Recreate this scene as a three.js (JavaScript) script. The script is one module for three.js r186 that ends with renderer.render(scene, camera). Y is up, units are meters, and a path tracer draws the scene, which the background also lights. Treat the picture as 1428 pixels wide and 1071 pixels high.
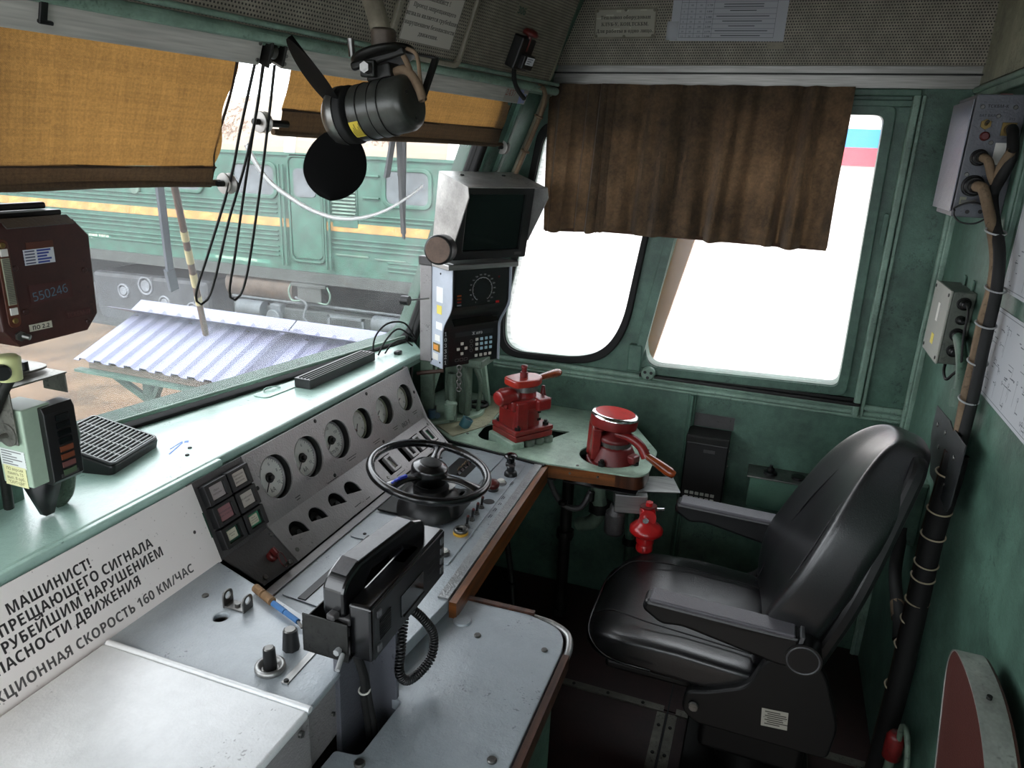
import * as THREE from 'three';
import { RoundedBoxGeometry } from 'three/addons/geometries/RoundedBoxGeometry.js';
import { mergeGeometries } from 'three/addons/utils/BufferGeometryUtils.js';

// ---------------------------------------------------------------- camera, sky, sun, exposure
const scene = new THREE.Scene();
const camera = new THREE.PerspectiveCamera(56.0, 1428 / 1071, 0.03, 200);
camera.position.set(0, 1.75, 0);
{ // heading 70.7 degrees from the direction of travel towards the right, looking down 17.9, rolled 2.4
  const yaw = 70.69 * Math.PI / 180, pitch = -17.86 * Math.PI / 180, roll = 2.4 * Math.PI / 180;
  const d = new THREE.Vector3(Math.cos(pitch) * Math.cos(yaw), Math.sin(pitch), Math.cos(pitch) * Math.sin(yaw));
  const right = new THREE.Vector3().crossVectors(d, new THREE.Vector3(0, 1, 0)).normalize();
  const up = new THREE.Vector3().crossVectors(right, d);
  camera.up.copy(up).multiplyScalar(Math.cos(roll)).addScaledVector(right, -Math.sin(roll));
  camera.lookAt(camera.position.clone().add(d));
}
const SKY = new THREE.Color(0.90, 0.95, 1.0);
scene.background = SKY;                       // even white overcast
scene.backgroundIntensity = 3.2;
const sun = new THREE.DirectionalLight(0xfff2e2, 2.8);   // sun behind thin cloud: very soft
sun.position.set(1.0, 9.4, -8); sun.target.position.set(0.6, 0.5, 2);
sun.castShadow = true; sun.shadow.radius = 36; sun.shadow.mapSize.set(2048, 2048);
Object.assign(sun.shadow.camera, { left: -14, right: 14, top: 14, bottom: -14, near: 0.5, far: 40 });
scene.add(sun, sun.target);
const renderer = new THREE.WebGLRenderer({ antialias: true });
renderer.toneMapping = THREE.LinearToneMapping;
renderer.toneMappingExposure = 1.62;
renderer.shadowMap.enabled = true;

// ---------------------------------------------------------------- small tools
const V = (x, y, z) => new THREE.Vector3(x, y, z);
let seed = 12345;
const rnd = () => { seed = (seed * 1664525 + 1013904223) >>> 0; return seed / 4294967296; };
const names = {};
const numbered = (n) => { const k = names[n] = (names[n] ?? -1) + 1; return k ? n + '_' + String(k).padStart(3, '0') : n; };
// a frame: origin and two axes of a flat surface; things on it are laid out in its x (right), y (up), z (out of it)
function frame(o, x, y) {
  const X = x.clone().normalize(), Z = new THREE.Vector3().crossVectors(X, y).normalize(), Y = new THREE.Vector3().crossVectors(Z, X);
  return new THREE.Matrix4().makeBasis(X, Y, Z).setPosition(o);
}
function thing(name, label, category, pos = [0, 0, 0], turn = 0, group) {
  const o = new THREE.Group(); o.name = numbered(name); scene.add(o);
  o.position.set(...pos); o.rotation.y = turn;
  o.userData = { label, category }; if (group) o.userData.group = group;
  return o;
}
function onFrame(o, f, x = 0, y = 0, z = 0) {
  o.position.set(x, y, z).applyMatrix4(f); o.quaternion.setFromRotationMatrix(f); return o;
}
function structure(name) { const o = new THREE.Group(); o.name = numbered(name); o.userData = { kind: 'structure' }; scene.add(o); return o; }
// metre texture coordinates by the direction that each triangle faces
function boxUV(g, alongZ) {
  if (g.index) g = g.toNonIndexed();
  const p = g.attributes.position, n = p.count, uv = new Float32Array(n * 2);
  const a = V(), b = V(), c = V(), e = V(), f = V();
  for (let i = 0; i < n; i += 3) {
    a.fromBufferAttribute(p, i); b.fromBufferAttribute(p, i + 1); c.fromBufferAttribute(p, i + 2);
    e.subVectors(b, a); f.subVectors(c, a); e.cross(f);
    const x = Math.abs(e.x), y = Math.abs(e.y), z = Math.abs(e.z);
    for (let k = 0; k < 3; k++) {
      const q = [a, b, c][k];
      const s = x > y && x > z ? [q.z, q.y] : y > z ? (alongZ ? [q.z, q.x] : [q.x, q.z]) : [q.x, q.y];
      uv[(i + k) * 2] = s[0]; uv[(i + k) * 2 + 1] = s[1];
    }
  }
  g.setAttribute('uv', new THREE.BufferAttribute(uv, 2));
  return g;
}
function mesh(parent, name, g, m, pos, rot) {
  if (Array.isArray(g)) g = join(g);
  if (!m.userData.keepUV) g = boxUV(g, m.userData.alongZ);
  const o = new THREE.Mesh(g, m); o.name = name;
  if (pos) o.position.set(...pos);
  if (rot) o.rotation.set(...rot);
  o.castShadow = o.receiveShadow = true;
  parent.add(o); return o;
}
const each = (parent, name, list, m) => list.map((g) => mesh(parent, name, g, m));
function join(list) {
  return mergeGeometries(list.map((g) => { g = g.index ? g.toNonIndexed() : g; for (const k of Object.keys(g.attributes)) if (!['position', 'normal', 'uv'].includes(k)) g.deleteAttribute(k); return g; }));
}
const at = (g, x = 0, y = 0, z = 0, rx = 0, ry = 0, rz = 0) => { if (rx) g.rotateX(rx); if (ry) g.rotateY(ry); if (rz) g.rotateZ(rz); return g.translate(x, y, z); };
const box = (w, h, d, b = 0) => b ? new RoundedBoxGeometry(w, h, d, 2, Math.min(b, w * 0.49, h * 0.49, d * 0.49)) : new THREE.BoxGeometry(w, h, d);
// cylinder standing on the xy plane, along +z, edges chamfered
function post(r, h, seg = 20, c = 0, r2 = r) {
  const pts = c ? [[0, 0], [r, 0], [r2, h - c], [r2 - c, h], [0, h]] : [[0, 0], [r, 0], [r2, h], [0, h]];
  return turned(pts, seg).rotateX(Math.PI / 2);
}
function turned(pts, seg = 24) {  // lathe about y with hard corners
  const parts = [];
  for (let i = 0; i + 1 < pts.length; i++) parts.push(new THREE.LatheGeometry([new THREE.Vector2(...pts[i]), new THREE.Vector2(...pts[i + 1])], seg).toNonIndexed());
  return mergeGeometries(parts);
}
const smoothTurned = (pts, seg = 28) => new THREE.LatheGeometry(pts.map((p) => new THREE.Vector2(...p)), seg);
function tube(pts, r, seg = 24, rad = 8, closed = false) {
  const c = new THREE.CatmullRomCurve3(pts.map((p) => p.isVector3 ? p : V(...p)), closed, 'centripetal');
  return new THREE.TubeGeometry(c, seg, r, rad, closed);
}
function rod(a, b, r, seg = 10) {
  a = a.isVector3 ? a : V(...a); b = b.isVector3 ? b : V(...b);
  const d = b.clone().sub(a), g = new THREE.CylinderGeometry(r, r, d.length(), seg);
  g.applyQuaternion(new THREE.Quaternion().setFromUnitVectors(V(0, 1, 0), d.clone().normalize()));
  const m = a.clone().add(b).multiplyScalar(0.5); return g.translate(m.x, m.y, m.z);
}
function bar(a, b, w, h, up = V(0, 1, 0)) { // box section between two points
  a = a.isVector3 ? a : V(...a); b = b.isVector3 ? b : V(...b);
  const d = b.clone().sub(a), L = d.length(), g = new THREE.BoxGeometry(w, h, L), z = d.normalize(), x = new THREE.Vector3().crossVectors(up, z).normalize(), y = new THREE.Vector3().crossVectors(z, x);
  g.applyMatrix4(new THREE.Matrix4().makeBasis(x, y, z)); const m = a.clone().add(b).multiplyScalar(0.5);
  return g.translate(m.x, m.y, m.z);
}
const poly = (pts) => new THREE.Shape(pts.map((p) => new THREE.Vector2(...p)));
const rrect = (x, y, w, h, r, S = THREE.Shape) => {
  const s = new S(); s.moveTo(x + r, y); s.lineTo(x + w - r, y); s.absarc(x + w - r, y + r, r, -Math.PI / 2, 0); s.lineTo(x + w, y + h - r); s.absarc(x + w - r, y + h - r, r, 0, Math.PI / 2);
  s.lineTo(x + r, y + h); s.absarc(x + r, y + h - r, r, Math.PI / 2, Math.PI); s.lineTo(x, y + r); s.absarc(x + r, y + r, r, Math.PI, Math.PI * 1.5); return s;
};
const circle = (x, y, r) => { const s = new THREE.Path(); s.absarc(x, y, r, 0, Math.PI * 2); return s; };
// a closed outline with rounded corners: points are [x, y, radius]
function rounded(pts, S = THREE.Shape) {
  const s = new S(), n = pts.length, P = pts.map((p) => new THREE.Vector2(p[0], p[1]));
  for (let i = 0; i < n; i++) {
    const p = P[i], a = P[(i + n - 1) % n].clone().sub(p), b = P[(i + 1) % n].clone().sub(p), r = pts[i][2] || 0;
    const la = Math.min(r, a.length() * 0.48), lb = Math.min(r, b.length() * 0.48);
    const A = p.clone().addScaledVector(a.normalize(), la), B = p.clone().addScaledVector(b.normalize(), lb);
    i ? s.lineTo(A.x, A.y) : s.moveTo(A.x, A.y);
    if (r) s.quadraticCurveTo(p.x, p.y, B.x, B.y);
  }
  s.closePath(); return s;
}
const ext = (shape, d, bevel = 0, seg = 10) => new THREE.ExtrudeGeometry(shape, { depth: d - 2 * bevel, bevelEnabled: bevel > 0, bevelSize: bevel, bevelThickness: bevel, bevelOffset: -bevel, bevelSegments: 2, curveSegments: seg }).translate(0, 0, bevel);
// soft cushion: a super-ellipsoid, then bent by a function of the point
function cushion(a, b, c, e1, e2, bend, nu = 48, nv = 28) {
  const g = new THREE.SphereGeometry(1, nu, nv), p = g.attributes.position, s = (x, e) => Math.sign(x) * Math.pow(Math.abs(x), e), q = V();
  for (let i = 0; i < p.count; i++) {
    const x = p.getX(i), y = p.getY(i), z = p.getZ(i), h = Math.hypot(x, z) || 1e-9, r = s(h, e1);
    q.set(a * r * s(x / h, e2), b * s(y, e1), c * r * s(z / h, e2));
    if (bend) bend(q); p.setXYZ(i, q.x, q.y, q.z);
  }
  g.computeVertexNormals();
  const n = g.attributes.normal; for (let j = 0; j <= nv; j++) { const a0 = j * (nu + 1), b0 = a0 + nu, m = V(n.getX(a0) + n.getX(b0), n.getY(a0) + n.getY(b0), n.getZ(a0) + n.getZ(b0)).normalize(); n.setXYZ(a0, m.x, m.y, m.z); n.setXYZ(b0, m.x, m.y, m.z); }
  return g;
}
const hexbolt = (r, h) => at(new THREE.CylinderGeometry(r, r, h, 6), 0, 0, h / 2, Math.PI / 2);
const screwHead = (r) => join([post(r, r * 0.5, 14, r * 0.2), at(box(r * 1.3, r * 0.22, r * 0.1), 0, 0, r * 0.5)]);

// ---------------------------------------------------------------- textures
function lattice(n, s) { const a = new Float32Array(n * n); let k = s >>> 0; for (let i = 0; i < a.length; i++) { k = (k * 1664525 + 1013904223) >>> 0; a[i] = k / 4294967296; } return a; }
function noiseField(size, octaves) {   // tiling value noise: octaves are [cells, weight]
  const out = new Float32Array(size * size);
  octaves.forEach(([n, w, ny = n], o) => {
    const L = lattice(Math.max(n, ny), 77 + o * 131 + n), N = Math.max(n, ny);
    for (let y = 0; y < size; y++) for (let x = 0; x < size; x++) {
      const fx = x / size * n, fy = y / size * ny, ix = Math.floor(fx), iy = Math.floor(fy), tx = fx - ix, ty = fy - iy, sx = tx * tx * (3 - 2 * tx), sy = ty * ty * (3 - 2 * ty);
      const g = (i, j) => L[((j % ny) * N + (i % n))];
      out[y * size + x] += w * ((g(ix, iy) * (1 - sx) + g(ix + 1, iy) * sx) * (1 - sy) + (g(ix, iy + 1) * (1 - sx) + g(ix + 1, iy + 1) * sx) * sy);
    }
  });
  return out;
}
function dataTex(size, fn, metres, color = true) {
  const d = new Uint8Array(size * size * 4);
  for (let i = 0; i < size * size; i++) { const c = fn(i, i % size, Math.floor(i / size)); d[i * 4] = c[0]; d[i * 4 + 1] = c[1]; d[i * 4 + 2] = c[2]; d[i * 4 + 3] = 255; }
  const t = new THREE.DataTexture(d, size, size, THREE.RGBAFormat);
  t.wrapS = t.wrapT = THREE.RepeatWrapping; t.magFilter = THREE.LinearFilter; t.minFilter = THREE.LinearMipmapLinearFilter; t.generateMipmaps = true;
  if (color) t.colorSpace = THREE.SRGBColorSpace;
  t.repeat.set(1 / metres, 1 / metres); t.needsUpdate = true; return t;
}
const cl = (x, a = 0, b = 255) => Math.max(a, Math.min(b, x));
const nA = noiseField(512, [[4, 0.5], [11, 0.3], [37, 0.2], [150, 0.15]]);
const nB = noiseField(512, [[90, 0.6], [200, 0.4]]);
const nC = noiseField(512, [[6, 0.4], [170, 0.35], [60, 0.25]]);
const nSoft = noiseField(512, [[3, 0.5], [8, 0.35], [17, 0.15]]);
const nStreak = noiseField(512, [[70, 0.5, 4], [160, 0.4, 9], [5, 0.3, 3]]);
const grime = dataTex(512, (i) => { const v = cl(190 + 70 * (nA[i] - 0.45) * 1.6 - (nC[i] > 0.70 ? 60 * (nC[i] - 0.70) / 0.2 : 0)); return [v, v, v * 0.99]; }, 0.55);
const cleanGrime = dataTex(512, (i) => { const v = cl(232 + 34 * (nA[i] - 0.5) - 60 * cl((nC[i] - 0.80) / 0.06, 0, 1)); return [v, v, v]; }, 0.5);
const hammered = dataTex(512, (i) => { const v = cl(255 * nB[i]); return [v, v, v]; }, 0.32, false);
const brushed = dataTex(512, (i, x, y) => { const v = cl(205 + 60 * (nStreak[x * 512 + y] - 0.6)); return [v, v, v]; }, 0.4);
const orange = dataTex(512, (i) => { const v = cl(255 * nA[i]); return [v, v, v]; }, 0.12, false);
const perfor = dataTex(256, (i, x, y) => { const cx = (x % 16) - 7.5, row = Math.floor(y / 16), cy = (y % 16) - 7.5, dx = ((x + (row % 2) * 8) % 16) - 7.5, r = Math.hypot(dx, cy), n = nA[(y * 2) * 512 + x * 2], v = r < 4.4 ? 62 : 190 + 60 * (n - 0.5); return [v, v, v]; }, 0.128);
const weave = dataTex(256, (i, x, y) => { const a = nStreak[y * 512 + x * 2] , b = nStreak[x * 512 + y * 2], v = cl(165 + 70 * ((x + y) & 2 ? a : b) + 50 * (nB[y * 1024 + x * 2] - 0.5)); return [v, v * 0.97, v * 0.9]; }, 0.22);
const wood = dataTex(512, (i, x, y) => { const r = nStreak[x * 512 + y] * 1.2 + 0.4 * Math.sin(y * 0.12 + 5 * nA[i]), v = cl(160 + 60 * (r - 0.5)); return [v, v * 0.95, v * 0.9]; }, 0.35);
const leatherGrain = dataTex(512, (i) => { const v = cl(255 * Math.pow(nB[i], 1.5)); return [v, v, v]; }, 0.14, false);
const dirtPane = dataTex(512, (i, x, y) => { const v = cl(22 + 62 * nSoft[i]); return [v, v, v]; }, 1.1, false);
const rustGround = dataTex(512, (i) => { const n = nA[i], m = nC[i], v = 205 + 90 * (n - 0.5) + (m > 0.6 ? -50 : 0); return [cl(v), cl(v * 0.93), cl(v * 0.83)]; }, 2.2);

// ---------------------------------------------------------------- materials (colours as the surfaces have them)
function std(name, color, rough, metal = 0, o = {}) {
  const { clear, ...rest } = o;
  const m = new THREE.MeshPhysicalMaterial({ color, roughness: rough, metalness: metal, ...rest });
  if (clear) { m.clearcoat = clear; m.clearcoatRoughness = 0.25; }
  m.name = name; return m;
}
const M = {
  wall: std('green wall paint', 0x5c7f70, 0.45, 0, { map: grime, bumpMap: orange, bumpScale: 0.0012 }),
  sill: std('pale green sill paint', 0x94b3a3, 0.45, 0, { map: grime, bumpMap: orange, bumpScale: 0.001 }),
  hood: std('pale teal gloss paint', 0xb4d6c9, 0.25, 0, { clear: 0.6, map: cleanGrime, bumpMap: orange, bumpScale: 0.0012 }),
  counter: std('pale green counter paint', 0xb4d1bd, 0.4, 0, { map: grime, bumpMap: orange, bumpScale: 0.0008 }),
  creamPaint: std('worn cream grey paint', 0xb9b9a2, 0.55, 0, { map: grime }),
  grey: std('grey hammered enamel', 0x9a9696, 0.30, 0.15, { clear: 0.35, map: cleanGrime, bumpMap: hammered, bumpScale: 0.0007 }),
  desk: std('blue grey desk enamel', 0xa9b2b8, 0.32, 0.05, { clear: 0.5, map: cleanGrime, bumpMap: orange, bumpScale: 0.0014 }),
  deskLight: std('light grey enamel', 0xeceeef, 0.3, 0, { clear: 0.9, map: cleanGrime, bumpMap: hammered, bumpScale: 0.0004 }),
  aluminium: std('brushed aluminium', 0xc2c2c0, 0.38, 0.85, { map: brushed }),
  steel: std('bare steel', 0x9b9a98, 0.35, 0.9, { map: grime }),
  chrome: std('polished steel', 0xd8d8d8, 0.15, 1),
  darkSteel: std('dark greasy steel', 0x3a3a39, 0.45, 0.7, { map: grime }),
  black: std('black plastic', 0x131314, 0.4, 0),
  gloss: std('glossy black plastic', 0x0d0d0f, 0.22, 0, { clear: 0.5 }),
  rubber: std('black rubber', 0x0e0e0e, 0.75, 0),
  leather: std('black leatherette', 0x19191b, 0.34, 0, { bumpMap: leatherGrain, bumpScale: 0.0005, clear: 0.7 }),
  red: std('red enamel', 0x9a2422, 0.34, 0, { map: grime, clear: 0.3 }),
  brightRed: std('scraped bright red enamel', 0xd5201c, 0.35, 0, { map: dataTex(256, (i, x, y) => { const s = nC[y * 1024 + x * 2]; return s > 0.60 ? [205, 195, 190] : [235, 225, 225]; }, 0.16) }),
  woodEdge: std('orange varnished oak', 0x9c5f27, 0.4, 0, { map: wood, clear: 0.3 }),
  woodWorn: std('worn brown wood', 0x6b4a3c, 0.5, 0, { map: wood }),
  handleWood: std('varnished orange handle', 0xb4562a, 0.25, 0, { map: wood, clear: 0.6 }),
  perforated: std('perforated beige vinyl', 0xb3ab9a, 0.6, 0, { map: perfor }),
  headboard: std('grey laminate', 0xdedad2, 0.5, 0, { map: brushed }),
  blind: std('ochre blind cloth', 0xb88c50, 1, 0, { map: weave, transmission: 0.5, thickness: 0, side: THREE.DoubleSide }),
  blindHem: std('brown doubled hem cloth', 0x66503a, 1, 0, { map: weave, transmission: 0.16, thickness: 0, side: THREE.DoubleSide }),
  curtain: std('grimy brown curtain cloth', 0x766049, 1, 0, { map: dataTex(512, (i, x, y) => { const n = nA[i], s = nB[i], v = cl(165 + 150 * (n - 0.5) + 50 * (s - 0.5)); return [v, v * 0.97, v * 0.92]; }, 0.62), transmission: 0.24, thickness: 0, side: THREE.DoubleSide }),
  brownCase: std('dark red brown enamel', 0x4a2622, 0.42, 0, { map: grime }),
  lino: std('dark red linoleum', 0x33191a, 0.5, 0, { map: grime }),
  copper: std('dull brass', 0x7d6a40, 0.45, 0.8),
  tan: std('tan cloth tape', 0x8f7860, 0.85, 0, { map: grime }),
  paper: std('white paper', 0xd9dadc, 0.85),
  white: std('white plastic', 0xd5d3cc, 0.5),
  yellow: std('yellow label', 0xd9c75a, 0.7),
  blue: std('blue cloth', 0x3f6fa3, 0.8),
  deepBlue: std('royal blue tape', 0x2c3fb0, 0.45),
  maroon: std('dark red plastic', 0x561817, 0.35),
  orangeLens: std('orange lens', 0xcf8a3c, 0.35),
  glass: std('dirty window glass', 0xffffff, 1, 0, { transmission: 1, thickness: 0, roughnessMap: dirtPane }),
  dialGlass: std('dial glass', 0xffffff, 0.03, 0, { transmission: 1, thickness: 0 }),
  screen: std('dark screen glass', 0x101414, 0.08, 0),
};
M.glass.side = THREE.DoubleSide; M.woodEdge.userData.alongZ = M.woodWorn.userData.alongZ = true;
function printed(w, h, draw, ppm = 2000, o = {}) {   // flat print: a canvas w x h metres
  const c = document.createElement('canvas'); c.width = Math.round(w * ppm); c.height = Math.round(h * ppm);
  const g = c.getContext('2d'); g.scale(c.width, c.height); g.scale(1 / w, 1 / h);   // draw in metres, y down
  draw(g, w, h);
  const t = new THREE.CanvasTexture(c); t.colorSpace = THREE.SRGBColorSpace;
  const m = new THREE.MeshStandardMaterial({ map: t, roughness: o.rough ?? 0.7 }); m.name = 'print'; m.userData.keepUV = true; return m;
}
function sheet(parent, name, w, h, m, pos, rot, thick = 0.0008) { // thin sheet with its print on the front
  const g = new THREE.BoxGeometry(w, h, thick); return mesh(parent, name, g, m, pos, rot);
}
function text(g, s, x, y, size, align = 'left', font = 'sans-serif', weight = '') { // size in metres
  g.save(); g.translate(x, y); g.scale(size / 100, size / 100); g.font = (weight ? weight + ' ' : '') + '100px ' + font; g.textAlign = align; g.textBaseline = 'alphabetic'; g.fillText(s, 0, 0); g.restore();
}
M.glassHeavy = M.glass.clone(); M.glassHeavy.name = 'streaked grimy window glass'; M.glassHeavy.roughnessMap = dataTex(512, (i, x, y) => { const v = cl(120 + 90 * nStreak[x * 512 + y] + 80 * (nSoft[i] - 0.5)); return [v, v, v]; }, 0.6, false);
M.glassSide = M.glass.clone(); M.glassSide.name = 'hazy window glass'; M.glassSide.roughnessMap = dataTex(512, (i) => { const v = cl(45 + 50 * nSoft[i]); return [v, v, v]; }, 0.6, false);
Object.assign(M, {
  darkGrey: std('dark grey enamel', 0x4a4848, 0.4, 0.1, { map: cleanGrime, bumpMap: hammered, bumpScale: 0.0006 }),
  darkGreen: std('dark green enamel', 0x1f4a38, 0.4), greenLens: std('green lens', 0x3f8f6a, 0.3),
  edging: std('scratched grey strip', 0xb5b8ba, 0.3, 0.4, { map: grime, bumpMap: hammered, bumpScale: 0.001 }),
  yellowPaint: std('yellow paint', 0xc99a2c, 0.5), gloss2: std('glossy black spoke', 0x0d0d0f, 0.22, 0, { side: THREE.DoubleSide, clear: 0.5 }),
  deepBlueSmear: std('blue paint smear', 0x6d8fd8, 0.6), cork: std('cork', 0xa5815c, 0.85, 0, { map: grime }),
  woodDark: std('dark varnished oak', 0x5f351c, 0.35, 0, { map: wood, clear: 0.3 }), cream: std('worn cream paint', 0xbfbd9f, 0.5, 0, { map: grime }),
  teal: std('teal fitting', 0x3d6a73, 0.4),
});
Object.assign(M, {
  greyGloss: std('worn grey plastic', 0x77777b, 0.3, 0.1, { map: grime }),
  counterDark: std('grimy green paint', 0x6c8070, 0.55, 0, { map: grime }), blueDull: std('dull blue fitting', 0x4a6a80, 0.5, 0, { map: grime }),
  bluishGrey: std('light blue grey enamel', 0xb4bcc8, 0.4, 0, { map: cleanGrime }), keyBlue: std('pale blue key', 0x9fc0cf, 0.5), keyPale: std('pale key', 0xc9c4bb, 0.5),
  hoodMetal: std('matt aluminium sheet', 0xc9c6c4, 0.42, 0.6, { map: grime }), brownFace: std('worn brown rubber', 0x8a6f60, 0.6, 0, { map: grime }),
  redTop: std('bright red enamel', 0xbf3526, 0.32, 0, { map: grime, clear: 0.3 }), darkRed: std('dirty dark red enamel', 0x7a1f1f, 0.42, 0, { map: grime }),
  brightRed2: std('clean bright red enamel', 0xc91f22, 0.28, 0, { map: cleanGrime, clear: 0.4 }),
  wrinkle: std('green wrinkle paint', 0x6f9d87, 0.45, 0, { map: cleanGrime, bumpMap: dataTex(256, (i, x, y) => { const v = cl(255 * Math.abs(Math.sin(12 * nA[y * 1024 + x * 2] + 4 * nB[y * 1024 + x * 2]))); return [v, v, v]; }, 0.09, false), bumpScale: 0.002 }),
  seamThread: std('black seam', 0x08080a, 0.6), armPad: std('worn armrest top', 0x57555a, 0.38, 0, { bumpMap: leatherGrain, bumpScale: 0.0006 }),
});
Object.assign(M, {
  seamBrown: std('dark brown seam', 0x2e2016, 0.9), pulley: std('pale grey pulley', 0xa9a5a0, 0.45, 0.5), paleBlueTape: std('pale blue tape', 0x9aa4cc, 0.4),
  motor: std('grey green motor enamel', 0x4d4f4b, 0.38, 0.35, { map: grime, clear: 0.2 }), blade: std('black fan rubber', 0x050505, 0.85, 0, { specularIntensity: 0.25, side: THREE.DoubleSide }), bronzeDirt: std('dirty bronze paint', 0x5d5248, 0.5, 0.2, { map: grime }), creamPipe: std('grimy cream paint', 0x97907f, 0.45, 0, { map: grime }),
  oldGreen: std('chipped old green paint', 0x33503f, 0.55, 0, { map: grime, bumpMap: orange, bumpScale: 0.004 }), paleSlat: std('pale grille line', 0xb9bcbc, 0.5), paleGreenBox: std('pale green enamel', 0xaec3ad, 0.45, 0, { map: cleanGrime }),
  lampOrange: std('unlit orange lamp', 0x6d3a24, 0.3), lampRose: std('unlit rose lamp', 0x6a4440, 0.3), lampGreen: std('unlit green lamp', 0x4b5c45, 0.3), steelWorn: std('worn zinc steel', 0x97958d, 0.42, 0.55, { map: grime }), foil: std('crumpled plastic wrap', 0x49604f, 0.3, 0.2, { map: grime, bumpMap: orange, bumpScale: 0.008 }),
  brownPlate: std('red brown plate', 0x6a3826, 0.4, 0, { map: grime }), paleYellow: std('pale yellow green plastic', 0xc3c78e, 0.45),
});
Object.assign(M, {
  pitch: std('black painted steel', 0x060607, 0.5),
  railMetal: std('dull aluminium rail', 0xb5b3ae, 0.36, 0.8, { map: brushed }), curtainHem: std('dark curtain hem', 0x4a3526, 0.95), tape: std('clear tape', 0xc4c6cc, 0.3, 0, { transparent: true, opacity: 0.45 }),
  boxGrey: std('mid grey enamel', 0x63656c, 0.42, 0.1, { map: cleanGrime, bumpMap: hammered, bumpScale: 0.0005 }), coverGrey: std('grey metallic enamel', 0x7b7d86, 0.3, 0.3, { bumpMap: orange, bumpScale: 0.001 }),
  boxGreen: std('dirty grey green enamel', 0x6d746a, 0.5, 0, { map: grime }), boxGreenPale: std('pale grey enamel', 0x9c9d93, 0.45, 0, { map: cleanGrime }), cableGreen: std('green painted cable', 0x5b7a68, 0.55, 0, { map: grime }),
  tieGrey: std('grey cable tie', 0x9a9c9c, 0.5), tieCream: std('cream cable tie', 0xb8ab90, 0.6), brownWire: std('brown taped cable', 0x3b2718, 0.45, 0, { map: grime }), patch: std('dark scraped sheet metal', 0x55565a, 0.42, 0.6, { map: grime }),
  seatBrown: std('red brown leatherette', 0x47221c, 0.5, 0, { bumpMap: leatherGrain, bumpScale: 0.0006 }), rimMetal: std('polished rim', 0xd5d4cf, 0.32, 0.55, { map: grime }), stripMetal: std('worn floor strip', 0x86847c, 0.4, 0.7, { map: grime }),
});
Object.assign(M, {
  tankPale: std('dusty tank plug', 0x7a828c, 0.6, 0, { map: grime }),
  drySoil: std('dry trodden soil', 0x6e6155, 0.95, 0, { map: rustGround }), trainGreen: std('weathered sea green paint', 0x39685b, 0.5, 0, { map: grime }), trainRoof: std('flaking cream roof paint', 0x978f83, 0.7, 0, { map: dataTex(512, (i) => nC[i] > 0.66 ? [150, 125, 110] : [235, 230, 225], 3.0) }), trainWhite: std('white paint', 0xb5b5b5, 0.6),
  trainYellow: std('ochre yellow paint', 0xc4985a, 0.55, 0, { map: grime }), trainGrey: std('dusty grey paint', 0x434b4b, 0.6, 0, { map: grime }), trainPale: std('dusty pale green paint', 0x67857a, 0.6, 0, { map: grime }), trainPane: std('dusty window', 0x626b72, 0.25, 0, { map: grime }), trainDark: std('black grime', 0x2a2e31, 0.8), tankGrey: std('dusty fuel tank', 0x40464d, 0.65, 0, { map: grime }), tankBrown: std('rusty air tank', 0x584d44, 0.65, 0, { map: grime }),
  bogieGrey: std('dusty bogie', 0x313a3d, 0.7, 0, { map: grime }), bogiePale: std('dusty casting', 0x555f66, 0.65, 0, { map: grime }), shedWhite: std('white roof sheet', 0x64687e, 0.45), shedWood: std('grey timber', 0x6e6a63, 0.8, 0, { map: wood }), shedGreen: std('green painted steel', 0x44635b, 0.55, 0, { map: grime }),
  carWhite: std('white car paint', 0xd9d6d6, 0.5), stripeBlue: std('blue stripe paint', 0x1f7fb8, 0.5), stripeRed: std('red stripe paint', 0xb23546, 0.5), jambWood: std('pale orange wood', 0xa97a4c, 0.6),
  wiperGrey: std('grey wiper', 0x4f555a, 0.5, 0.3), wiperBlueGrey: std('blue grey bar', 0x5d6672, 0.5), rustPole: std('rusty pole', 0x7a5c4e, 0.7, 0, { map: grime }), bandYellow: std('faded yellow band', 0xc9b98a, 0.7), smear: std('dried smear', 0xffffff, 1, 0, { transmission: 0.6, thickness: 0 }),
});

// ---------------------------------------------------------------- frames of the cab's flat surfaces
const FW = frame(V(1.477, 1.05, 1.244), V(-0.191, 0, 0.982), V(-0.375, 0.924, -0.073));   // windscreen: x to the right, y up the glass, z inwards
const FWL = frame(V(1.477, 1.05, 0.296), V(0.191, 0, 0.982), V(-0.375, 0.924, 0.073));    // left windscreen, its mirror image
const FG = frame(V(1.12, 1.03, 0), V(0, 0, 1), V(0.342, 0.94, 0));                        // gauge panel, y up from its top edge
const FL = frame(V(1.059, 0.862, 0), V(0, 0, 1), V(0.745, 0.667, 0));                     // lower instrument panel
const FD = frame(V(0, 0.78, 0), V(0, 0, 1), V(1, 0, 0));                                  // desk top: x = z of the world, y = x of the world
const FS = frame(V(0, 0, 2.63), V(-1, 0, 0), V(0, 1, 0));                                 // right side wall, x = -x of the world
const FR = frame(V(-0.51, 0, 0), V(0, 0, -1), V(0, 1, 0));                                // rear wall, x = -z of the world
const S = (name, g, m, f) => { const o = mesh(scene, numbered(name), g, m); if (f) onFrame(o, f); o.userData = { kind: 'structure' }; return o; };

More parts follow.
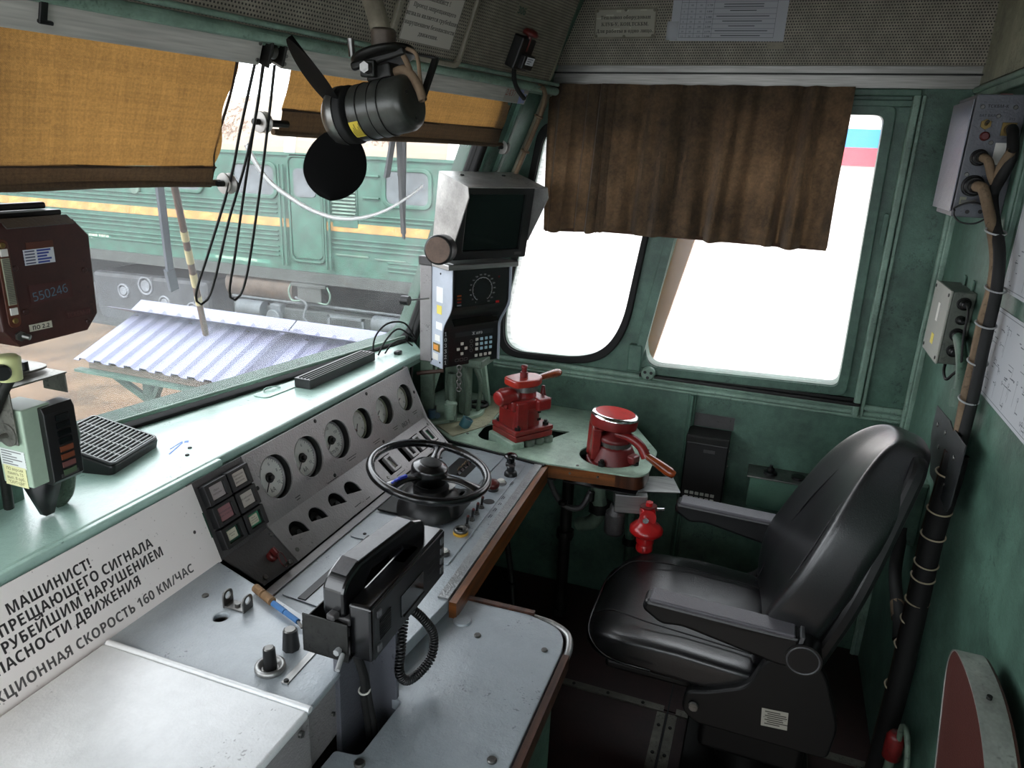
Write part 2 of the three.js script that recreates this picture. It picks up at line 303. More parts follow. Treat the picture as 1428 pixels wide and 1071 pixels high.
// ---------------------------------------------------------------- the cab shell
{
  const floor = S('floor', box(2.6, 0.06, 4.0).translate(0.75, -0.034, 0.77), M.trainDark);
  for (const [x0, x1] of [[-0.51, -0.284], [-0.284, 0.116], [0.116, 0.62], [0.62, 1.9]]) for (const [z0, z1] of [[-1.1, 1.1], [1.1, 2.035], [2.035, 2.63]])
    mesh(floor, 'panel', box(x1 - x0 - 0.005, 0.004, z1 - z0 - 0.005).translate((x0 + x1) / 2, -0.002, (z0 + z1) / 2), M.lino);
}
S('ceiling', box(2.6, 0.05, 4.0).translate(0.6, 2.475, 0.77), M.perforated);
{
  const front = poly([[-0.5, -1.2], [1.55, -1.2], [1.55, 1.6], [-0.5, 1.6]]);
  front.holes.push(rrect(-0.33, 0.0, 1.487, 1.0, 0.07, THREE.Path));
  S('wall_front', ext(front, 0.07).translate(0, 0, -0.07), M.wall, FW);
  const frontL = poly([[-1.55, -1.2], [0.5, -1.2], [0.5, 1.6], [-1.55, 1.6]]);
  frontL.holes.push(rrect(-1.157, 0.0, 1.487, 1.0, 0.07, THREE.Path));
  S('wall_front_left', ext(frontL, 0.07).translate(0, 0, -0.07), M.wall, FWL);
  const quarter = [[0.835, 1.84, 0.07], [0.89, 1.53, 0.2], [0.972, 1.12, 0.1], [0.955, 0.985, 0.09], [0.60, 0.995, 0.13], [0.49, 1.12, 0.12], [0.445, 1.47, 0.2], [0.39, 1.84, 0.07]];
  const slide = [[0.255, 1.905, 0.03], [0.337, 1.473, 0.02], [0.41, 1.09, 0.06], [0.385, 1.0, 0.05], [-0.275, 1.018, 0.03], [-0.278, 1.08, 0.03], [-0.266, 1.905, 0.03]];
  const side = poly([[-0.57, -0.02], [1.64, -0.02], [1.208, 1.05], [0.61, 2.52], [-0.57, 2.52]]);
  side.holes.push(rounded(quarter, THREE.Path), rounded(slide, THREE.Path));
  S('wall_right', ext(side, 0.08, 0, 16).translate(0, 0, 2.63), M.wall);
  const left = poly([[-0.57, -0.02], [1.64, -0.02], [1.208, 1.05], [0.61, 2.52], [-0.57, 2.52]]);
  left.holes.push(rounded([[-0.48, 0.95, 0.05], [1.02, 0.95, 0.05], [0.76, 1.95, 0.05], [-0.48, 1.95, 0.05]], THREE.Path));
  S('wall_left', ext(left, 0.08).translate(0, 0, -1.17), M.wall);
  const rear = poly([[-2.68, -0.02], [1.17, -0.02], [1.17, 2.52], [-2.68, 2.52]]);
  rear.holes.push(rrect(0.12, 0.85, 0.9, 1.25, 0.05, THREE.Path));   // glazed door to the left of the camera
  S('wall_rear', ext(rear, 0.06).translate(0, 0, -0.06), M.wall, FR);
  S('window_5', ext(rrect(0.11, 0.84, 0.92, 1.27, 0.05), 0.004).translate(0, 0, -0.03), M.dialGlass, FR);

  // quarter window: rubber gasket and pane
  const grow = (pts, d) => { const cx = pts.reduce((s, p) => s + p[0], 0) / pts.length, cy = pts.reduce((s, p) => s + p[1], 0) / pts.length; return pts.map((p) => [p[0] + Math.sign(p[0] - cx) * d, p[1] + Math.sign(p[1] - cy) * d, p[2]]); };
  const ring = (inner, d, depth, z, bevel) => { const s = rounded(grow(inner, d)); s.holes.push(rounded(inner, THREE.Path)); return ext(s, depth, bevel, 16).translate(0, 0, z); };
  const w2 = structure('window_2');
  mesh(w2, 'gasket', ring(quarter, 0.018, 0.022, 2.612, 0.005), M.rubber);
  mesh(w2, 'pane', new THREE.ShapeGeometry(rounded(grow(quarter, 0.01)), 16).translate(0, 0, 2.665), M.glassHeavy);
  // sliding window: sash, corner fill, rails, pane
  const w3 = structure('window_3');
  mesh(w3, 'sash', ring(slide, 0.026, 0.02, 2.612, 0.004), M.wall);
  mesh(w3, 'pane', new THREE.ShapeGeometry(rounded(grow(slide, 0.01)), 12).translate(0, 0, 2.675), M.glassSide);
  mesh(w3, 'side_rail', [at(box(0.022, 1.03, 0.03, 0.006), -0.34, 1.445, 2.615), at(box(0.012, 1.03, 0.022, 0.004), -0.36, 1.445, 2.62)], M.sill);
  mesh(w3, 'top_rail', [at(box(0.66, 0.02, 0.03, 0.005), -0.02, 1.965, 2.615), at(box(0.66, 0.02, 0.02, 0.004), -0.02, 1.935, 2.62)], M.wall);
  mesh(w3, 'leaning_post', [bar([0.425, 1.0, 2.615], [0.345, 1.5, 2.615], 0.03, 0.03, V(0, 0, 1)), bar([0.345, 1.5, 2.615], [0.26, 1.96, 2.615], 0.03, 0.03, V(0, 0, 1))], M.wall);
  mesh(w3, 'guide_foot', at(box(0.05, 0.1, 0.034, 0.005), 0.432, 1.035, 2.611), M.wall);
  mesh(w3, 'track', [at(box(0.76, 0.012, 0.03, 0.004), 0.03, 0.972, 2.612), at(box(0.72, 0.01, 0.014), 0.03, 0.984, 2.62)], M.darkSteel);
  mesh(w3, 'finger_grip', at(ext(rrect(-0.008, -0.05, 0.016, 0.1, 0.008), 0.006, 0.002), -0.318, 1.56, 2.605, 0, Math.PI, 0), M.wall);
  // windscreen panes and gasket
  const w1 = structure('window_1'); onFrame(w1, FW);
  const gs = rrect(-0.345, -0.015, 1.517, 1.03, 0.08); gs.holes.push(rrect(-0.315, 0.012, 1.457, 0.976, 0.065, THREE.Path));
  mesh(w1, 'gasket', ext(gs, 0.03, 0.008, 12).translate(0, 0, -0.018), M.rubber);
  mesh(w1, 'pane', new THREE.ShapeGeometry(rrect(-0.33, 0, 1.487, 1.0, 0.07), 12).translate(0, 0, -0.03), M.glass);
  const w4 = structure('window_4'); onFrame(w4, FWL);
  const g4 = rrect(-1.172, -0.015, 1.517, 1.03, 0.08); g4.holes.push(rrect(-1.142, 0.012, 1.457, 0.976, 0.065, THREE.Path));
  mesh(w4, 'gasket', ext(g4, 0.03, 0.008).translate(0, 0, -0.018), M.rubber);
  mesh(w4, 'pane', new THREE.ShapeGeometry(rrect(-1.157, 0, 1.487, 1.0, 0.07)).translate(0, 0, -0.03), M.glass);
}
// trims of the right wall
const ribs = (x0, x1, y, z) => [at(box(x0 - x1, 0.05, 0.012, 0.004), (x0 + x1) / 2, y, z - 0.004), at(new THREE.CylinderGeometry(0.011, 0.011, x0 - x1, 10), (x0 + x1) / 2, y + 0.016, z - 0.010, 0, 0, Math.PI / 2), at(new THREE.CylinderGeometry(0.009, 0.009, x0 - x1, 10), (x0 + x1) / 2, y - 0.006, z - 0.010, 0, 0, Math.PI / 2), at(new THREE.CylinderGeometry(0.006, 0.006, x0 - x1, 8), (x0 + x1) / 2, y - 0.02, z - 0.009, 0, 0, Math.PI / 2)];
S('trim_1', ribs(1.0, -0.50, 0.945, 2.63), M.sill);
S('trim_2', [at(box(0.03, 0.9, 0.02, 0.006), 0.206, 0.47, 2.622), at(new THREE.CylinderGeometry(0.008, 0.008, 0.9, 8), 0.206, 0.47, 2.611)], M.wall);
S('trim_3', [at(box(0.02, 1.96, 0.03, 0.006), -0.503, 0.98, 2.61), at(new THREE.CylinderGeometry(0.009, 0.009, 1.96, 8), -0.49, 0.98, 2.605)], M.sill);
S('trim_4', [at(box(0.016, 1.0, 0.028, 0.004), -0.505, 1.46, 1.99), at(new THREE.CylinderGeometry(0.008, 0.008, 1.0, 8), -0.496, 1.46, 1.99)], M.wall);
S('trim_5', [at(box(0.02, 0.035, 2.0, 0.005), -0.502, 1.965, 1.62), at(new THREE.CylinderGeometry(0.009, 0.009, 2.0, 8), -0.492, 1.975, 1.62, Math.PI / 2)], M.sill);
S('wall_rear_upper_lining', box(0.012, 0.46, 2.6).translate(-0.504, 2.22, 1.32), M.creamPaint);
S('wall_right_upper_lining', ext(poly([[0.84, 2.04], [0.66, 2.45], [-0.505, 2.45], [-0.505, 2.04]]), 0.02).translate(0, 0, 2.60), M.perforated);
// front upper lining above the blinds, its lower bead, the corner moulding
S('wall_front_upper_lining', ext(rounded([[-0.48, 1.0], [1.30, 1.0, 0.05], [1.30, 1.6], [-0.48, 1.6]]), 0.02).translate(0, 0, 0.06), M.perforated, FW);
S('trim_6', [at(new THREE.CylinderGeometry(0.013, 0.013, 1.85, 10), 0.44, 1.004, 0.085, 0, 0, Math.PI / 2), at(box(1.85, 0.03, 0.09, 0.006), 0.44, 0.998, 0.035), at(new THREE.CylinderGeometry(0.006, 0.006, 1.85, 8), 0.44, 1.026, 0.084, 0, 0, Math.PI / 2)], M.sill, FW);
S('trim_7', tube([[1.30, 0.985, 0.05], [1.318, 1.04, 0.055], [1.315, 1.2, 0.05], [1.30, 1.55, 0.05]], 0.02, 30, 10), M.creamPaint, FW);
// pillar between windscreen and side wall
S('pillar_right', [at(box(0.1, 1.1, 0.05, 0.02), 1.215, 0.5, 0.01), at(box(0.05, 1.1, 0.04, 0.015), 1.30, 0.5, 0.0), at(box(0.012, 1.06, 0.02, 0.004), 1.245, 0.5, 0.04)], M.wall, FW);
S('pillar_right_edge', at(box(0.03, 1.05, 0.05, 0.01), 1.158, 0.5, 0.004), M.rubber, FW);
// centre pillar at the left edge of the view
S('pillar_centre', [at(box(0.20, 0.72, 0.16, 0.02), 1.45, 1.37, 0.80), at(box(0.05, 0.72, 0.22, 0.012), 1.36, 1.37, 0.795)], M.wall);

// ---------------------------------------------------------------- the control console
const based = (o, x, y, z) => { o.position.set(x, y, z); for (const c of o.children) c.position.sub(o.position); };
const part = (parent, name, f, x = 0, y = 0, z = 0) => { const o = new THREE.Group(); o.name = name; parent.add(o); if (f) onFrame(o, f, x, y, z); return o; };
const onto = (parent, name, g, m, f, x = 0, y = 0, z = 0) => onFrame(mesh(parent, name, g, m), f, x, y, z);
const dialPrint = (unit, nums, ink = '#444', mark) => printed(0.116, 0.116, (g, w) => {
  g.fillStyle = '#ebeae4'; g.fillRect(0, 0, w, w); g.strokeStyle = ink; g.fillStyle = ink; g.lineWidth = 0.0012;
  for (let k = 0; k <= 30; k++) { const a = Math.PI * (0.78 + 1.44 * k / 30), r0 = k % 5 ? 0.048 : 0.044; g.beginPath(); g.moveTo(w / 2 + r0 * Math.cos(a), w / 2 + r0 * Math.sin(a)); g.lineTo(w / 2 + 0.053 * Math.cos(a), w / 2 + 0.053 * Math.sin(a)); g.stroke(); }
  nums.forEach((s, k) => { const a = Math.PI * (0.78 + 1.44 * k / (nums.length - 1)); text(g, s, w / 2 + 0.036 * Math.cos(a), w / 2 + 0.036 * Math.sin(a) + 0.004, 0.011, 'center'); });
  text(g, unit, w / 2, w * 0.84, 0.017, 'center');
  if (mark) { g.fillStyle = mark; g.beginPath(); g.moveTo(0.03, 0.075); g.lineTo(0.045, 0.068); g.lineTo(0.055, 0.08); g.lineTo(0.04, 0.085); g.fill(); g.fillRect(0.03, 0.06, 0.012, 0.008); }
}, 1600);
const dials = { kA: dialPrint('kA', ['0', '2', '4', '6', '8', '10']), kmh: dialPrint('km/h', ['0', '50', '100', '150', '20']), small: dialPrint('', ['0', '4', '8', '12', '16'], '#555', '#7a3a3f') };
{
  const c = thing('control_console', 'grey driver console with a row of round gauges, switches and an oak front edge', 'console');
  // body behind the panels and the knee space's side
  mesh(c, 'body', [at(box(0.30, 0.85, 1.02), 1.31, 0.425, 1.60), at(box(0.12, 0.16, 1.02), 1.21, 0.92, 1.60), at(box(0.34, 0.03, 0.99), 1.13, 0.745, 1.605)], M.darkSteel);
  const cheek = poly([[1.128, 1.035], [1.045, 0.86], [0.965, 0.781], [0.965, 0.74], [1.16, 0.74], [1.2, 1.03]]);
  mesh(c, 'side_cheek', [ext(cheek, 0.010, 0.002).translate(0, 0, 2.106)], M.grey);
  // gauge panel with its six recessed gauges
  const G = [[1.356, 0.0565, 'kA', 2.4], [1.492, 0.0565, 'kA', 2.3], [1.629, 0.0565, 'kmh', 2.2], [1.765, 0.048, 'small', 2.5], [1.896, 0.047, 'small', 2.1], [2.032, 0.046, 'small', 1.9]];
  const panel = poly([[1.271, -0.186], [2.106, -0.186], [2.106, 0.005], [1.271, 0.005]]);
  for (const [z, r] of G) panel.holes.push(circle(z, -0.083, r));
  const gp = onto(c, 'gauge_panel', ext(panel, 0.005, 0.001, 40), M.grey, FG);
  for (const [z, d] of [[1.283, 0.083], [1.562, 0.006], [1.829, 0.008], [2.094, 0.083], [1.564, 0.168], [1.833, 0.168]]) mesh(gp, 'screw', screwHead(0.0055), M.darkSteel, [z, -d, 0.004]);
  mesh(gp, 'stencilled_number', new THREE.PlaneGeometry(0.06, 0.022), printed(0.06, 0.022, (g, w, h) => { g.fillStyle = '#8f8b8a'; g.fillRect(0, 0, w, h); g.fillStyle = '#1d1b1b'; text(g, '063-1', w / 2, h * 0.82, 0.021, 'center', 'sans-serif', 'bold'); }), [1.985, -0.16, 0.0056]);
  for (const [z, d, w] of [[1.40, 0.158, 0.02], [1.55, 0.176, 0.05], [1.66, 0.15, 0.05], [1.80, 0.152, 0.04], [1.92, 0.15, 0.03], [2.06, 0.142, 0.03]]) mesh(gp, 'engraved_caption', [0, 1].map((k) => at(box(w * (1 - 0.3 * k), 0.0018, 0.0006), z, -d - 0.007 * k, 0.0052)), M.darkSteel);
  for (const [z, r, kind, a] of G) {
    const g = part(c, 'gauge', FG, z, -0.083, 0);
    mesh(g, 'recess_wall', at(new THREE.CylinderGeometry(r + 0.001, r + 0.001, 0.024, 48, 1, true), 0, 0, -0.012, Math.PI / 2), M.black).material.side = THREE.DoubleSide;
    const dg = new THREE.CircleGeometry(r, 48), dm = dials[kind]; mesh(g, 'dial_face', dg, dm, [0, 0, -0.021]);
    mesh(g, 'inner_ring', at(new THREE.TorusGeometry(r - 0.004, 0.0035, 8, 48), 0, 0, -0.019), kind === 'small' ? M.creamPaint : M.grey);
    const nd = mesh(g, 'needle', box(0.003, r * 0.75, 0.001).translate(0, r * 0.32, 0), M.black, [0, 0, -0.017]); nd.rotation.z = a;
    if (kind !== 'small') mesh(g, 'centre_knob', [post(0.013, 0.006, 24, 0.002), post(0.007, 0.014, 20, 0.002)], M.darkSteel, [0, 0, -0.020]);
    mesh(g, 'rim', at(new THREE.TorusGeometry(r, 0.0014, 6, 56), 0, 0, 0.0048), M.aluminium);
  }
  // annunciator block
  onto(c, 'annunciator_plate', ext(poly([[1.108, -0.183], [1.268, -0.183], [1.268, 0.005], [1.098, 0.005]]), 0.004, 0.001), M.darkGrey, FG);
  const lamps = [[1.155, 0.035, '#a89e9c', ['Сброс', 'нагрузки']], [1.155, 0.087, '#8d6466', ['Температура', 'воды и масла']], [1.155, 0.140, '#cfcab4', ['Давление', 'масла']], [1.228, 0.034, '#c2b8ae', ['Перегрузка', 'тягового', 'двигателя']], [1.228, 0.087, '#bdb6ac', ['Ослабление', 'поля']], [1.228, 0.140, '#cfcab4', ['Обрыв', 'тормозной', 'магистрали']]];
  lamps.forEach(([z, d, col, words], k) => {
    const l = part(c, 'annunciator_lamp', FG, z, -d, 0.004);
    const fr = rrect(-0.034, -0.0245, 0.068, 0.049, 0.002); fr.holes.push(rrect(-0.0215, -0.0165, 0.043, 0.033, 0.001, THREE.Path));
    mesh(l, 'lamp_frame', ext(fr, 0.02, 0.0015), M.black);
    const small = k === 2 || k === 5;
    if (small) mesh(l, 'lens', box(0.043, 0.033, 0.006), k === 2 ? M.darkGreen : M.greenLens, [0, 0, 0.006]);
    mesh(l, 'caption_card', box(small ? 0.028 : 0.042, small ? 0.022 : 0.032, 0.002), printed(0.042, 0.032, (g, w, h) => { g.fillStyle = col; g.fillRect(0, 0, w, h); g.fillStyle = '#3b3434'; words.forEach((s, i) => text(g, s, w / 2, h * (0.5 + 0.24 * (i - (words.length - 1) / 2)) + 0.002, 0.0062, 'center')); }, 3000), [0, 0, small ? 0.0105 : 0.0135]);
  });
  onto(c, 'screw', screwHead(0.006), M.darkSteel, FG, 1.258, -0.163, 0.004);
  // lower panel with half round windows and edge meters
  const low = poly([[1.271, -0.114], [2.106, -0.114], [2.106, -0.002], [1.271, -0.002]]);
  const half = (z, d) => { const p = new THREE.Path(); p.moveTo(z - 0.029, -d - 0.016); p.absarc(z, -d, 0.029, Math.PI, 0, true); p.lineTo(z + 0.029, -d - 0.016); p.closePath(); return p; };
  const W = [[1.337, 0.056], [1.418, 0.057], [1.508, 0.056], [1.586, 0.056]], E = [[1.790, 0.030, 0.066], [1.905, 0.032, 0.072], [1.978, 0.032, 0.060], [2.053, 0.032, 0.062]];
  for (const w of W) low.holes.push(half(...w));
  for (const [z, d, w] of E) low.holes.push(rrect(z - w / 2, -d - 0.060, w, 0.060, 0.002, THREE.Path));
  const lp = onto(c, 'lower_panel', ext(low, 0.004, 0.0008, 20), M.grey, FL);
  for (const [z, d] of [[1.292, 0.09], [1.74, 0.09], [2.095, 0.03]]) mesh(lp, 'screw', screwHead(0.006), M.steel, [z, -d, 0.003]);
  for (const [z, d, w] of [[1.56, 0.092, 0.03], [1.61, 0.095, 0.02], [1.80, 0.098, 0.05], [1.92, 0.1, 0.04], [2.02, 0.1, 0.04]]) mesh(lp, 'engraved_caption', at(box(w, 0.002, 0.0006), z, -d - 0.005, 0.0042), M.darkSteel);
  W.forEach(([z, d], k) => {
    const g = part(c, 'indicator_window', FL, z, -d, 0);
    mesh(g, 'recess', [at(box(0.066, 0.052, 0.002), 0, 0.006, -0.034), at(box(0.002, 0.052, 0.034), 0.033, 0.006, -0.018), at(box(0.002, 0.052, 0.034), -0.033, 0.006, -0.018)], M.black);
    if (k < 3) mesh(g, 'lamp_socket', [at(post(0.018, 0.018, 24, 0.003), 0.006, 0.004, -0.03), at(post(0.010, 0.026, 20, 0.002), 0.006, -0.004, -0.03)], M.darkSteel);
  });
  E.forEach(([z, d, w], k) => {
    const g = part(c, 'edge_meter', FL, z, -d - 0.03, 0);
    mesh(g, 'recess', [at(box(w + 0.004, 0.064, 0.002), 0, 0, -0.03), at(box(0.002, 0.064, 0.03), w / 2 + 0.001, 0, -0.016), at(box(0.002, 0.064, 0.03), -w / 2 - 0.001, 0, -0.016)], M.black);
    const fr = rrect(-0.019, -0.028, 0.038, 0.056, 0.002); fr.holes.push(rrect(-0.010, -0.019, 0.020, 0.038, 0.001, THREE.Path));
    mesh(g, 'meter_frame', ext(fr, 0.012, 0.001), M.grey, [k === 0 ? 0.013 : k === 1 ? 0.016 : 0.008, 0, -0.006]);
    mesh(g, 'scale_strip', box(0.020, 0.038, 0.003), k === 3 ? M.greenLens : k === 1 ? M.black : M.white, [k === 0 ? 0.013 : k === 1 ? 0.016 : 0.008, 0, -0.003]);
  });
  // key switch plate
  onto(c, 'key_plate', ext(poly([[1.116, -0.004], [1.268, -0.004], [1.268, -0.114], [1.15, -0.108]]), 0.004, 0.001), M.darkGrey, FL);
  const k = part(c, 'key_switch', FL, 1.218, -0.066, 0.004);
  mesh(k, 'key_barrel', [post(0.013, 0.014, 18, 0.003), at(box(0.008, 0.02, 0.02, 0.003), 0, 0.004, 0.018)], M.maroon);
  mesh(k, 'key_ring', at(new THREE.TorusGeometry(0.019, 0.0016, 8, 32), 0.006, -0.022, 0.016, 0.25, 0.5), M.maroon);
  for (const [z, d] of [[1.262, 0.022], [1.168, 0.095]]) onto(c, 'screw', screwHead(0.006), M.steel, FL, z, -d, 0.004);
  onto(c, 'stop_peg', post(0.006, 0.02, 12, 0.002), M.steel, FL, 1.235, -0.104, 0.004);
  // desk top, its plates and its front edge
  const top = poly([[1.080, 0.975], [2.105, 0.975], [2.105, 0.76], [2.066, 0.612], [1.275, 0.580], [1.03, 0.602], [1.03, 0.80]]);
  onto(c, 'desk_top', ext(top, 0.03, 0.002).translate(0, 0, -0.03), M.desk, FD);
  onto(c, 'front_strip', [bar([1.28, 0.592, 0.002], [2.066, 0.622, 0.002], 0.026, 0.006, V(0, 0, 1))], M.edging, FD);
  const plates = [['plate_with_switches', [[1.41, 0.640], [2.05, 0.660], [2.05, 0.737], [1.41, 0.722]]], ['plate_with_lever_bank', [[1.80, 0.745], [2.085, 0.745], [2.085, 0.958], [1.80, 0.958]]], ['plate_with_slot', [[1.13, 0.665], [1.40, 0.70], [1.425, 0.93], [1.15, 0.93]]], ['plate_behind_wheel', [[1.432, 0.735], [1.57, 0.742], [1.57, 0.935], [1.432, 0.93]]]];
  for (const [n, p] of plates) onto(c, n, ext(rounded(p.map((q) => [...q, 0.006])), 0.003, 0.0008), M.desk, FD, 0, 0, 0.0005);
  onto(c, 'back_ledge', at(box(0.98, 0.025, 0.004, 0.001), 1.615, 0.957, 0.003), M.grey, FD);
  onto(c, 'slot', [at(box(0.30, 0.02, 0.004), 0, 0, 0.003)], M.black, FD, 1.30, 0.877, 0.001).rotation.z += 0;
  onto(c, 'round_stud', post(0.03, 0.006, 28, 0.002), M.white, FD, 1.46, 0.83, 0.003);
  for (const [z, x] of [[1.455, 0.90], [1.45, 0.755], [1.51, 0.86], [1.98, 0.93], [2.06, 0.90]]) onto(c, 'screw', screwHead(0.005), M.darkSteel, FD, z, x, 0.003);
  mesh(c, 'oak_front', bar([0.566, 0.752, 1.275], [0.600, 0.752, 2.075], 0.018, 0.058), M.woodEdge);
  // switches along the front
  for (const [z, x] of [[1.596, 0.671], [1.637, 0.673], [1.675, 0.675], [1.714, 0.677]]) {
    const t = part(c, 'toggle_switch', FD, z, x, 0.003);
    mesh(t, 'nut', [hexbolt(0.0085, 0.004), at(post(0.0055, 0.008, 14), 0, 0, 0.003)], M.steel);
    mesh(t, 'lever', at(post(0.003, 0.026, 10, 0.0015, 0.0045), 0, 0, 0.008, 0.12), M.black);
    mesh(t, 'red_tip', at(new THREE.SphereGeometry(0.0042, 12, 8), 0, -0.0035, 0.0345), M.maroon);
  }
  const pb = part(c, 'push_button', FD, 1.558, 0.672, 0.003);
  mesh(pb, 'yellow_ring', post(0.02, 0.008, 28, 0.001), M.yellowPaint); mesh(pb, 'collar', smoothTurned([[0.012, 0.008], [0.019, 0.008], [0.0195, 0.014], [0.016, 0.018], [0.0125, 0.017], [0.012, 0.01]]).rotateX(Math.PI / 2), M.steel); mesh(pb, 'button', post(0.012, 0.013, 24, 0.003), M.chrome);
  const wb = part(c, 'push_button', FD, 1.886, 0.683, 0.003);
  mesh(wb, 'collar', post(0.017, 0.008, 28, 0.002), M.grey); mesh(wb, 'button', post(0.013, 0.014, 24, 0.004), M.white);
  const b3 = part(c, 'push_button', FD, 1.447, 0.668, 0.003); mesh(b3, 'collar', post(0.015, 0.012, 24, 0.003), M.steel); mesh(b3, 'button', post(0.011, 0.016, 24, 0.003), M.white);
  const mb = part(c, 'mushroom_button', FD, 2.022, 0.702, 0.003);
  mesh(mb, 'stem', [post(0.013, 0.03, 24, 0.002), post(0.016, 0.012, 24, 0.002)], M.black); mesh(mb, 'cap', smoothTurned([[0, 0.043], [0.012, 0.042], [0.02, 0.038], [0.0225, 0.033], [0.02, 0.029], [0, 0.028]]).rotateX(Math.PI / 2), M.gloss);
  const kb = part(c, 'selector_knob', FD, 1.955, 0.677, 0.003);
  mesh(kb, 'base_ring', smoothTurned([[0.021, 0], [0.0205, 0.008], [0.017, 0.014], [0.013, 0.016], [0, 0.016]]).rotateX(Math.PI / 2), M.black); mesh(kb, 'cap', post(0.0125, 0.032, 20, 0.003), M.black);
  const rb = part(c, 'red_knob', FD, 1.834, 0.689, 0.003);
  mesh(rb, 'stem', post(0.017, 0.008, 24, 0.002), M.black); mesh(rb, 'cap', smoothTurned([[0, 0.034], [0.012, 0.032], [0.0195, 0.024], [0.020, 0.016], [0.014, 0.008], [0, 0.008]]).rotateX(Math.PI / 2), M.maroon);
  onto(c, 'key_hole', [at(new THREE.CircleGeometry(0.017, 28), 0, 0, 0.0012)], M.black, FD, 1.758, 0.672, 0.003);
  for (const [z, x, w] of [[1.80, 0.645, 0.02], [1.76, 0.640, 0.016], [1.72, 0.640, 0.02], [1.68, 0.638, 0.02], [1.90, 0.655, 0.025]]) onto(c, 'engraved_caption', [at(box(w, 0.0018, 0.0006), 0, 0, 0), at(box(w * 0.7, 0.0018, 0.0006), 0, -0.005, 0)], M.darkSteel, FD, z, x, 0.0038);
  // bank of rocker levers in a recess
  const lb = part(c, 'lever_bank', FD, 1.945, 0.838, 0.0035); lb.rotateZ(0);
  mesh(lb, 'recess', at(box(0.13, 0.078, 0.0012), 0, 0, 0), M.black);
  for (let i = 0; i < 5; i++) { const z = -0.05 + i * 0.025; mesh(lb, 'rocker', at(new THREE.CylinderGeometry(0.026, 0.026, 0.016, 24, 1, false, -1.05, 2.1), 0, 0, 0, 0, 0, Math.PI / 2).rotateX(Math.PI / 2).translate(z, 0.004, -0.016), M.gloss); if (i < 4) mesh(lb, 'lever_tip', at(post(0.0035, 0.014, 10, 0.001), z + 0.004, -0.006, 0.01, 0.5), M.tan); }
  based(c, 0.8, 0, 1.6);
}
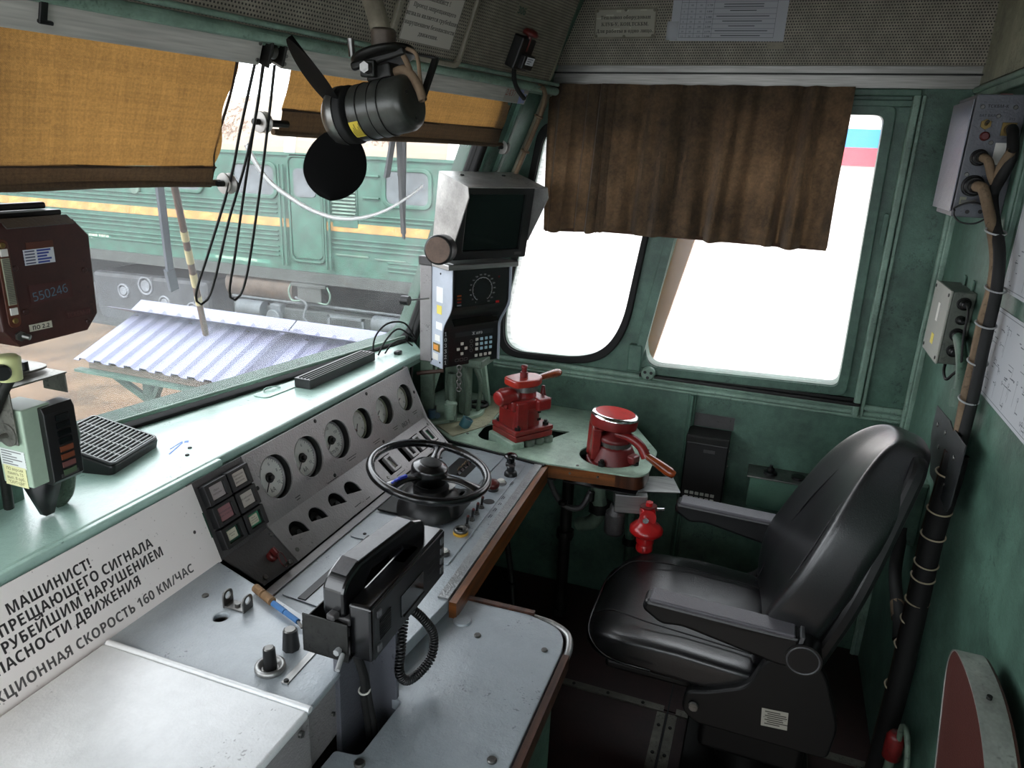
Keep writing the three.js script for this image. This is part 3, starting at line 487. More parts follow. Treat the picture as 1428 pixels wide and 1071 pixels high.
// controller wheel on its drum
{
  const c = thing('controller_wheel', 'glossy black three spoke controller wheel with blue tape on one spoke', 'wheel');
  mesh(c, 'base_plate', at(box(0.20, 0.006, 0.21, 0.002), 0.835, 0.787, 1.685), M.darkSteel);
  mesh(c, 'drum', [smoothTurned([[0, 0.06], [0.05, 0.06], [0.075, 0.05], [0.092, 0.02], [0.095, 0]]).translate(0.80, 0.79, 1.64), turned([[0.05, 0], [0.05, 0.075], [0, 0.075]]).translate(0.795, 0.79, 1.632)], M.black);
  const eye = rounded([[-0.05, -0.02, 0.012], [0.05, -0.02, 0.012], [0.062, 0.004, 0.01], [0.045, 0.02, 0.01], [-0.045, 0.02, 0.01], [-0.062, 0.004, 0.01]]); eye.holes.push(rounded([[-0.036, -0.008, 0.006], [0.036, -0.008, 0.006], [0.042, 0.003, 0.006], [-0.042, 0.003, 0.006]], THREE.Path));
  mesh(c, 'index_block', at(ext(eye, 0.036, 0.003), 0, 0, 0, -Math.PI / 2, Math.PI / 2, 0), M.black, [0.722, 0.80, 1.655]);
  const w = part(c, 'wheel', null); w.position.set(0.81, 0.90, 1.652); w.rotation.z = 0.16;
  const rim = new THREE.TorusGeometry(0.163, 0.0115, 20, 160), p = rim.attributes.position;
  for (let i = 0; i < p.count; i++) { const x = p.getX(i), y = p.getY(i), a = Math.atan2(y, x), r = Math.hypot(x, y), under = Math.max(0, -Math.cos(Math.atan2(p.getZ(i), r - 0.163) * 1) ), f = 1 + 0.0016 / 0.0125 * Math.sin(a * 72) * (r < 0.163 ? 1 : 0); const nr = 0.163 + (r - 0.163) * f; p.setXY(i, Math.cos(a) * nr, Math.sin(a) * nr); }
  rim.computeVertexNormals();
  mesh(w, 'rim', at(rim, 0, 0, 0, Math.PI / 2), M.gloss);
  for (const a of [1.31, -1.26, 3.18]) {
    const dx = Math.cos(a), dz = Math.sin(a), sp = new THREE.BufferGeometry(), pts = [], N = 14, K = 12;
    for (let i = 0; i <= N; i++) { const t = i / N, r = 0.035 + t * 0.128, wd = 0.020 - 0.007 * Math.sin(t * Math.PI) + 0.006 * Math.max(0, t - 0.75) * 4, th = 0.008, y = -0.008 + 0.01 * Math.sin(t * Math.PI * 0.9) - 0.0; for (let k = 0; k <= K; k++) { const b = k / K * Math.PI * 2; pts.push(dx * r - dz * wd * Math.cos(b), y + th * Math.sin(b), dz * r + dx * wd * Math.cos(b)); } }
    const ix = []; for (let i = 0; i < N; i++) for (let k = 0; k < K; k++) { const a0 = i * (K + 1) + k, b0 = a0 + K + 1; ix.push(a0, a0 + 1, b0, b0, a0 + 1, b0 + 1); }
    sp.setAttribute('position', new THREE.Float32BufferAttribute(pts, 3)); sp.setIndex(ix); sp.computeVertexNormals();
    sp.setAttribute('uv', new THREE.Float32BufferAttribute(new Float32Array(pts.length / 3 * 2), 2));
    mesh(w, 'spoke', sp, M.gloss2);
  }
  mesh(w, 'hub', smoothTurned([[0, 0.026], [0.030, 0.0255], [0.034, 0.022], [0.046, 0.018], [0.052, 0.010], [0.050, -0.03], [0, -0.03]], 40), M.gloss);
  mesh(w, 'hub_disc', [smoothTurned([[0, 0.0285], [0.014, 0.0283], [0.018, 0.027], [0.028, 0.0275], [0.029, 0.024]], 40)], M.darkSteel);
  mesh(w, 'washer', [at(smoothTurned([[0.03, -0.030], [0.062, -0.032], [0.062, -0.036], [0.03, -0.036]], 40), -0.012, 0, 0.016)], M.aluminium);
  mesh(w, 'blue_tape', [0, 1, 2].map((i) => at(box(0.03, 0.024, 0.009, 0.003), Math.cos(-1.26) * (0.105 + 0.012 * i), 0.004 - 0.003 * i, Math.sin(-1.26) * (0.105 + 0.012 * i), 0.2 * i, 1.26 + 0.15 * i)), M.deepBlue);
  based(c, 0.82, 0.785, 1.66);
}
// dashboard hood under the windscreen
{
  const c = thing('dashboard_hood', 'pale teal painted dashboard shelf over the gauges, chipped along its edge', 'dashboard');
  const sh = (pts) => { const s = poly(pts.map(([x, z]) => [z, x])); return s; };
  const FH = frame(V(0, 1.05, 0), V(0, 0, 1), V(1, 0, 0));
  const back = (z) => 1.485 - 0.1945 * (z - 1.2);
  onto(c, 'shelf', ext(sh([[1.138, -0.30], [1.138, 2.262], [1.20, 2.335], [back(2.40), 2.40], [back(0.77), 0.77], [back(0.77), 0.76], [back(1.6), -0.3]]), 0.024, 0.005).translate(0, 0, -0.024), M.hood, FH);
  mesh(c, 'thick_edge', [at(box(0.10, 0.044, 1.52, 0.006), 1.176, 1.026, 0.462)], M.hood);
  mesh(c, 'under_lip', [at(box(0.018, 0.02, 1.03, 0.003), 1.15, 1.022, 1.75)], M.sill);
  const oval = rounded([[1.60, 1.300, 0.02], [2.02, 1.262, 0.012], [2.02, 1.295, 0.012], [1.60, 1.355, 0.02]]);
  onto(c, 'cover_plate', ext(oval, 0.003, 0.001), M.hood, FH);
  mesh(c, 'loop_handle', tube([[1.335, 1.05, 1.63], [1.345, 1.058, 1.65], [1.335, 1.058, 1.68], [1.32, 1.054, 1.69]], 0.0022, 16, 6), M.hood);
  for (const [x, z] of [[1.21, 1.20], [1.235, 1.235], [1.2, 2.2]]) mesh(c, 'screw', at(screwHead(0.005), 0, 0, 0, -Math.PI / 2), M.darkSteel, [x, 1.05, z]);
  mesh(c, 'blue_smear', [at(box(0.004, 0.0005, 0.07), 1.262, 1.0503, 1.22, 0, 0.35), at(box(0.003, 0.0005, 0.05), 1.275, 1.0503, 1.235, 0, 0.2), at(box(0.010, 0.0005, 0.012), 1.27, 1.0503, 1.262, 0, 0.7)], M.deepBlueSmear);
  based(c, 1.25, 1.026, 1.2);
}
// sign board at the left of the console
{
  const c = thing('warning_board', 'white board with a warning to the driver in black Cyrillic capitals under the teal shelf', 'sign');
  onFrame(c, FG, 0.66, -0.09, 0.002);
  const art = printed(0.90, 0.19, (g, w, h) => {
    g.fillStyle = '#e8e2de'; g.fillRect(0, 0, w, h);
    for (let i = 0; i < 160; i++) { g.fillStyle = `rgba(90,80,75,${0.1 + 0.25 * rnd()})`; g.fillRect(rnd() * w, rnd() * h, 0.001 + 0.002 * rnd(), 0.001 + 0.002 * rnd()); }
    g.fillStyle = '#262424';
    g.scale(0.92, 1);
    text(g, 'МАШИНИСТ!', 0.597, 0.050, 0.0275, 'center', 'sans-serif', 'bold');
    text(g, 'ПРОЕЗД ЗАПРЕЩАЮЩЕГО СИГНАЛА', 0.826, 0.077, 0.0275, 'right', 'sans-serif', 'bold');
    text(g, 'ЯВЛЯЕТСЯ ГРУБЕЙШИМ НАРУШЕНИЕМ', 0.843, 0.104, 0.0275, 'right', 'sans-serif', 'bold');
    text(g, 'БЕЗОПАСНОСТИ ДВИЖЕНИЯ', 0.768, 0.131, 0.0275, 'right', 'sans-serif', 'bold');
    g.fillStyle = '#4c4a49';
    text(g, 'КОНСТРУКЦИОННАЯ СКОРОСТЬ 160 КМ/ЧАС', 0.898, 0.172, 0.0270, 'right', 'sans-serif', 'bold');
    g.fillStyle = '#3a3432'; g.beginPath(); g.arc(0.937, 0.098, 0.004, 0, 7); g.fill();
  }, 2200, { rough: 0.45 });
  mesh(c, 'board', box(0.90, 0.186, 0.003), art, [0, 0, 0.002]);
  mesh(c, 'chipped_edge', [at(box(0.003, 0.06, 0.004), 0.449, -0.005, 0.002)], M.darkGreen);
}
// left cabinet: its painted top with knobs, and the light flap top next to it
{
  const c = thing('side_cabinet', 'grey console cabinet with a raised top of knobs left of the radio', 'cabinet');
  const FC = frame(V(0, 0.862, 0), V(0, 0, 1), V(1, 0, 0));
  const topS = rounded([[0.802, 1.062], [0.802, 0.612, 0.005], [0.93, 0.616, 0.04], [0.985, 0.672, 0.06], [1.106, 1.062]]);
  topS.holes.push(circle(0.947, 0.914, 0.014));
  onto(c, 'raised_top', ext(topS, 0.012, 0.003).translate(0, 0, -0.012), M.desk, FC);
  onto(c, 'hole_lining', at(post(0.016, 0.04, 20), 0.947, 0.914, -0.055), M.black, FC);
  const skirt = rounded([[0.79, 1.05], [0.79, 0.622], [0.925, 0.625, 0.04], [0.978, 0.678, 0.06], [1.098, 1.05]]);
  onto(c, 'skirt', ext(skirt, 0.12, 0).translate(0, 0, -0.135), M.grey, FC);
  mesh(c, 'front_face', [at(box(0.02, 0.85, 1.10, 0.004), 0.624, 0.425, 0.26)], M.grey);
  mesh(c, 'flap_top', at(box(0.44, 0.016, 1.10, 0.007), 0.825, 0.862, 0.247), M.deskLight);
  mesh(c, 'edge_bead', rod([0.606, 0.868, 0.801], [1.04, 0.868, 0.801], 0.006), M.deskLight);
  each(c, 'bolt', [at(hexbolt(0.006, 0.006), 0.613, 0.835, 0.78, 0, -Math.PI / 2), at(hexbolt(0.004, 0.005), 0.613, 0.80, 0.87, 0, -Math.PI / 2)], M.steel);
  const br = part(c, 'eye_bracket', FC, 0.986, 0.905, 0);
  const ear = rounded([[-0.014, 0, 0], [0.014, 0, 0], [0.014, 0.034, 0.014], [-0.014, 0.034, 0.014]]); ear.holes.push(circle(0, 0.022, 0.0075));
  mesh(br, 'plate', at(box(0.026, 0.052, 0.004, 0.0015), 0, 0, 0.002), M.steel);
  for (const s of [-1, 1]) mesh(br, 'ear', at(ext(ear, 0.004, 0.001), 0, s * 0.024 + 0.002, 0, Math.PI / 2), M.steel);
  mesh(br, 'bolt', at(hexbolt(0.006, 0.005), 0, 0, 0.004), M.steel);
  const k1 = part(c, 'rotary_knob', FC, 0.923, 0.733, 0); mesh(k1, 'knob', at(new THREE.CylinderGeometry(0.013, 0.016, 0.04, 8), 0, 0, 0.02, Math.PI / 2), M.black); mesh(k1, 'cap', post(0.0115, 0.042, 20, 0.002), M.steel);
  const k2 = part(c, 'rotary_knob', FC, 0.862, 0.732, 0);
  mesh(k2, 'ring', smoothTurned([[0.015, 0.003], [0.020, 0.010], [0.026, 0.010], [0.027, 0.004], [0.026, 0]]).rotateX(Math.PI / 2), M.aluminium); mesh(k2, 'ring_floor', post(0.018, 0.003), M.steel);
  mesh(k2, 'knob', at(new THREE.CylinderGeometry(0.0105, 0.012, 0.042, 8), 0, 0, 0.023, Math.PI / 2), M.black); mesh(k2, 'cap', [post(0.0095, 0.046, 20, 0.002)], M.steel);
  const st = part(c, 'name_strip', FC, 0.89, 0.688, 0.001); st.rotateZ(0.03); mesh(st, 'strip', at(box(0.10, 0.014, 0.002, 0.0008), 0, 0, 0), M.aluminium);
  for (const s of [-1, 1]) mesh(st, 'rivet', post(0.0045, 0.003, 12, 0.001), M.darkSteel, [s * 0.044, 0, 0.001]);
  onto(c, 'screw', screwHead(0.007), M.steel, FC, 0.990, 0.99, 0);
  based(c, 0.85, 0, 0.6);
}
{ // pens lying along the edge of the cabinet
  const a = V(0.905, 0.873, 1.040), b = V(0.845, 0.873, 1.015), e = V(0.84, 0.872, 1.012), f = V(0.76, 0.872, 0.982), g = V(0.745, 0.868, 0.974);
  const d = thing('cork_stub', 'two pale brown cork stubs lying end to end on the cabinet edge', 'cork'); const mid = a.clone().lerp(b, 0.5);
  mesh(d, 'stub', rod(a, mid.clone().lerp(a, 0.08), 0.009, 14), M.cork); mesh(d, 'stub', rod(mid.clone().lerp(b, 0.08), b, 0.009, 14), M.cork); based(d, mid.x, 0.864, mid.z);
  const p = thing('blue_pen', 'short blue pen lying on the cabinet edge behind the radio', 'pen'); const m2 = e.clone().lerp(f, 0.5);
  mesh(p, 'barrel', [rod(e, m2.clone().lerp(e, 0.04), 0.006, 12), rod(m2, f, 0.0055, 12)], M.blue); mesh(p, 'tip', rod(f, g, 0.003, 10), M.steel); based(p, m2.x, 0.864, m2.z);
}
// low table in front of the cabinet
{
  const c = thing('low_table', 'blue grey table with oak edging and a rounded corner beside the seat', 'table');
  const FT = frame(V(0, 0.74, 0), V(0, 0, 1), V(1, 0, 0));
  const t = rounded([[1.352, 0.618], [1.358, 0.41, 0.01], [1.33, 0.305, 0.085], [0.45, 0.300], [0.45, 0.612], [0.855, 0.600, 0.01], [0.860, 0.553, 0.012], [1.0, 0.548, 0.008], [1.005, 0.60]]);
  onto(c, 'top', ext(t, 0.026, 0.003).translate(0, 0, -0.026), M.desk, FT);
  onto(c, 'oak_edge', [bar([1.358, 0.622, -0.012], [1.366, 0.40, -0.012], 0.012, 0.032, V(0, 0, 1))], M.woodWorn, FT);
  const curve = tube([[1.366, 0.405, -0.012], [1.358, 0.35, -0.012], [1.335, 0.312, -0.012], [1.29, 0.296, -0.012], [1.25, 0.294, -0.012]], 0.0085, 20, 8);
  onto(c, 'rim_corner', curve, M.aluminium, FT);
  onto(c, 'oak_edge', [bar([1.25, 0.292, -0.014], [0.45, 0.288, -0.014], 0.014, 0.036, V(0, 0, 1))], M.woodWorn, FT);
  mesh(c, 'apron', [at(box(0.012, 0.70, 0.78), 0.33, 0.36, 0.88), at(box(0.26, 0.70, 0.012), 0.455, 0.36, 1.28)], M.wall);
  mesh(c, 'disc', at(new THREE.CylinderGeometry(0.019, 0.021, 0.004, 32), 0.541, 0.742, 1.275), M.desk);
  for (const [x, z, r] of [[0.575, 1.335, 0.006], [0.34, 1.251, 0.007], [0.336, 0.936, 0.009], [0.543, 0.843, 0.010], [0.49, 1.24, 0.008]]) mesh(c, 'screw', at(screwHead(r), 0, 0, 0, -Math.PI / 2), M.steel, [x, 0.74, z]);
  mesh(c, 'shelf_below', at(box(0.34, 0.01, 0.5), 0.58, 0.55, 0.95), M.darkSteel);
  based(c, 0.45, 0, 0.9);
}
// counter with the brake valves
{
  const c = thing('side_counter', 'pale green metal counter with an oak front edge under the side window', 'counter');
  const FT = frame(V(0, 0.79, 0), V(0, 0, 1), V(1, 0, 0));
  const t = rounded([[2.628, 1.22], [2.628, 0.44], [2.33, 0.278, 0.02], [2.10, 0.275, 0.07], [2.075, 0.60, 0.02], [2.13, 0.965], [2.27, 1.14], [2.42, 1.24]]);
  t.holes.push(rounded([[2.165, 0.70, 0.01], [2.175, 0.895, 0.06], [2.34, 0.91, 0.06], [2.38, 0.60, 0.01]], THREE.Path), circle(2.225, 0.425, 0.098));
  onto(c, 'top', ext(t, 0.006, 0.001, 24).translate(0, 0, -0.006), M.counter, FT);
  onto(c, 'corner_plate', ext(rounded([[2.61, 1.2], [2.61, 0.92, 0.02], [2.30, 0.895, 0.03], [2.15, 0.965], [2.27, 1.13], [2.40, 1.22]]), 0.004, 0.001), M.cream, FT);
  mesh(c, 'oak_front', [bar([0.60, 0.762, 2.088], [0.375, 0.762, 2.112], 0.02, 0.046)], M.woodEdge);
  const cr = rounded([[2.102, 0.378], [2.102, 0.285, 0.05], [2.20, 0.282], [2.20, 0.30], [2.125, 0.305, 0.03], [2.122, 0.378]]);
  onto(c, 'oak_corner', ext(cr, 0.046, 0.002).translate(0, 0, -0.052), M.woodDark, FT);
  for (const [x, z] of [[0.52, 2.087], [0.43, 2.096]]) mesh(c, 'nail', at(post(0.004, 0.003, 10), 0, 0, 0, Math.PI), M.steel, [x, 0.765, z]);
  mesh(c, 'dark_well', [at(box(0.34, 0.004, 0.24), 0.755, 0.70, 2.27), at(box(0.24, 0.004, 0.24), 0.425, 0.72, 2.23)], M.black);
  mesh(c, 'gap_cover', bar([0.6, 0.782, 2.078], [1.06, 0.782, 2.155], 0.03, 0.008), M.black);
  mesh(c, 'pipe_stub', [at(smoothTurned([[0.012, 0.0], [0.02, 0], [0.02, 0.035], [0.0155, 0.036], [0.0145, 0.03], [0.0145, 0.0]], 28), 0, 0, 0, 0.2, 0, 0.45)], M.teal, [0.965, 0.795, 2.245]);
  mesh(c, 'stub_bore', at(new THREE.CircleGeometry(0.0145, 24), 0, 0, 0, -Math.PI / 2).translate(0, 0.029, 0).applyMatrix4(new THREE.Matrix4().makeRotationFromEuler(new THREE.Euler(0.2, 0, 0.45, 'ZYX'))), M.black, [0.965, 0.795, 2.245]);
  for (const [x, z] of [[0.93, 2.2], [0.5, 2.1], [0.31, 2.33], [1.02, 2.2]]) mesh(c, 'screw', at(screwHead(0.005), 0, 0, 0, -Math.PI / 2), M.steel, [x, 0.79, z]);
  based(c, 0.7, 0.76, 2.35);
}

// ---------------------------------------------------------------- radio set on its post
{
  const c = thing('radio_set', 'black cab radio with its handset on top, on a grey post', 'radio');
  mesh(c, 'post', [at(box(0.065, 0.40, 0.012, 0.002), 0.592, 0.735, 1.008), at(box(0.012, 0.40, 0.11, 0.002), 0.622, 0.735, 0.955)], M.boxGrey);
  mesh(c, 'foot', [at(box(0.075, 0.006, 0.12), 0.592, 0.536, 0.95)], M.darkSteel);
  // sheet metal tray behind the set
  mesh(c, 'tray', [at(box(0.09, 0.075, 0.003, 0.001), 0.628, 0.945, 0.882), at(box(0.003, 0.06, 0.30, 0.001), 0.672, 0.938, 1.03), at(box(0.09, 0.003, 0.30), 0.628, 0.909, 1.03), at(box(0.09, 0.06, 0.003), 0.628, 0.938, 1.18)], M.darkSteel);
  mesh(c, 'tray_inside', at(box(0.08, 0.004, 0.29), 0.628, 0.913, 1.03), M.black);
  mesh(c, 'mount_block', [at(box(0.03, 0.02, 0.05, 0.004), 0.605, 0.955, 0.912), at(box(0.03, 0.015, 0.04, 0.004), 0.60, 0.978, 0.912)], M.darkGrey);
  mesh(c, 'tray_bolt', [at(hexbolt(0.006, 0.01), 0.60, 0.93, 0.88, 0, Math.PI), rod([0.592, 0.925, 0.878], [0.585, 0.915, 0.850], 0.0045)], M.tieGrey);
  // set
  const b = new THREE.Group(); b.name = 'front_unit'; c.add(b); b.position.set(0.568, 0.962, 1.043); b.rotation.y = -Math.PI / 2 + 0.02; b.rotation.order = 'YXZ'; b.rotation.z = 0;
  mesh(b, 'case', ext(rrect(-0.149, -0.056, 0.298, 0.110, 0.008), 0.044, 0.005).translate(0, 0, -0.024), M.gloss);
  mesh(b, 'front_plate', at(box(0.288, 0.100, 0.003, 0.001), 0, 0, 0.021), M.black);
  mesh(b, 'display', at(box(0.092, 0.044, 0.002), -0.002, -0.006, 0.0232), M.screen);
  mesh(b, 'display_lip', at(box(0.085, 0.003, 0.004, 0.001), 0.004, -0.032, 0.024), M.darkSteel);
  for (let i = 0; i < 4; i++) mesh(b, 'key', at(box(0.014, 0.014, 0.004, 0.002), 0.130, 0.034 - i * 0.022, 0.0235), M.greyGloss);
  for (const s of [0.034, -0.034]) mesh(b, 'key', at(box(0.014, 0.014, 0.004, 0.002), -0.128, s, 0.0235), M.greyGloss);
  mesh(b, 'speaker_slots', Array.from({ length: 9 }, (_, i) => at(box(0.04, 0.0014, 0.0012), -0.105, 0.018 - i * 0.005, 0.0228)), M.darkSteel);
  mesh(b, 'legend', [0, 1, 2, 3, 4].map((i) => at(box(0.03, 0.0016, 0.0006), 0.085, 0.03 - i * 0.014, 0.0226)), M.darkGrey);
  mesh(b, 'top_label', at(box(0.06, 0.001, 0.022), 0.03, 0.0535, -0.006), M.tan);
  // handset across the top
  const h = new THREE.Group(); h.name = 'handset'; c.add(h); h.position.set(0.606, 1.0, 1.03); h.rotation.y = -Math.PI / 2 - 0.10;
  const prof = new THREE.Shape(); prof.moveTo(-0.135, -0.03); prof.lineTo(-0.135, 0.03); prof.quadraticCurveTo(-0.13, 0.046, -0.112, 0.056); prof.lineTo(-0.088, 0.066); prof.lineTo(0.082, 0.066); prof.lineTo(0.108, 0.056); prof.quadraticCurveTo(0.122, 0.048, 0.122, 0.03);
  prof.lineTo(0.122, -0.022); prof.lineTo(0.068, -0.022); prof.lineTo(0.062, 0.012); prof.lineTo(0.04, 0.034); prof.lineTo(-0.055, 0.034); prof.lineTo(-0.078, 0.012); prof.lineTo(-0.082, -0.03); prof.closePath();
  mesh(h, 'grip', ext(prof, 0.046, 0.006, 10).translate(0, 0, -0.023), M.gloss);
  mesh(h, 'grip_face', at(box(0.165, 0.002, 0.034, 0.0008), -0.003, 0.0668, 0), M.greyGloss);
  mesh(h, 'name_tape', at(box(0.034, 0.0015, 0.032), -0.102, 0.0625, 0, 0, 0, 0.42), M.greyGloss);
  mesh(h, 'cable_lug', at(box(0.02, 0.012, 0.018, 0.004), -0.14, -0.012, 0.004), M.darkGrey);
  // leads down the post
  each(c, 'lead', [tube([[0.588, 0.92, 0.905], [0.582, 0.84, 0.925], [0.584, 0.80, 0.928], [0.586, 0.70, 0.945], [0.59, 0.60, 0.95]], 0.0065, 24, 8), tube([[0.596, 0.92, 0.918], [0.584, 0.84, 0.934], [0.578, 0.79, 0.935], [0.576, 0.70, 0.95], [0.58, 0.60, 0.955]], 0.006, 24, 8), tube([[0.60, 0.92, 0.93], [0.59, 0.82, 0.94], [0.588, 0.72, 0.955], [0.59, 0.6, 0.96]], 0.005, 24, 8)], M.rubber);
  mesh(c, 'cable_tie', [at(new THREE.TorusGeometry(0.0098, 0.0018, 8, 24), 0.584, 0.812, 0.930, 1.35, 0.3, 0)], M.white);
  // coiled cord: a helix round a hanging loop
  const path = new THREE.CatmullRomCurve3([V(0.562, 0.915, 1.045), V(0.547, 0.86, 1.00), V(0.545, 0.815, 0.99), V(0.54, 0.785, 1.01), V(0.532, 0.778, 1.045), V(0.524, 0.79, 1.08), V(0.526, 0.83, 1.095), V(0.54, 0.88, 1.075), V(0.562, 0.92, 1.05)]);
  const turns = 62, N = turns * 10, fr = path.computeFrenetFrames(N), pts = [];
  for (let i = 0; i <= N; i++) { const t = i / N, p = path.getPointAt(t), a = t * turns * Math.PI * 2; pts.push(p.addScaledVector(fr.normals[i], 0.0072 * Math.cos(a)).addScaledVector(fr.binormals[i], 0.0072 * Math.sin(a))); }
  mesh(c, 'coiled_cord', new THREE.TubeGeometry(new THREE.CatmullRomCurve3(pts), N, 0.0026, 6), M.black);
  based(c, 0.6, 0.54, 0.96);
}

// ---------------------------------------------------------------- train display, warning monitor and their stand
{
  const c = thing('display_stand', 'pale green pedestal with brackets and a bundle of pipes under the black display', 'stand');
  const FT = frame(V(0, 0.794, 0), V(0, 0, 1), V(1, 0, 0));
  onto(c, 'foot_plate', ext(rounded([[2.17, 1.10, 0.05], [2.36, 0.94, 0.05], [2.56, 0.99, 0.03], [2.60, 1.18, 0.02], [2.30, 1.22, 0.02]]), 0.014, 0.003), M.counter, FT);
  mesh(c, 'column', [at(box(0.035, 0.235, 0.05, 0.004), 1.01, 0.915, 2.36), at(box(0.05, 0.235, 0.03, 0.004), 1.05, 0.915, 2.33), at(box(0.16, 0.03, 0.14, 0.005), 1.0, 1.02, 2.36)], M.counterDark);
  each(c, 'gusset', [bar([0.99, 1.0, 2.43], [0.99, 0.81, 2.52], 0.012, 0.012), bar([0.96, 1.02, 2.40], [0.97, 0.80, 2.50], 0.014, 0.022), bar([1.09, 1.0, 2.30], [1.12, 0.81, 2.23], 0.014, 0.02)], M.counter);
  each(c, 'hydraulic_pipe', [tube([[1.0, 1.0, 2.31], [0.985, 0.93, 2.32], [0.99, 0.80, 2.33]], 0.012, 12, 10), tube([[1.03, 0.98, 2.28], [1.03, 0.90, 2.28], [1.02, 0.80, 2.27]], 0.016, 12, 10), tube([[0.97, 0.99, 2.35], [0.955, 0.93, 2.37], [0.97, 0.81, 2.39]], 0.008, 12, 8)], M.counterDark);
  mesh(c, 'flask', [at(smoothTurned([[0, 0], [0.022, 0], [0.022, 0.05], [0.026, 0.055], [0.024, 0.062], [0.012, 0.07], [0, 0.07]]), 1.03, 0.808, 2.27)], M.counter);
  each(c, 'stub', [at(post(0.011, 0.042, 14), 1.13, 0.806, 2.26, -Math.PI / 2), at(post(0.011, 0.038, 14), 1.10, 0.806, 2.275, -Math.PI / 2)], M.steel);
  each(c, 'small_valve', [at(hexbolt(0.014, 0.03), 1.08, 0.82, 2.22, -Math.PI / 2), at(hexbolt(0.012, 0.03), 1.065, 0.825, 2.235, 0.4, 0.6)], M.blueDull);
  mesh(c, 'lever_rod', rod([1.13, 0.985, 2.20], [1.04, 1.0, 2.23], 0.007), M.woodWorn);
  const links = []; for (let i = 0; i < 7; i++) links.push(at(new THREE.TorusGeometry(0.008, 0.0022, 6, 14), 0.978, 1.022 - i * 0.0135, 2.225, 0, i % 2 ? Math.PI / 2 : 0.3));
  mesh(c, 'chain', links, M.steel);
  mesh(c, 'ring', at(new THREE.TorusGeometry(0.035, 0.007, 8, 28), 0.99, 0.815, 2.44, Math.PI / 2), M.darkSteel);
  based(c, 1.05, 0.794, 2.4);
}
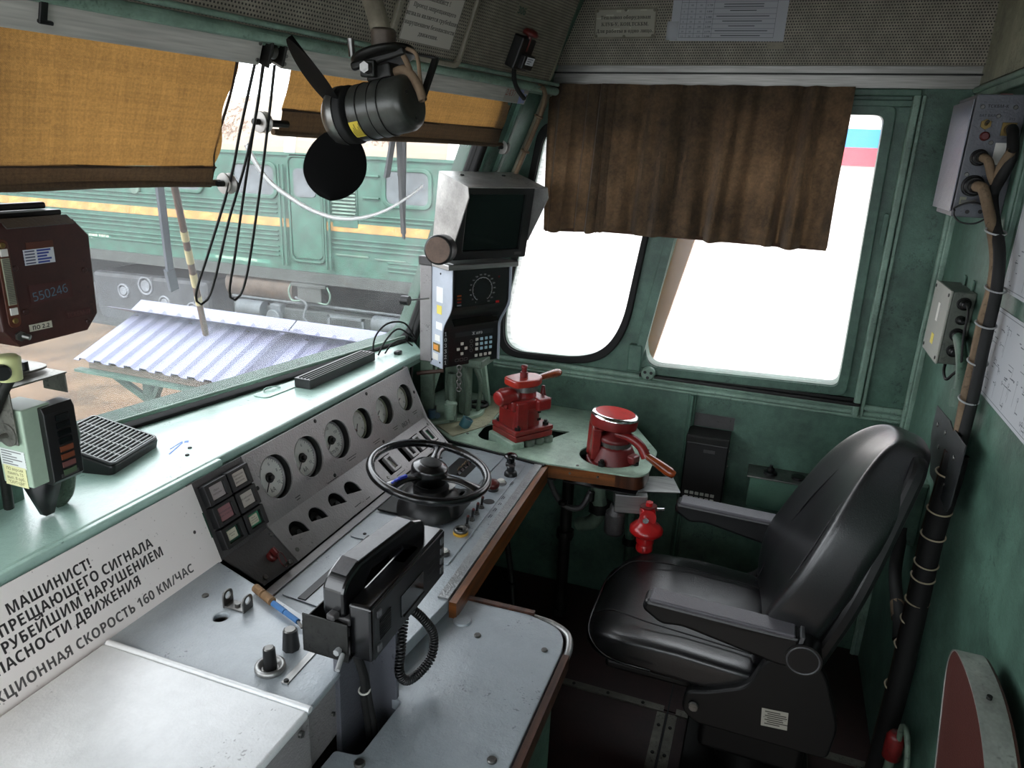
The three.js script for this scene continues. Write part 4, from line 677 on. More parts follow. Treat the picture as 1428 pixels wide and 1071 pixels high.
{
  const c = thing('train_display', 'black train control display with round speed scale, keypad and light grey side plate', 'display', [0.912, 1.020, 2.262], -2.122);
  const curve = (z0) => { const s = new THREE.Shape(); s.moveTo(-0.165, 0); s.lineTo(-0.055 + z0, 0); s.lineTo(-0.055 + z0, 0.125); s.bezierCurveTo(-0.055 + z0, 0.17, z0, 0.19, z0, 0.245); s.lineTo(z0, 0.368); s.lineTo(-0.165, 0.368); s.closePath(); return s; };
  const side = (x) => at(ext(curve(0), 0.004, 0.001, 12), x, 0, 0, 0, -Math.PI / 2);
  mesh(c, 'side_plate', side(-0.121), M.bluishGrey); mesh(c, 'side_plate', side(0.125), M.bluishGrey);
  mesh(c, 'body', at(ext(curve(-0.010), 0.242, 0.001, 12), 0.121, 0, 0, 0, -Math.PI / 2), M.black);
  mesh(c, 'lid', at(box(0.25, 0.004, 0.170, 0.001), 0, 0.370, -0.082), M.aluminium);
  const up = printed(0.22, 0.14, (g, w, h) => {
    g.fillStyle = '#101012'; g.fillRect(0, 0, w, h); g.fillStyle = '#8d8d90'; text(g, 'БИЛ-В', 0.022, 0.014, 0.011, 'left', 'sans-serif', 'bold');
    g.fillStyle = '#17181b'; g.fillRect(0.025, 0.022, 0.125, 0.010);
    g.strokeStyle = '#b5b5b5'; g.lineWidth = 0.0012; const cx = 0.112, cy = 0.086, R = 0.041;
    g.beginPath(); g.arc(cx, cy, R, Math.PI * 0.68, Math.PI * 2.32); g.stroke();
    for (let i = 0; i <= 30; i++) { const a = Math.PI * (0.68 + 1.64 * i / 30), r = i % 2 ? 0.039 : 0.037; g.beginPath(); g.moveTo(cx + r * Math.cos(a), cy + r * Math.sin(a)); g.lineTo(cx + R * Math.cos(a), cy + R * Math.sin(a)); g.stroke(); }
    g.fillStyle = '#a9a9a9'; for (let i = 0; i <= 15; i++) { const a = Math.PI * (0.68 + 1.64 * i / 15); text(g, String(i * 20), cx + 0.051 * Math.cos(a), cy + 0.051 * Math.sin(a) + 0.002, 0.0065, 'center'); }
    g.fillStyle = '#1b1d22'; for (let i = 0; i < 3; i++) g.fillRect(0.095, 0.066 + i * 0.016, 0.034, 0.009);
    g.fillStyle = '#7e3a14'; g.fillRect(0.008, 0.098, 0.017, 0.006); g.fillRect(0.008, 0.109, 0.017, 0.006); g.fillStyle = '#6e1814'; g.fillRect(0.008, 0.120, 0.017, 0.005); g.fillStyle = '#77787c'; g.fillRect(0.008, 0.131, 0.017, 0.004);
    g.fillStyle = '#a01c1c'; g.fillRect(0.170, 0.130, 0.016, 0.008); g.fillStyle = '#4a1212'; g.beginPath(); g.moveTo(0.176, 0.044); g.lineTo(0.188, 0.044); g.lineTo(0.182, 0.054); g.fill();
  }, 3600, { rough: 0.25 });
  mesh(c, 'speed_scale', new THREE.PlaneGeometry(0.22, 0.14), up, [0.003, 0.293, -0.0085]);
  mesh(c, 'indicator_bar', [at(box(0.19, 0.028, 0.003), 0.0, 0.165, -0.036, -0.62), at(box(0.17, 0.004, 0.002), 0.0, 0.163, -0.034, -0.62)], M.screen);
  const low = printed(0.23, 0.13, (g, w, h) => {
    g.fillStyle = '#0f0f11'; g.fillRect(0, 0, w, h); g.fillStyle = '#26282c'; g.fillRect(0.045, 0.005, 0.165, 0.018); g.fillStyle = '#cfcfcf'; text(g, 'ИРЭ', 0.135, 0.021, 0.014, 'left', 'sans-serif', 'bold');
    g.strokeStyle = '#cfcfcf'; g.lineWidth = 0.0016; g.beginPath(); g.moveTo(0.118, 0.009); g.lineTo(0.130, 0.021); g.moveTo(0.130, 0.009); g.lineTo(0.118, 0.021); g.moveTo(0.124, 0.008); g.lineTo(0.124, 0.022); g.stroke();
    g.lineWidth = 0.001; g.strokeStyle = '#909090'; for (let i = 0; i < 3; i++) { g.beginPath(); g.arc(0.115, 0.045 + i * 0.018, 0.006, 0, 7); g.stroke(); g.strokeRect(0.047 + i * 0.019, 0.106, 0.014, 0.010); }
  }, 3000, { rough: 0.3 });
  mesh(c, 'key_field', new THREE.PlaneGeometry(0.23, 0.122), low, [0.003, 0.063, -0.0638]);
  const key = (x, y, m) => mesh(c, 'key', at(box(0.0115, 0.0105, 0.004, 0.0015), x, y, -0.062), m);
  for (let j = 0; j < 4; j++) for (let i = 0; i < 4; i++) if (j < 3) key(0.018 + i * 0.0205 + 0.008, 0.086 - j * 0.0175, i ? M.keyBlue : M.keyPale); else key(0.016 + i * 0.0205 + 0.008, 0.027, M.keyPale);
  for (const [x, y] of [[-0.038, 0.078], [-0.054, 0.060], [-0.021, 0.060], [-0.038, 0.042]]) key(x, y, M.keyPale);
  mesh(c, 'stencilled_digits', new THREE.PlaneGeometry(0.022, 0.13), printed(0.022, 0.13, (g, w, h) => { g.fillStyle = '#0f0f11'; g.fillRect(0, 0, w, h); g.fillStyle = '#b5b5b5'; '103321'.split('').forEach((s, i) => text(g, s, 0.011, 0.02 + i * 0.0205, 0.02, 'center', 'serif', 'bold')); }, 3000), [-0.107, 0.069, -0.0632]);
  // stickers on the side plate
  const stick = (y, z, h, w, m) => mesh(c, 'sticker', at(box(0.0006, h, w), -0.1255, y, z), m);
  stick(0.258, -0.074, 0.052, 0.040, M.paper); stick(0.206, -0.076, 0.030, 0.030, M.yellow); stick(0.149, -0.076, 0.026, 0.040, M.paper); stick(0.105, -0.086, 0.022, 0.032, M.white); stick(0.070, -0.092, 0.030, 0.044, M.copper); stick(0.036, -0.098, 0.024, 0.034, M.white);
  mesh(c, 'lens', at(box(0.002, 0.018, 0.030), -0.126, 0.070, -0.094), M.orangeLens);
  each(c, 'screw', [[0.02, -0.12], [0.02, -0.07], [0.33, -0.07]].map(([y, z]) => at(screwHead(0.0035), -0.125, y, z, 0, -Math.PI / 2)), M.darkSteel);
}
{
  const c = thing('hooded_monitor', 'dark monitor in a bright aluminium hood above the black display', 'monitor', [0.880, 1.525, 2.27], -2.18); c.scale.setScalar(1.12);
  const b = new THREE.Group(); b.name = 'monitor_unit'; c.add(b); b.rotation.x = 0.17;
  mesh(b, 'case', at(box(0.262, 0.212, 0.07, 0.004), 0, -0.006, -0.045), M.black);
  mesh(b, 'bezel', (() => { const s = rrect(-0.131, -0.112, 0.262, 0.212, 0.004); s.holes.push(rrect(-0.100, -0.086, 0.202, 0.166, 0.003, THREE.Path)); return ext(s, 0.010, 0.002).translate(0, 0, -0.01); })(), M.black);
  mesh(b, 'screen', at(box(0.204, 0.168, 0.003), 0.001, -0.003, -0.008), M.screen);
  mesh(b, 'maker_plate', at(box(0.026, 0.008, 0.001), 0.10, -0.099, 0.0005), M.darkGrey);
  const plate = poly([[-0.12, -0.10], [-0.02, -0.10], [0.006, -0.055], [0.055, 0.085], [0.045, 0.112], [-0.12, 0.118]]);
  mesh(b, 'hood_side', at(ext(plate, 0.003, 0.0008), -0.131, 0, 0, 0, -Math.PI / 2), M.hoodMetal);
  const plateR = poly([[-0.10, -0.06], [0.0, -0.06], [0.06, 0.085], [0.05, 0.112], [-0.10, 0.118]]);
  mesh(b, 'hood_side', at(ext(plateR, 0.003, 0.0008), 0.134, 0, 0, 0, -Math.PI / 2 + 0.12), M.hoodMetal);
  mesh(b, 'hood_top', [at(box(0.272, 0.003, 0.165, 0.001), 0.001, 0.115, -0.035, 0.05)], M.hoodMetal);
  for (const x of [-0.085, 0.06]) mesh(b, 'screw', at(screwHead(0.006), x, 0.119, -0.07, -Math.PI / 2), M.darkSteel);
  mesh(c, 'support_shelf', [at(box(0.25, 0.016, 0.10, 0.003), -0.03, -0.128, -0.05), at(box(0.12, 0.02, 0.05, 0.003), 0, -0.142, -0.10)], M.aluminium);
}
{ // round horn on its arm at the monitor's left
  const c = thing('round_speaker', 'round black speaker with a brownish face beside the hooded monitor', 'speaker', [0.985, 1.447, 2.06], 0);
  const b = new THREE.Group(); b.name = 'speaker_body'; c.add(b); b.quaternion.setFromUnitVectors(V(0, 0, 1), V(-0.10, 0.04, -1.0).normalize());
  mesh(b, 'drum', smoothTurned([[0, -0.055], [0.040, -0.055], [0.046, -0.05], [0.047, -0.004], [0.045, 0.002], [0.040, 0.003]], 40).rotateX(Math.PI / 2).rotateZ(0), M.black);
  mesh(b, 'face', post(0.0405, 0.004, 40, 0.001), M.brownFace);
  mesh(c, 'arm', [bar([0.985, 1.487, 2.10], [0.968, 1.555, 2.115], 0.028, 0.004, V(0, 0, 1)), at(ext(rounded([[-0.03, -0.03, 0.006], [0.02, -0.03, 0.006], [0.03, 0.035, 0.006], [-0.005, 0.03, 0.006]]), 0.004, 0.001), 0.955, 1.582, 2.12, 0, -2.4, 0)], M.aluminium);
}
{
  const c = thing('bracket_post', 'narrow grey upright behind the light side of the train display, with a short black probe', 'bracket');
  mesh(c, 'upright', at(box(0.045, 0.34, 0.016, 0.003), 1.105, 1.20, 2.225), M.grey);
  mesh(c, 'base', at(box(0.05, 0.24, 0.02, 0.003), 1.105, 0.915, 2.235), M.counterDark);
  mesh(c, 'probe', [at(post(0.016, 0.03, 20, 0.002), 0, 0, 0, 0, Math.PI * 0.5, 0)], M.black, [1.11, 1.265, 2.105]);
  mesh(c, 'probe_stem', rod([1.08, 1.262, 2.19], [1.125, 1.265, 2.108], 0.003), M.steel);
  mesh(c, 'grille_sticker', at(box(0.05, 0.03, 0.03, 0.003), 1.105, 1.385, 2.225), M.darkGrey);
  based(c, 1.08, 0.80, 2.22);
}
{ // wires on the hood by the display
  const c = thing('loose_wires', 'loop of thin black wires standing up behind the end of the teal shelf', 'wires');
  mesh(c, 'wire', tube([[1.25, 1.06, 2.10], [1.25, 1.12, 2.12], [1.24, 1.155, 2.18], [1.22, 1.14, 2.28], [1.20, 1.08, 2.32]], 0.0035, 24, 6), M.rubber);
  mesh(c, 'wire', tube([[1.245, 1.055, 2.13], [1.24, 1.10, 2.18], [1.23, 1.125, 2.25], [1.205, 1.07, 2.33]], 0.0035, 24, 6), M.rubber);
  mesh(c, 'wire', tube([[1.235, 1.055, 2.16], [1.23, 1.08, 2.2], [1.22, 1.08, 2.27], [1.20, 1.055, 2.30]], 0.003, 24, 6), M.rubber);
  mesh(c, 'clip', at(box(0.02, 0.012, 0.03, 0.004), 1.20, 1.056, 2.19), M.black);
  based(c, 1.22, 1.05, 2.2);
}
{ // cable loop at the end of the gauge panel
  const c = thing('grey_cable', 'grey cable curving down the end of the gauge panel to the counter', 'cable');
  mesh(c, 'lead', tube([[1.15, 1.02, 2.20], [1.13, 0.96, 2.155], [1.11, 0.90, 2.135], [1.10, 0.85, 2.15], [1.12, 0.80, 2.20]], 0.006, 20, 8), M.darkSteel);
  based(c, 1.12, 0.796, 2.18);
}

// ---------------------------------------------------------------- brake valves on the counter
{
  const c = thing('brake_valve', 'tall red brake valve with an orange handle, on a pale green block', 'valve', [0.745, 0.745, 2.235], -2.18); c.scale.y = 0.88;
  // local x: along the block's right-hand front face, local z towards the viewer
  mesh(c, 'green_block', [at(box(0.05, 0.075, 0.15, 0.006), -0.06, 0.040, 0.0), at(box(0.13, 0.05, 0.12, 0.006), 0.02, 0.03, -0.02)], M.counter);
  mesh(c, 'pipe_union', [-0.005, 0.035, 0.075].map((x) => at(smoothTurned([[0.012, 0], [0.014, 0.03], [0.018, 0.034], [0.018, 0.06], [0, 0.06]], 18), x, 0.012, 0.062)), M.counterDark);
  mesh(c, 'flange', [at(box(0.158, 0.024, 0.142, 0.004), 0.008, 0.088, 0), at(box(0.162, 0.018, 0.146, 0.004), 0.008, 0.112, 0)], M.red);
  mesh(c, 'body', [smoothTurned([[0.055, 0], [0.053, 0.07], [0.052, 0.10], [0, 0.10]], 30).translate(0.012, 0.12, 0), at(box(0.05, 0.12, 0.05, 0.008), -0.035, 0.17, 0.035), at(box(0.045, 0.10, 0.10, 0.01), -0.04, 0.165, 0)], M.red);
  mesh(c, 'collar', [at(ext(rounded([[-0.075, -0.05, 0.015], [0.02, -0.066, 0.03], [0.075, -0.03, 0.03], [0.072, 0.045, 0.03], [-0.02, 0.062, 0.02], [-0.075, 0.05, 0.015]]), 0.040, 0.006), 0.0, 0.195, 0, -Math.PI / 2), at(box(0.06, 0.05, 0.06, 0.01), 0.045, 0.212, 0.045)], M.red);
  mesh(c, 'spring_case', [at(smoothTurned([[0, -0.02], [0.026, -0.018], [0.030, 0.0], [0.030, 0.05], [0.024, 0.06], [0, 0.06]], 24), -0.05, 0.245, 0.01, 0, 0, Math.PI / 2), at(box(0.05, 0.075, 0.05, 0.01), -0.062, 0.235, 0.0)], M.red);
  mesh(c, 'neck', [smoothTurned([[0.042, 0], [0.040, 0.03], [0.044, 0.032]], 30).translate(0.01, 0.232, 0)], M.red);
  mesh(c, 'ratchet', turned([[0.046, 0], [0.046, 0.022], [0, 0.022]], 16).translate(0.01, 0.258, 0), M.steel);
  mesh(c, 'cap', [at(ext(rounded([[-0.056, -0.04, 0.02], [0.03, -0.052, 0.03], [0.072, -0.022, 0.02], [0.074, 0.022, 0.02], [0.03, 0.052, 0.03], [-0.056, 0.04, 0.02]]), 0.030, 0.006), 0.0, 0.28, 0, -Math.PI / 2)], M.redTop);
  mesh(c, 'top_bolt', [at(hexbolt(0.014, 0.022), 0.005, 0.308, 0, -Math.PI / 2), smoothTurned([[0.009, 0.02], [0.009, 0.035], [0.011, 0.04], [0.011, 0.048], [0, 0.05]], 14).translate(0.005, 0.308, 0)], M.darkRed);
  mesh(c, 'handle', at(smoothTurned([[0.011, 0], [0.013, 0.02], [0.0155, 0.06], [0.0165, 0.085], [0.012, 0.098], [0, 0.102]], 20), 0.066, 0.294, 0, 0, 0, -Math.PI / 2 + 0.10), M.handleWood);
  mesh(c, 'drain_cock', [at(smoothTurned([[0, 0], [0.008, 0.0], [0.012, 0.012], [0.013, 0.055], [0.009, 0.07], [0.007, 0.09], [0.006, 0.10], [0, 0.10]], 16), 0.082, 0.165, 0.012), at(post(0.005, 0.02, 10), 0.09, 0.215, 0.02, 0, 0.6)], M.darkRed);
  for (const [x, z] of [[-0.052, 0.055], [0.066, 0.056], [0.066, -0.055], [-0.052, -0.055]]) mesh(c, 'nut', [at(hexbolt(0.011, 0.012), x, 0.121, z, -Math.PI / 2), at(post(0.006, 0.02, 12), x, 0.121, z, -Math.PI / 2)], M.darkSteel);
  mesh(c, 'cast_mark', [at(box(0.018, 0.010, 0.002), 0.04, 0.175, 0.047), at(box(0.018, 0.010, 0.002), 0.04, 0.145, 0.049)], M.darkSteel);
}
{
  const c = thing('locomotive_brake_valve', 'squat red brake valve with a scraped round red cap and a slanting handle', 'valve', [0.405, 0.768, 2.215], 0.35); c.scale.y = 0.92;
  const base = rounded([[-0.085, -0.055, 0.03], [-0.03, -0.088, 0.03], [0.05, -0.085, 0.02], [0.092, -0.03, 0.02], [0.085, 0.05, 0.03], [0.02, 0.09, 0.03], [-0.06, 0.075, 0.03]]);
  mesh(c, 'flange', at(ext(base, 0.022, 0.004), 0, 0.0, 0, -Math.PI / 2), M.darkRed);
  mesh(c, 'body', [smoothTurned([[0.078, 0.0], [0.07, 0.02], [0.058, 0.05], [0.052, 0.062], [0, 0.062]], 32).translate(0, 0.02, 0), at(box(0.04, 0.03, 0.03, 0.008), -0.055, 0.045, -0.05, 0, 0.8, 0)], M.darkRed);
  mesh(c, 'ratchet', turned([[0.054, 0], [0.054, 0.016], [0, 0.016]], 18).translate(0, 0.078, 0), M.steel);
  mesh(c, 'upper_body', [smoothTurned([[0.054, 0.0], [0.058, 0.004], [0.058, 0.02], [0.03, 0.03], [0.026, 0.06]], 30).translate(0, 0.094, 0)], M.darkRed);
  mesh(c, 'bracket', [at(box(0.04, 0.13, 0.045, 0.006), 0.062, 0.085, 0.03, 0, 0.4, 0.03), at(box(0.03, 0.12, 0.05, 0.006), 0.066, 0.085, -0.005, 0, 0, 0.03)], M.red);
  const cap = new THREE.Group(); cap.name = 'cap'; c.add(cap); cap.position.set(0.012, 0.15, 0); cap.rotation.z = 0.10; cap.rotation.x = 0.02;
  mesh(cap, 'rim', smoothTurned([[0, 0], [0.076, 0], [0.078, 0.004], [0.078, 0.036], [0.0765, 0.040]], 48), M.red);
  mesh(cap, 'worn_edge', smoothTurned([[0.0782, 0.036], [0.077, 0.043], [0.072, 0.047], [0.066, 0.048]], 48), M.chrome);
  mesh(cap, 'lid', smoothTurned([[0.067, 0.0476], [0.05, 0.0486], [0, 0.049]], 48), M.brightRed);
  const arm = new THREE.CatmullRomCurve3([V(0.0, 0.125, -0.02), V(-0.04, 0.125, -0.055), V(-0.07, 0.105, -0.075), V(-0.088, 0.07, -0.09)]);
  const ag = new THREE.TubeGeometry(arm, 16, 0.019, 4); mesh(c, 'lever_arm', ag, M.red);
  const d = V(-0.11, -0.055, -0.09).normalize(), q = new THREE.Quaternion().setFromUnitVectors(V(0, 1, 0), d);
  mesh(c, 'handle', smoothTurned([[0.010, 0], [0.013, 0.02], [0.0165, 0.07], [0.0175, 0.10], [0.013, 0.118], [0, 0.122]], 20).applyQuaternion(q), M.handleWood, [-0.082, 0.082, -0.085]);
  for (const [x, z] of [[0.072, 0.055], [-0.062, -0.052], [0.05, -0.07]]) mesh(c, 'nut', [at(hexbolt(0.0125, 0.016), x, 0.022, z, -Math.PI / 2), at(post(0.007, 0.024, 12), x, 0.022, z, -Math.PI / 2)], M.darkSteel);
}
// ---------------------------------------------------------------- under the counter
{
  const c = thing('release_cock', 'bright red mushroom shaped cock hanging by an aluminium block under the counter end', 'valve', [0.262, 0.525, 2.12], 0.2); c.scale.setScalar(0.88);
  mesh(c, 'body', smoothTurned([[0, 0], [0.028, 0.0], [0.031, 0.006], [0.031, 0.022], [0.026, 0.028], [0.026, 0.032], [0.033, 0.036], [0.033, 0.058], [0.030, 0.064], [0.050, 0.070], [0.061, 0.080], [0.061, 0.094], [0.05, 0.106], [0.034, 0.118], [0.030, 0.13], [0, 0.135]], 36), M.brightRed2);
  mesh(c, 'head', [at(box(0.052, 0.06, 0.05, 0.012), 0, 0.15, 0), at(post(0.03, 0.052, 24, 0.004), 0.0, 0.148, -0.026)], M.brightRed2);
  mesh(c, 'washer', at(new THREE.CylinderGeometry(0.030, 0.030, 0.005, 24), 0, 0.182, 0, 0.1, 0, -0.12), M.darkRed);
  mesh(c, 'top_bolt', at(hexbolt(0.014, 0.016), -0.002, 0.184, 0, -Math.PI / 2), M.brightRed2);
  each(c, 'bolt', [at(hexbolt(0.012, 0.014), 0.008, 0.142, -0.026, 0, Math.PI), at(post(0.006, 0.026, 12), -0.03, 0.178, -0.01, 0, -1.4)], M.chrome);
  each(c, 'lead', [tube([[0, 0, 0], [0.01, -0.05, 0.0], [0.04, -0.12, 0.0], [0.09, -0.16, 0.02]], 0.0035, 20, 6), tube([[-0.01, 0.0, 0], [-0.012, -0.05, 0.01], [0.02, -0.13, 0.02], [0.06, -0.19, 0.04]], 0.0035, 20, 6)], M.rubber);
}
{
  const c = thing('manifold_block', 'bare aluminium block with a grey filter bowl under the counter end', 'block');
  mesh(c, 'block', [at(box(0.105, 0.065, 0.10, 0.003), 0.335, 0.668, 2.19, 0, 0.25)], M.aluminium);
  mesh(c, 'plate', at(box(0.22, 0.004, 0.12, 0.001), 0.30, 0.704, 2.24, 0, 0.35), M.aluminium);
  mesh(c, 'filter_bowl', smoothTurned([[0, 0], [0.030, 0.003], [0.034, 0.014], [0.034, 0.07], [0.030, 0.075], [0.033, 0.08], [0.022, 0.09], [0.018, 0.11], [0, 0.11]], 28).translate(0.375, 0.535, 2.17), M.darkGrey);
  based(c, 0.335, 0.535, 2.18);
}
{
  const pipes = [['steel_pipe', 'pale green elbow pipe with a hose nut under the counter', [[0.46, 0.72, 2.25], [0.455, 0.62, 2.26], [0.45, 0.55, 2.28], [0.48, 0.49, 2.30], [0.53, 0.46, 2.32]], 0.026, 'counterDark'],
    ['rubber_hose', 'thin grey hose curving between fittings in the dark under the counter', [[0.47, 0.66, 2.20], [0.50, 0.60, 2.18], [0.56, 0.60, 2.18], [0.63, 0.68, 2.22], [0.64, 0.72, 2.24]], 0.010, 'darkGrey'],
    ['rubber_hose', 'long dark hose dropping to the floor in the knee space', [[0.80, 0.72, 2.2], [0.78, 0.5, 2.2], [0.72, 0.25, 2.15], [0.66, 0.02, 2.05]], 0.011, 'darkSteel'],
    ['rubber_hose', 'black hose leaning against the knee space back beside the long hose', [[0.95, 0.72, 1.95], [0.92, 0.45, 1.98], [0.86, 0.2, 1.95], [0.80, 0.012, 1.9]], 0.012, 'rubber'],
    ['steel_pipe', 'dark upright brake pipe standing on the floor behind the green elbow pipe', [[0.60, 0.012, 2.40], [0.60, 0.35, 2.40], [0.60, 0.70, 2.40]], 0.022, 'darkSteel'],
    ['steel_pipe', 'dark green upright pipe standing by the side wall under the counter', [[0.36, 0.012, 2.45], [0.36, 0.35, 2.45], [0.37, 0.70, 2.45]], 0.018, 'wall']];
  for (const [n, l, p, r, m] of pipes) { const c = thing(n, l, n === 'rubber_hose' ? 'hose' : 'pipe'); mesh(c, n === 'rubber_hose' ? 'hose_wall' : 'pipe_wall', tube(p, r, 32, 14), M[m]); const q = p[Math.floor(p.length / 2)], k = p[0]; mesh(c, 'nut', at(hexbolt(r * 1.6, r * 1.4), q[0], q[1], q[2], -Math.PI / 2), M.darkSteel); mesh(c, 'collar', at(new THREE.CylinderGeometry(r * 1.35, r * 1.35, 0.03, 16), k[0], k[1] + (k[1] < 0.1 ? 0.01 : -0.02), k[2]), M.darkSteel); based(c, p[0][0], Math.min(...p.map((v) => v[1])), p[0][2]); }
}
// devices on the side wall behind the seat
{
  const c = thing('wall_terminal', 'black box with a small white keypad on the side wall behind the armrest', 'terminal'); onFrame(c, FS, -0.128, 0.50, 0);
  mesh(c, 'case', at(box(0.150, 0.30, 0.11, 0.006), 0, 0.125, 0.056), M.black);
  mesh(c, 'cover', [at(box(0.152, 0.03, 0.02, 0.004), 0, 0.282, 0.10), at(box(0.15, 0.006, 0.10, 0.002), 0, 0.297, 0.06)], M.darkSteel);
  mesh(c, 'name_plate', at(box(0.04, 0.012, 0.001), 0.01, 0.245, 0.1115), M.darkGrey);
  for (let j = 0; j < 2; j++) for (let i = 0; i < 6; i++) mesh(c, 'key', at(box(0.014, 0.012, 0.005, 0.002), -0.052 + i * 0.0185, 0.075 - j * 0.02, 0.112), M.white);
  for (let i = 0; i < 3; i++) mesh(c, 'rivet', at(post(0.004, 0.004, 10), 0.0755, 0.24 - i * 0.03, 0.06, 0, Math.PI / 2), M.steel);
  mesh(c, 'scraped_patch', at(box(0.16, 0.05, 0.001), 0.0, 0.325, 0.002), M.darkGrey);
}
{
  const c = thing('switch_box', 'green wrinkle painted box with two black sockets on top, on the side wall', 'box'); onFrame(c, FS, 0.15, 0.56, 0);
  mesh(c, 'case', at(box(0.235, 0.115, 0.10, 0.005), 0, 0.055, 0.051), M.wrinkle);
  mesh(c, 'lid', at(box(0.255, 0.006, 0.115, 0.002), 0, 0.118, 0.056), M.steel);
  for (const x of [-0.05, 0.045]) { const s = part(c, 'socket', null); s.position.set(x, 0.121, 0.06); mesh(s, 'ring', turned([[0.024, 0], [0.024, 0.008], [0.018, 0.010], [0, 0.010]], 20), M.black); if (x < 0) mesh(s, 'knob', turned([[0.012, 0.01], [0.014, 0.018], [0.006, 0.026], [0.006, 0.032], [0, 0.032]], 16), M.black); }
}
{
  const c = thing('window_latch', 'pale green latch wheel with dark holes below the sliding window post', 'latch'); onFrame(c, FS, -0.375, 0.983, 0.01);
  mesh(c, 'wheel', post(0.026, 0.022, 28, 0.006), M.sill, [0, 0, 0.012]);
  mesh(c, 'hole', [0, 1, 2].map((k) => at(new THREE.CircleGeometry(0.006, 14), 0.013 * Math.cos(k * 2.1 + 0.5), 0.013 * Math.sin(k * 2.1 + 0.5), 0.0345)), M.black);
  mesh(c, 'plate', at(box(0.05, 0.045, 0.012, 0.003), -0.01, -0.005, 0.006), M.wall);
}
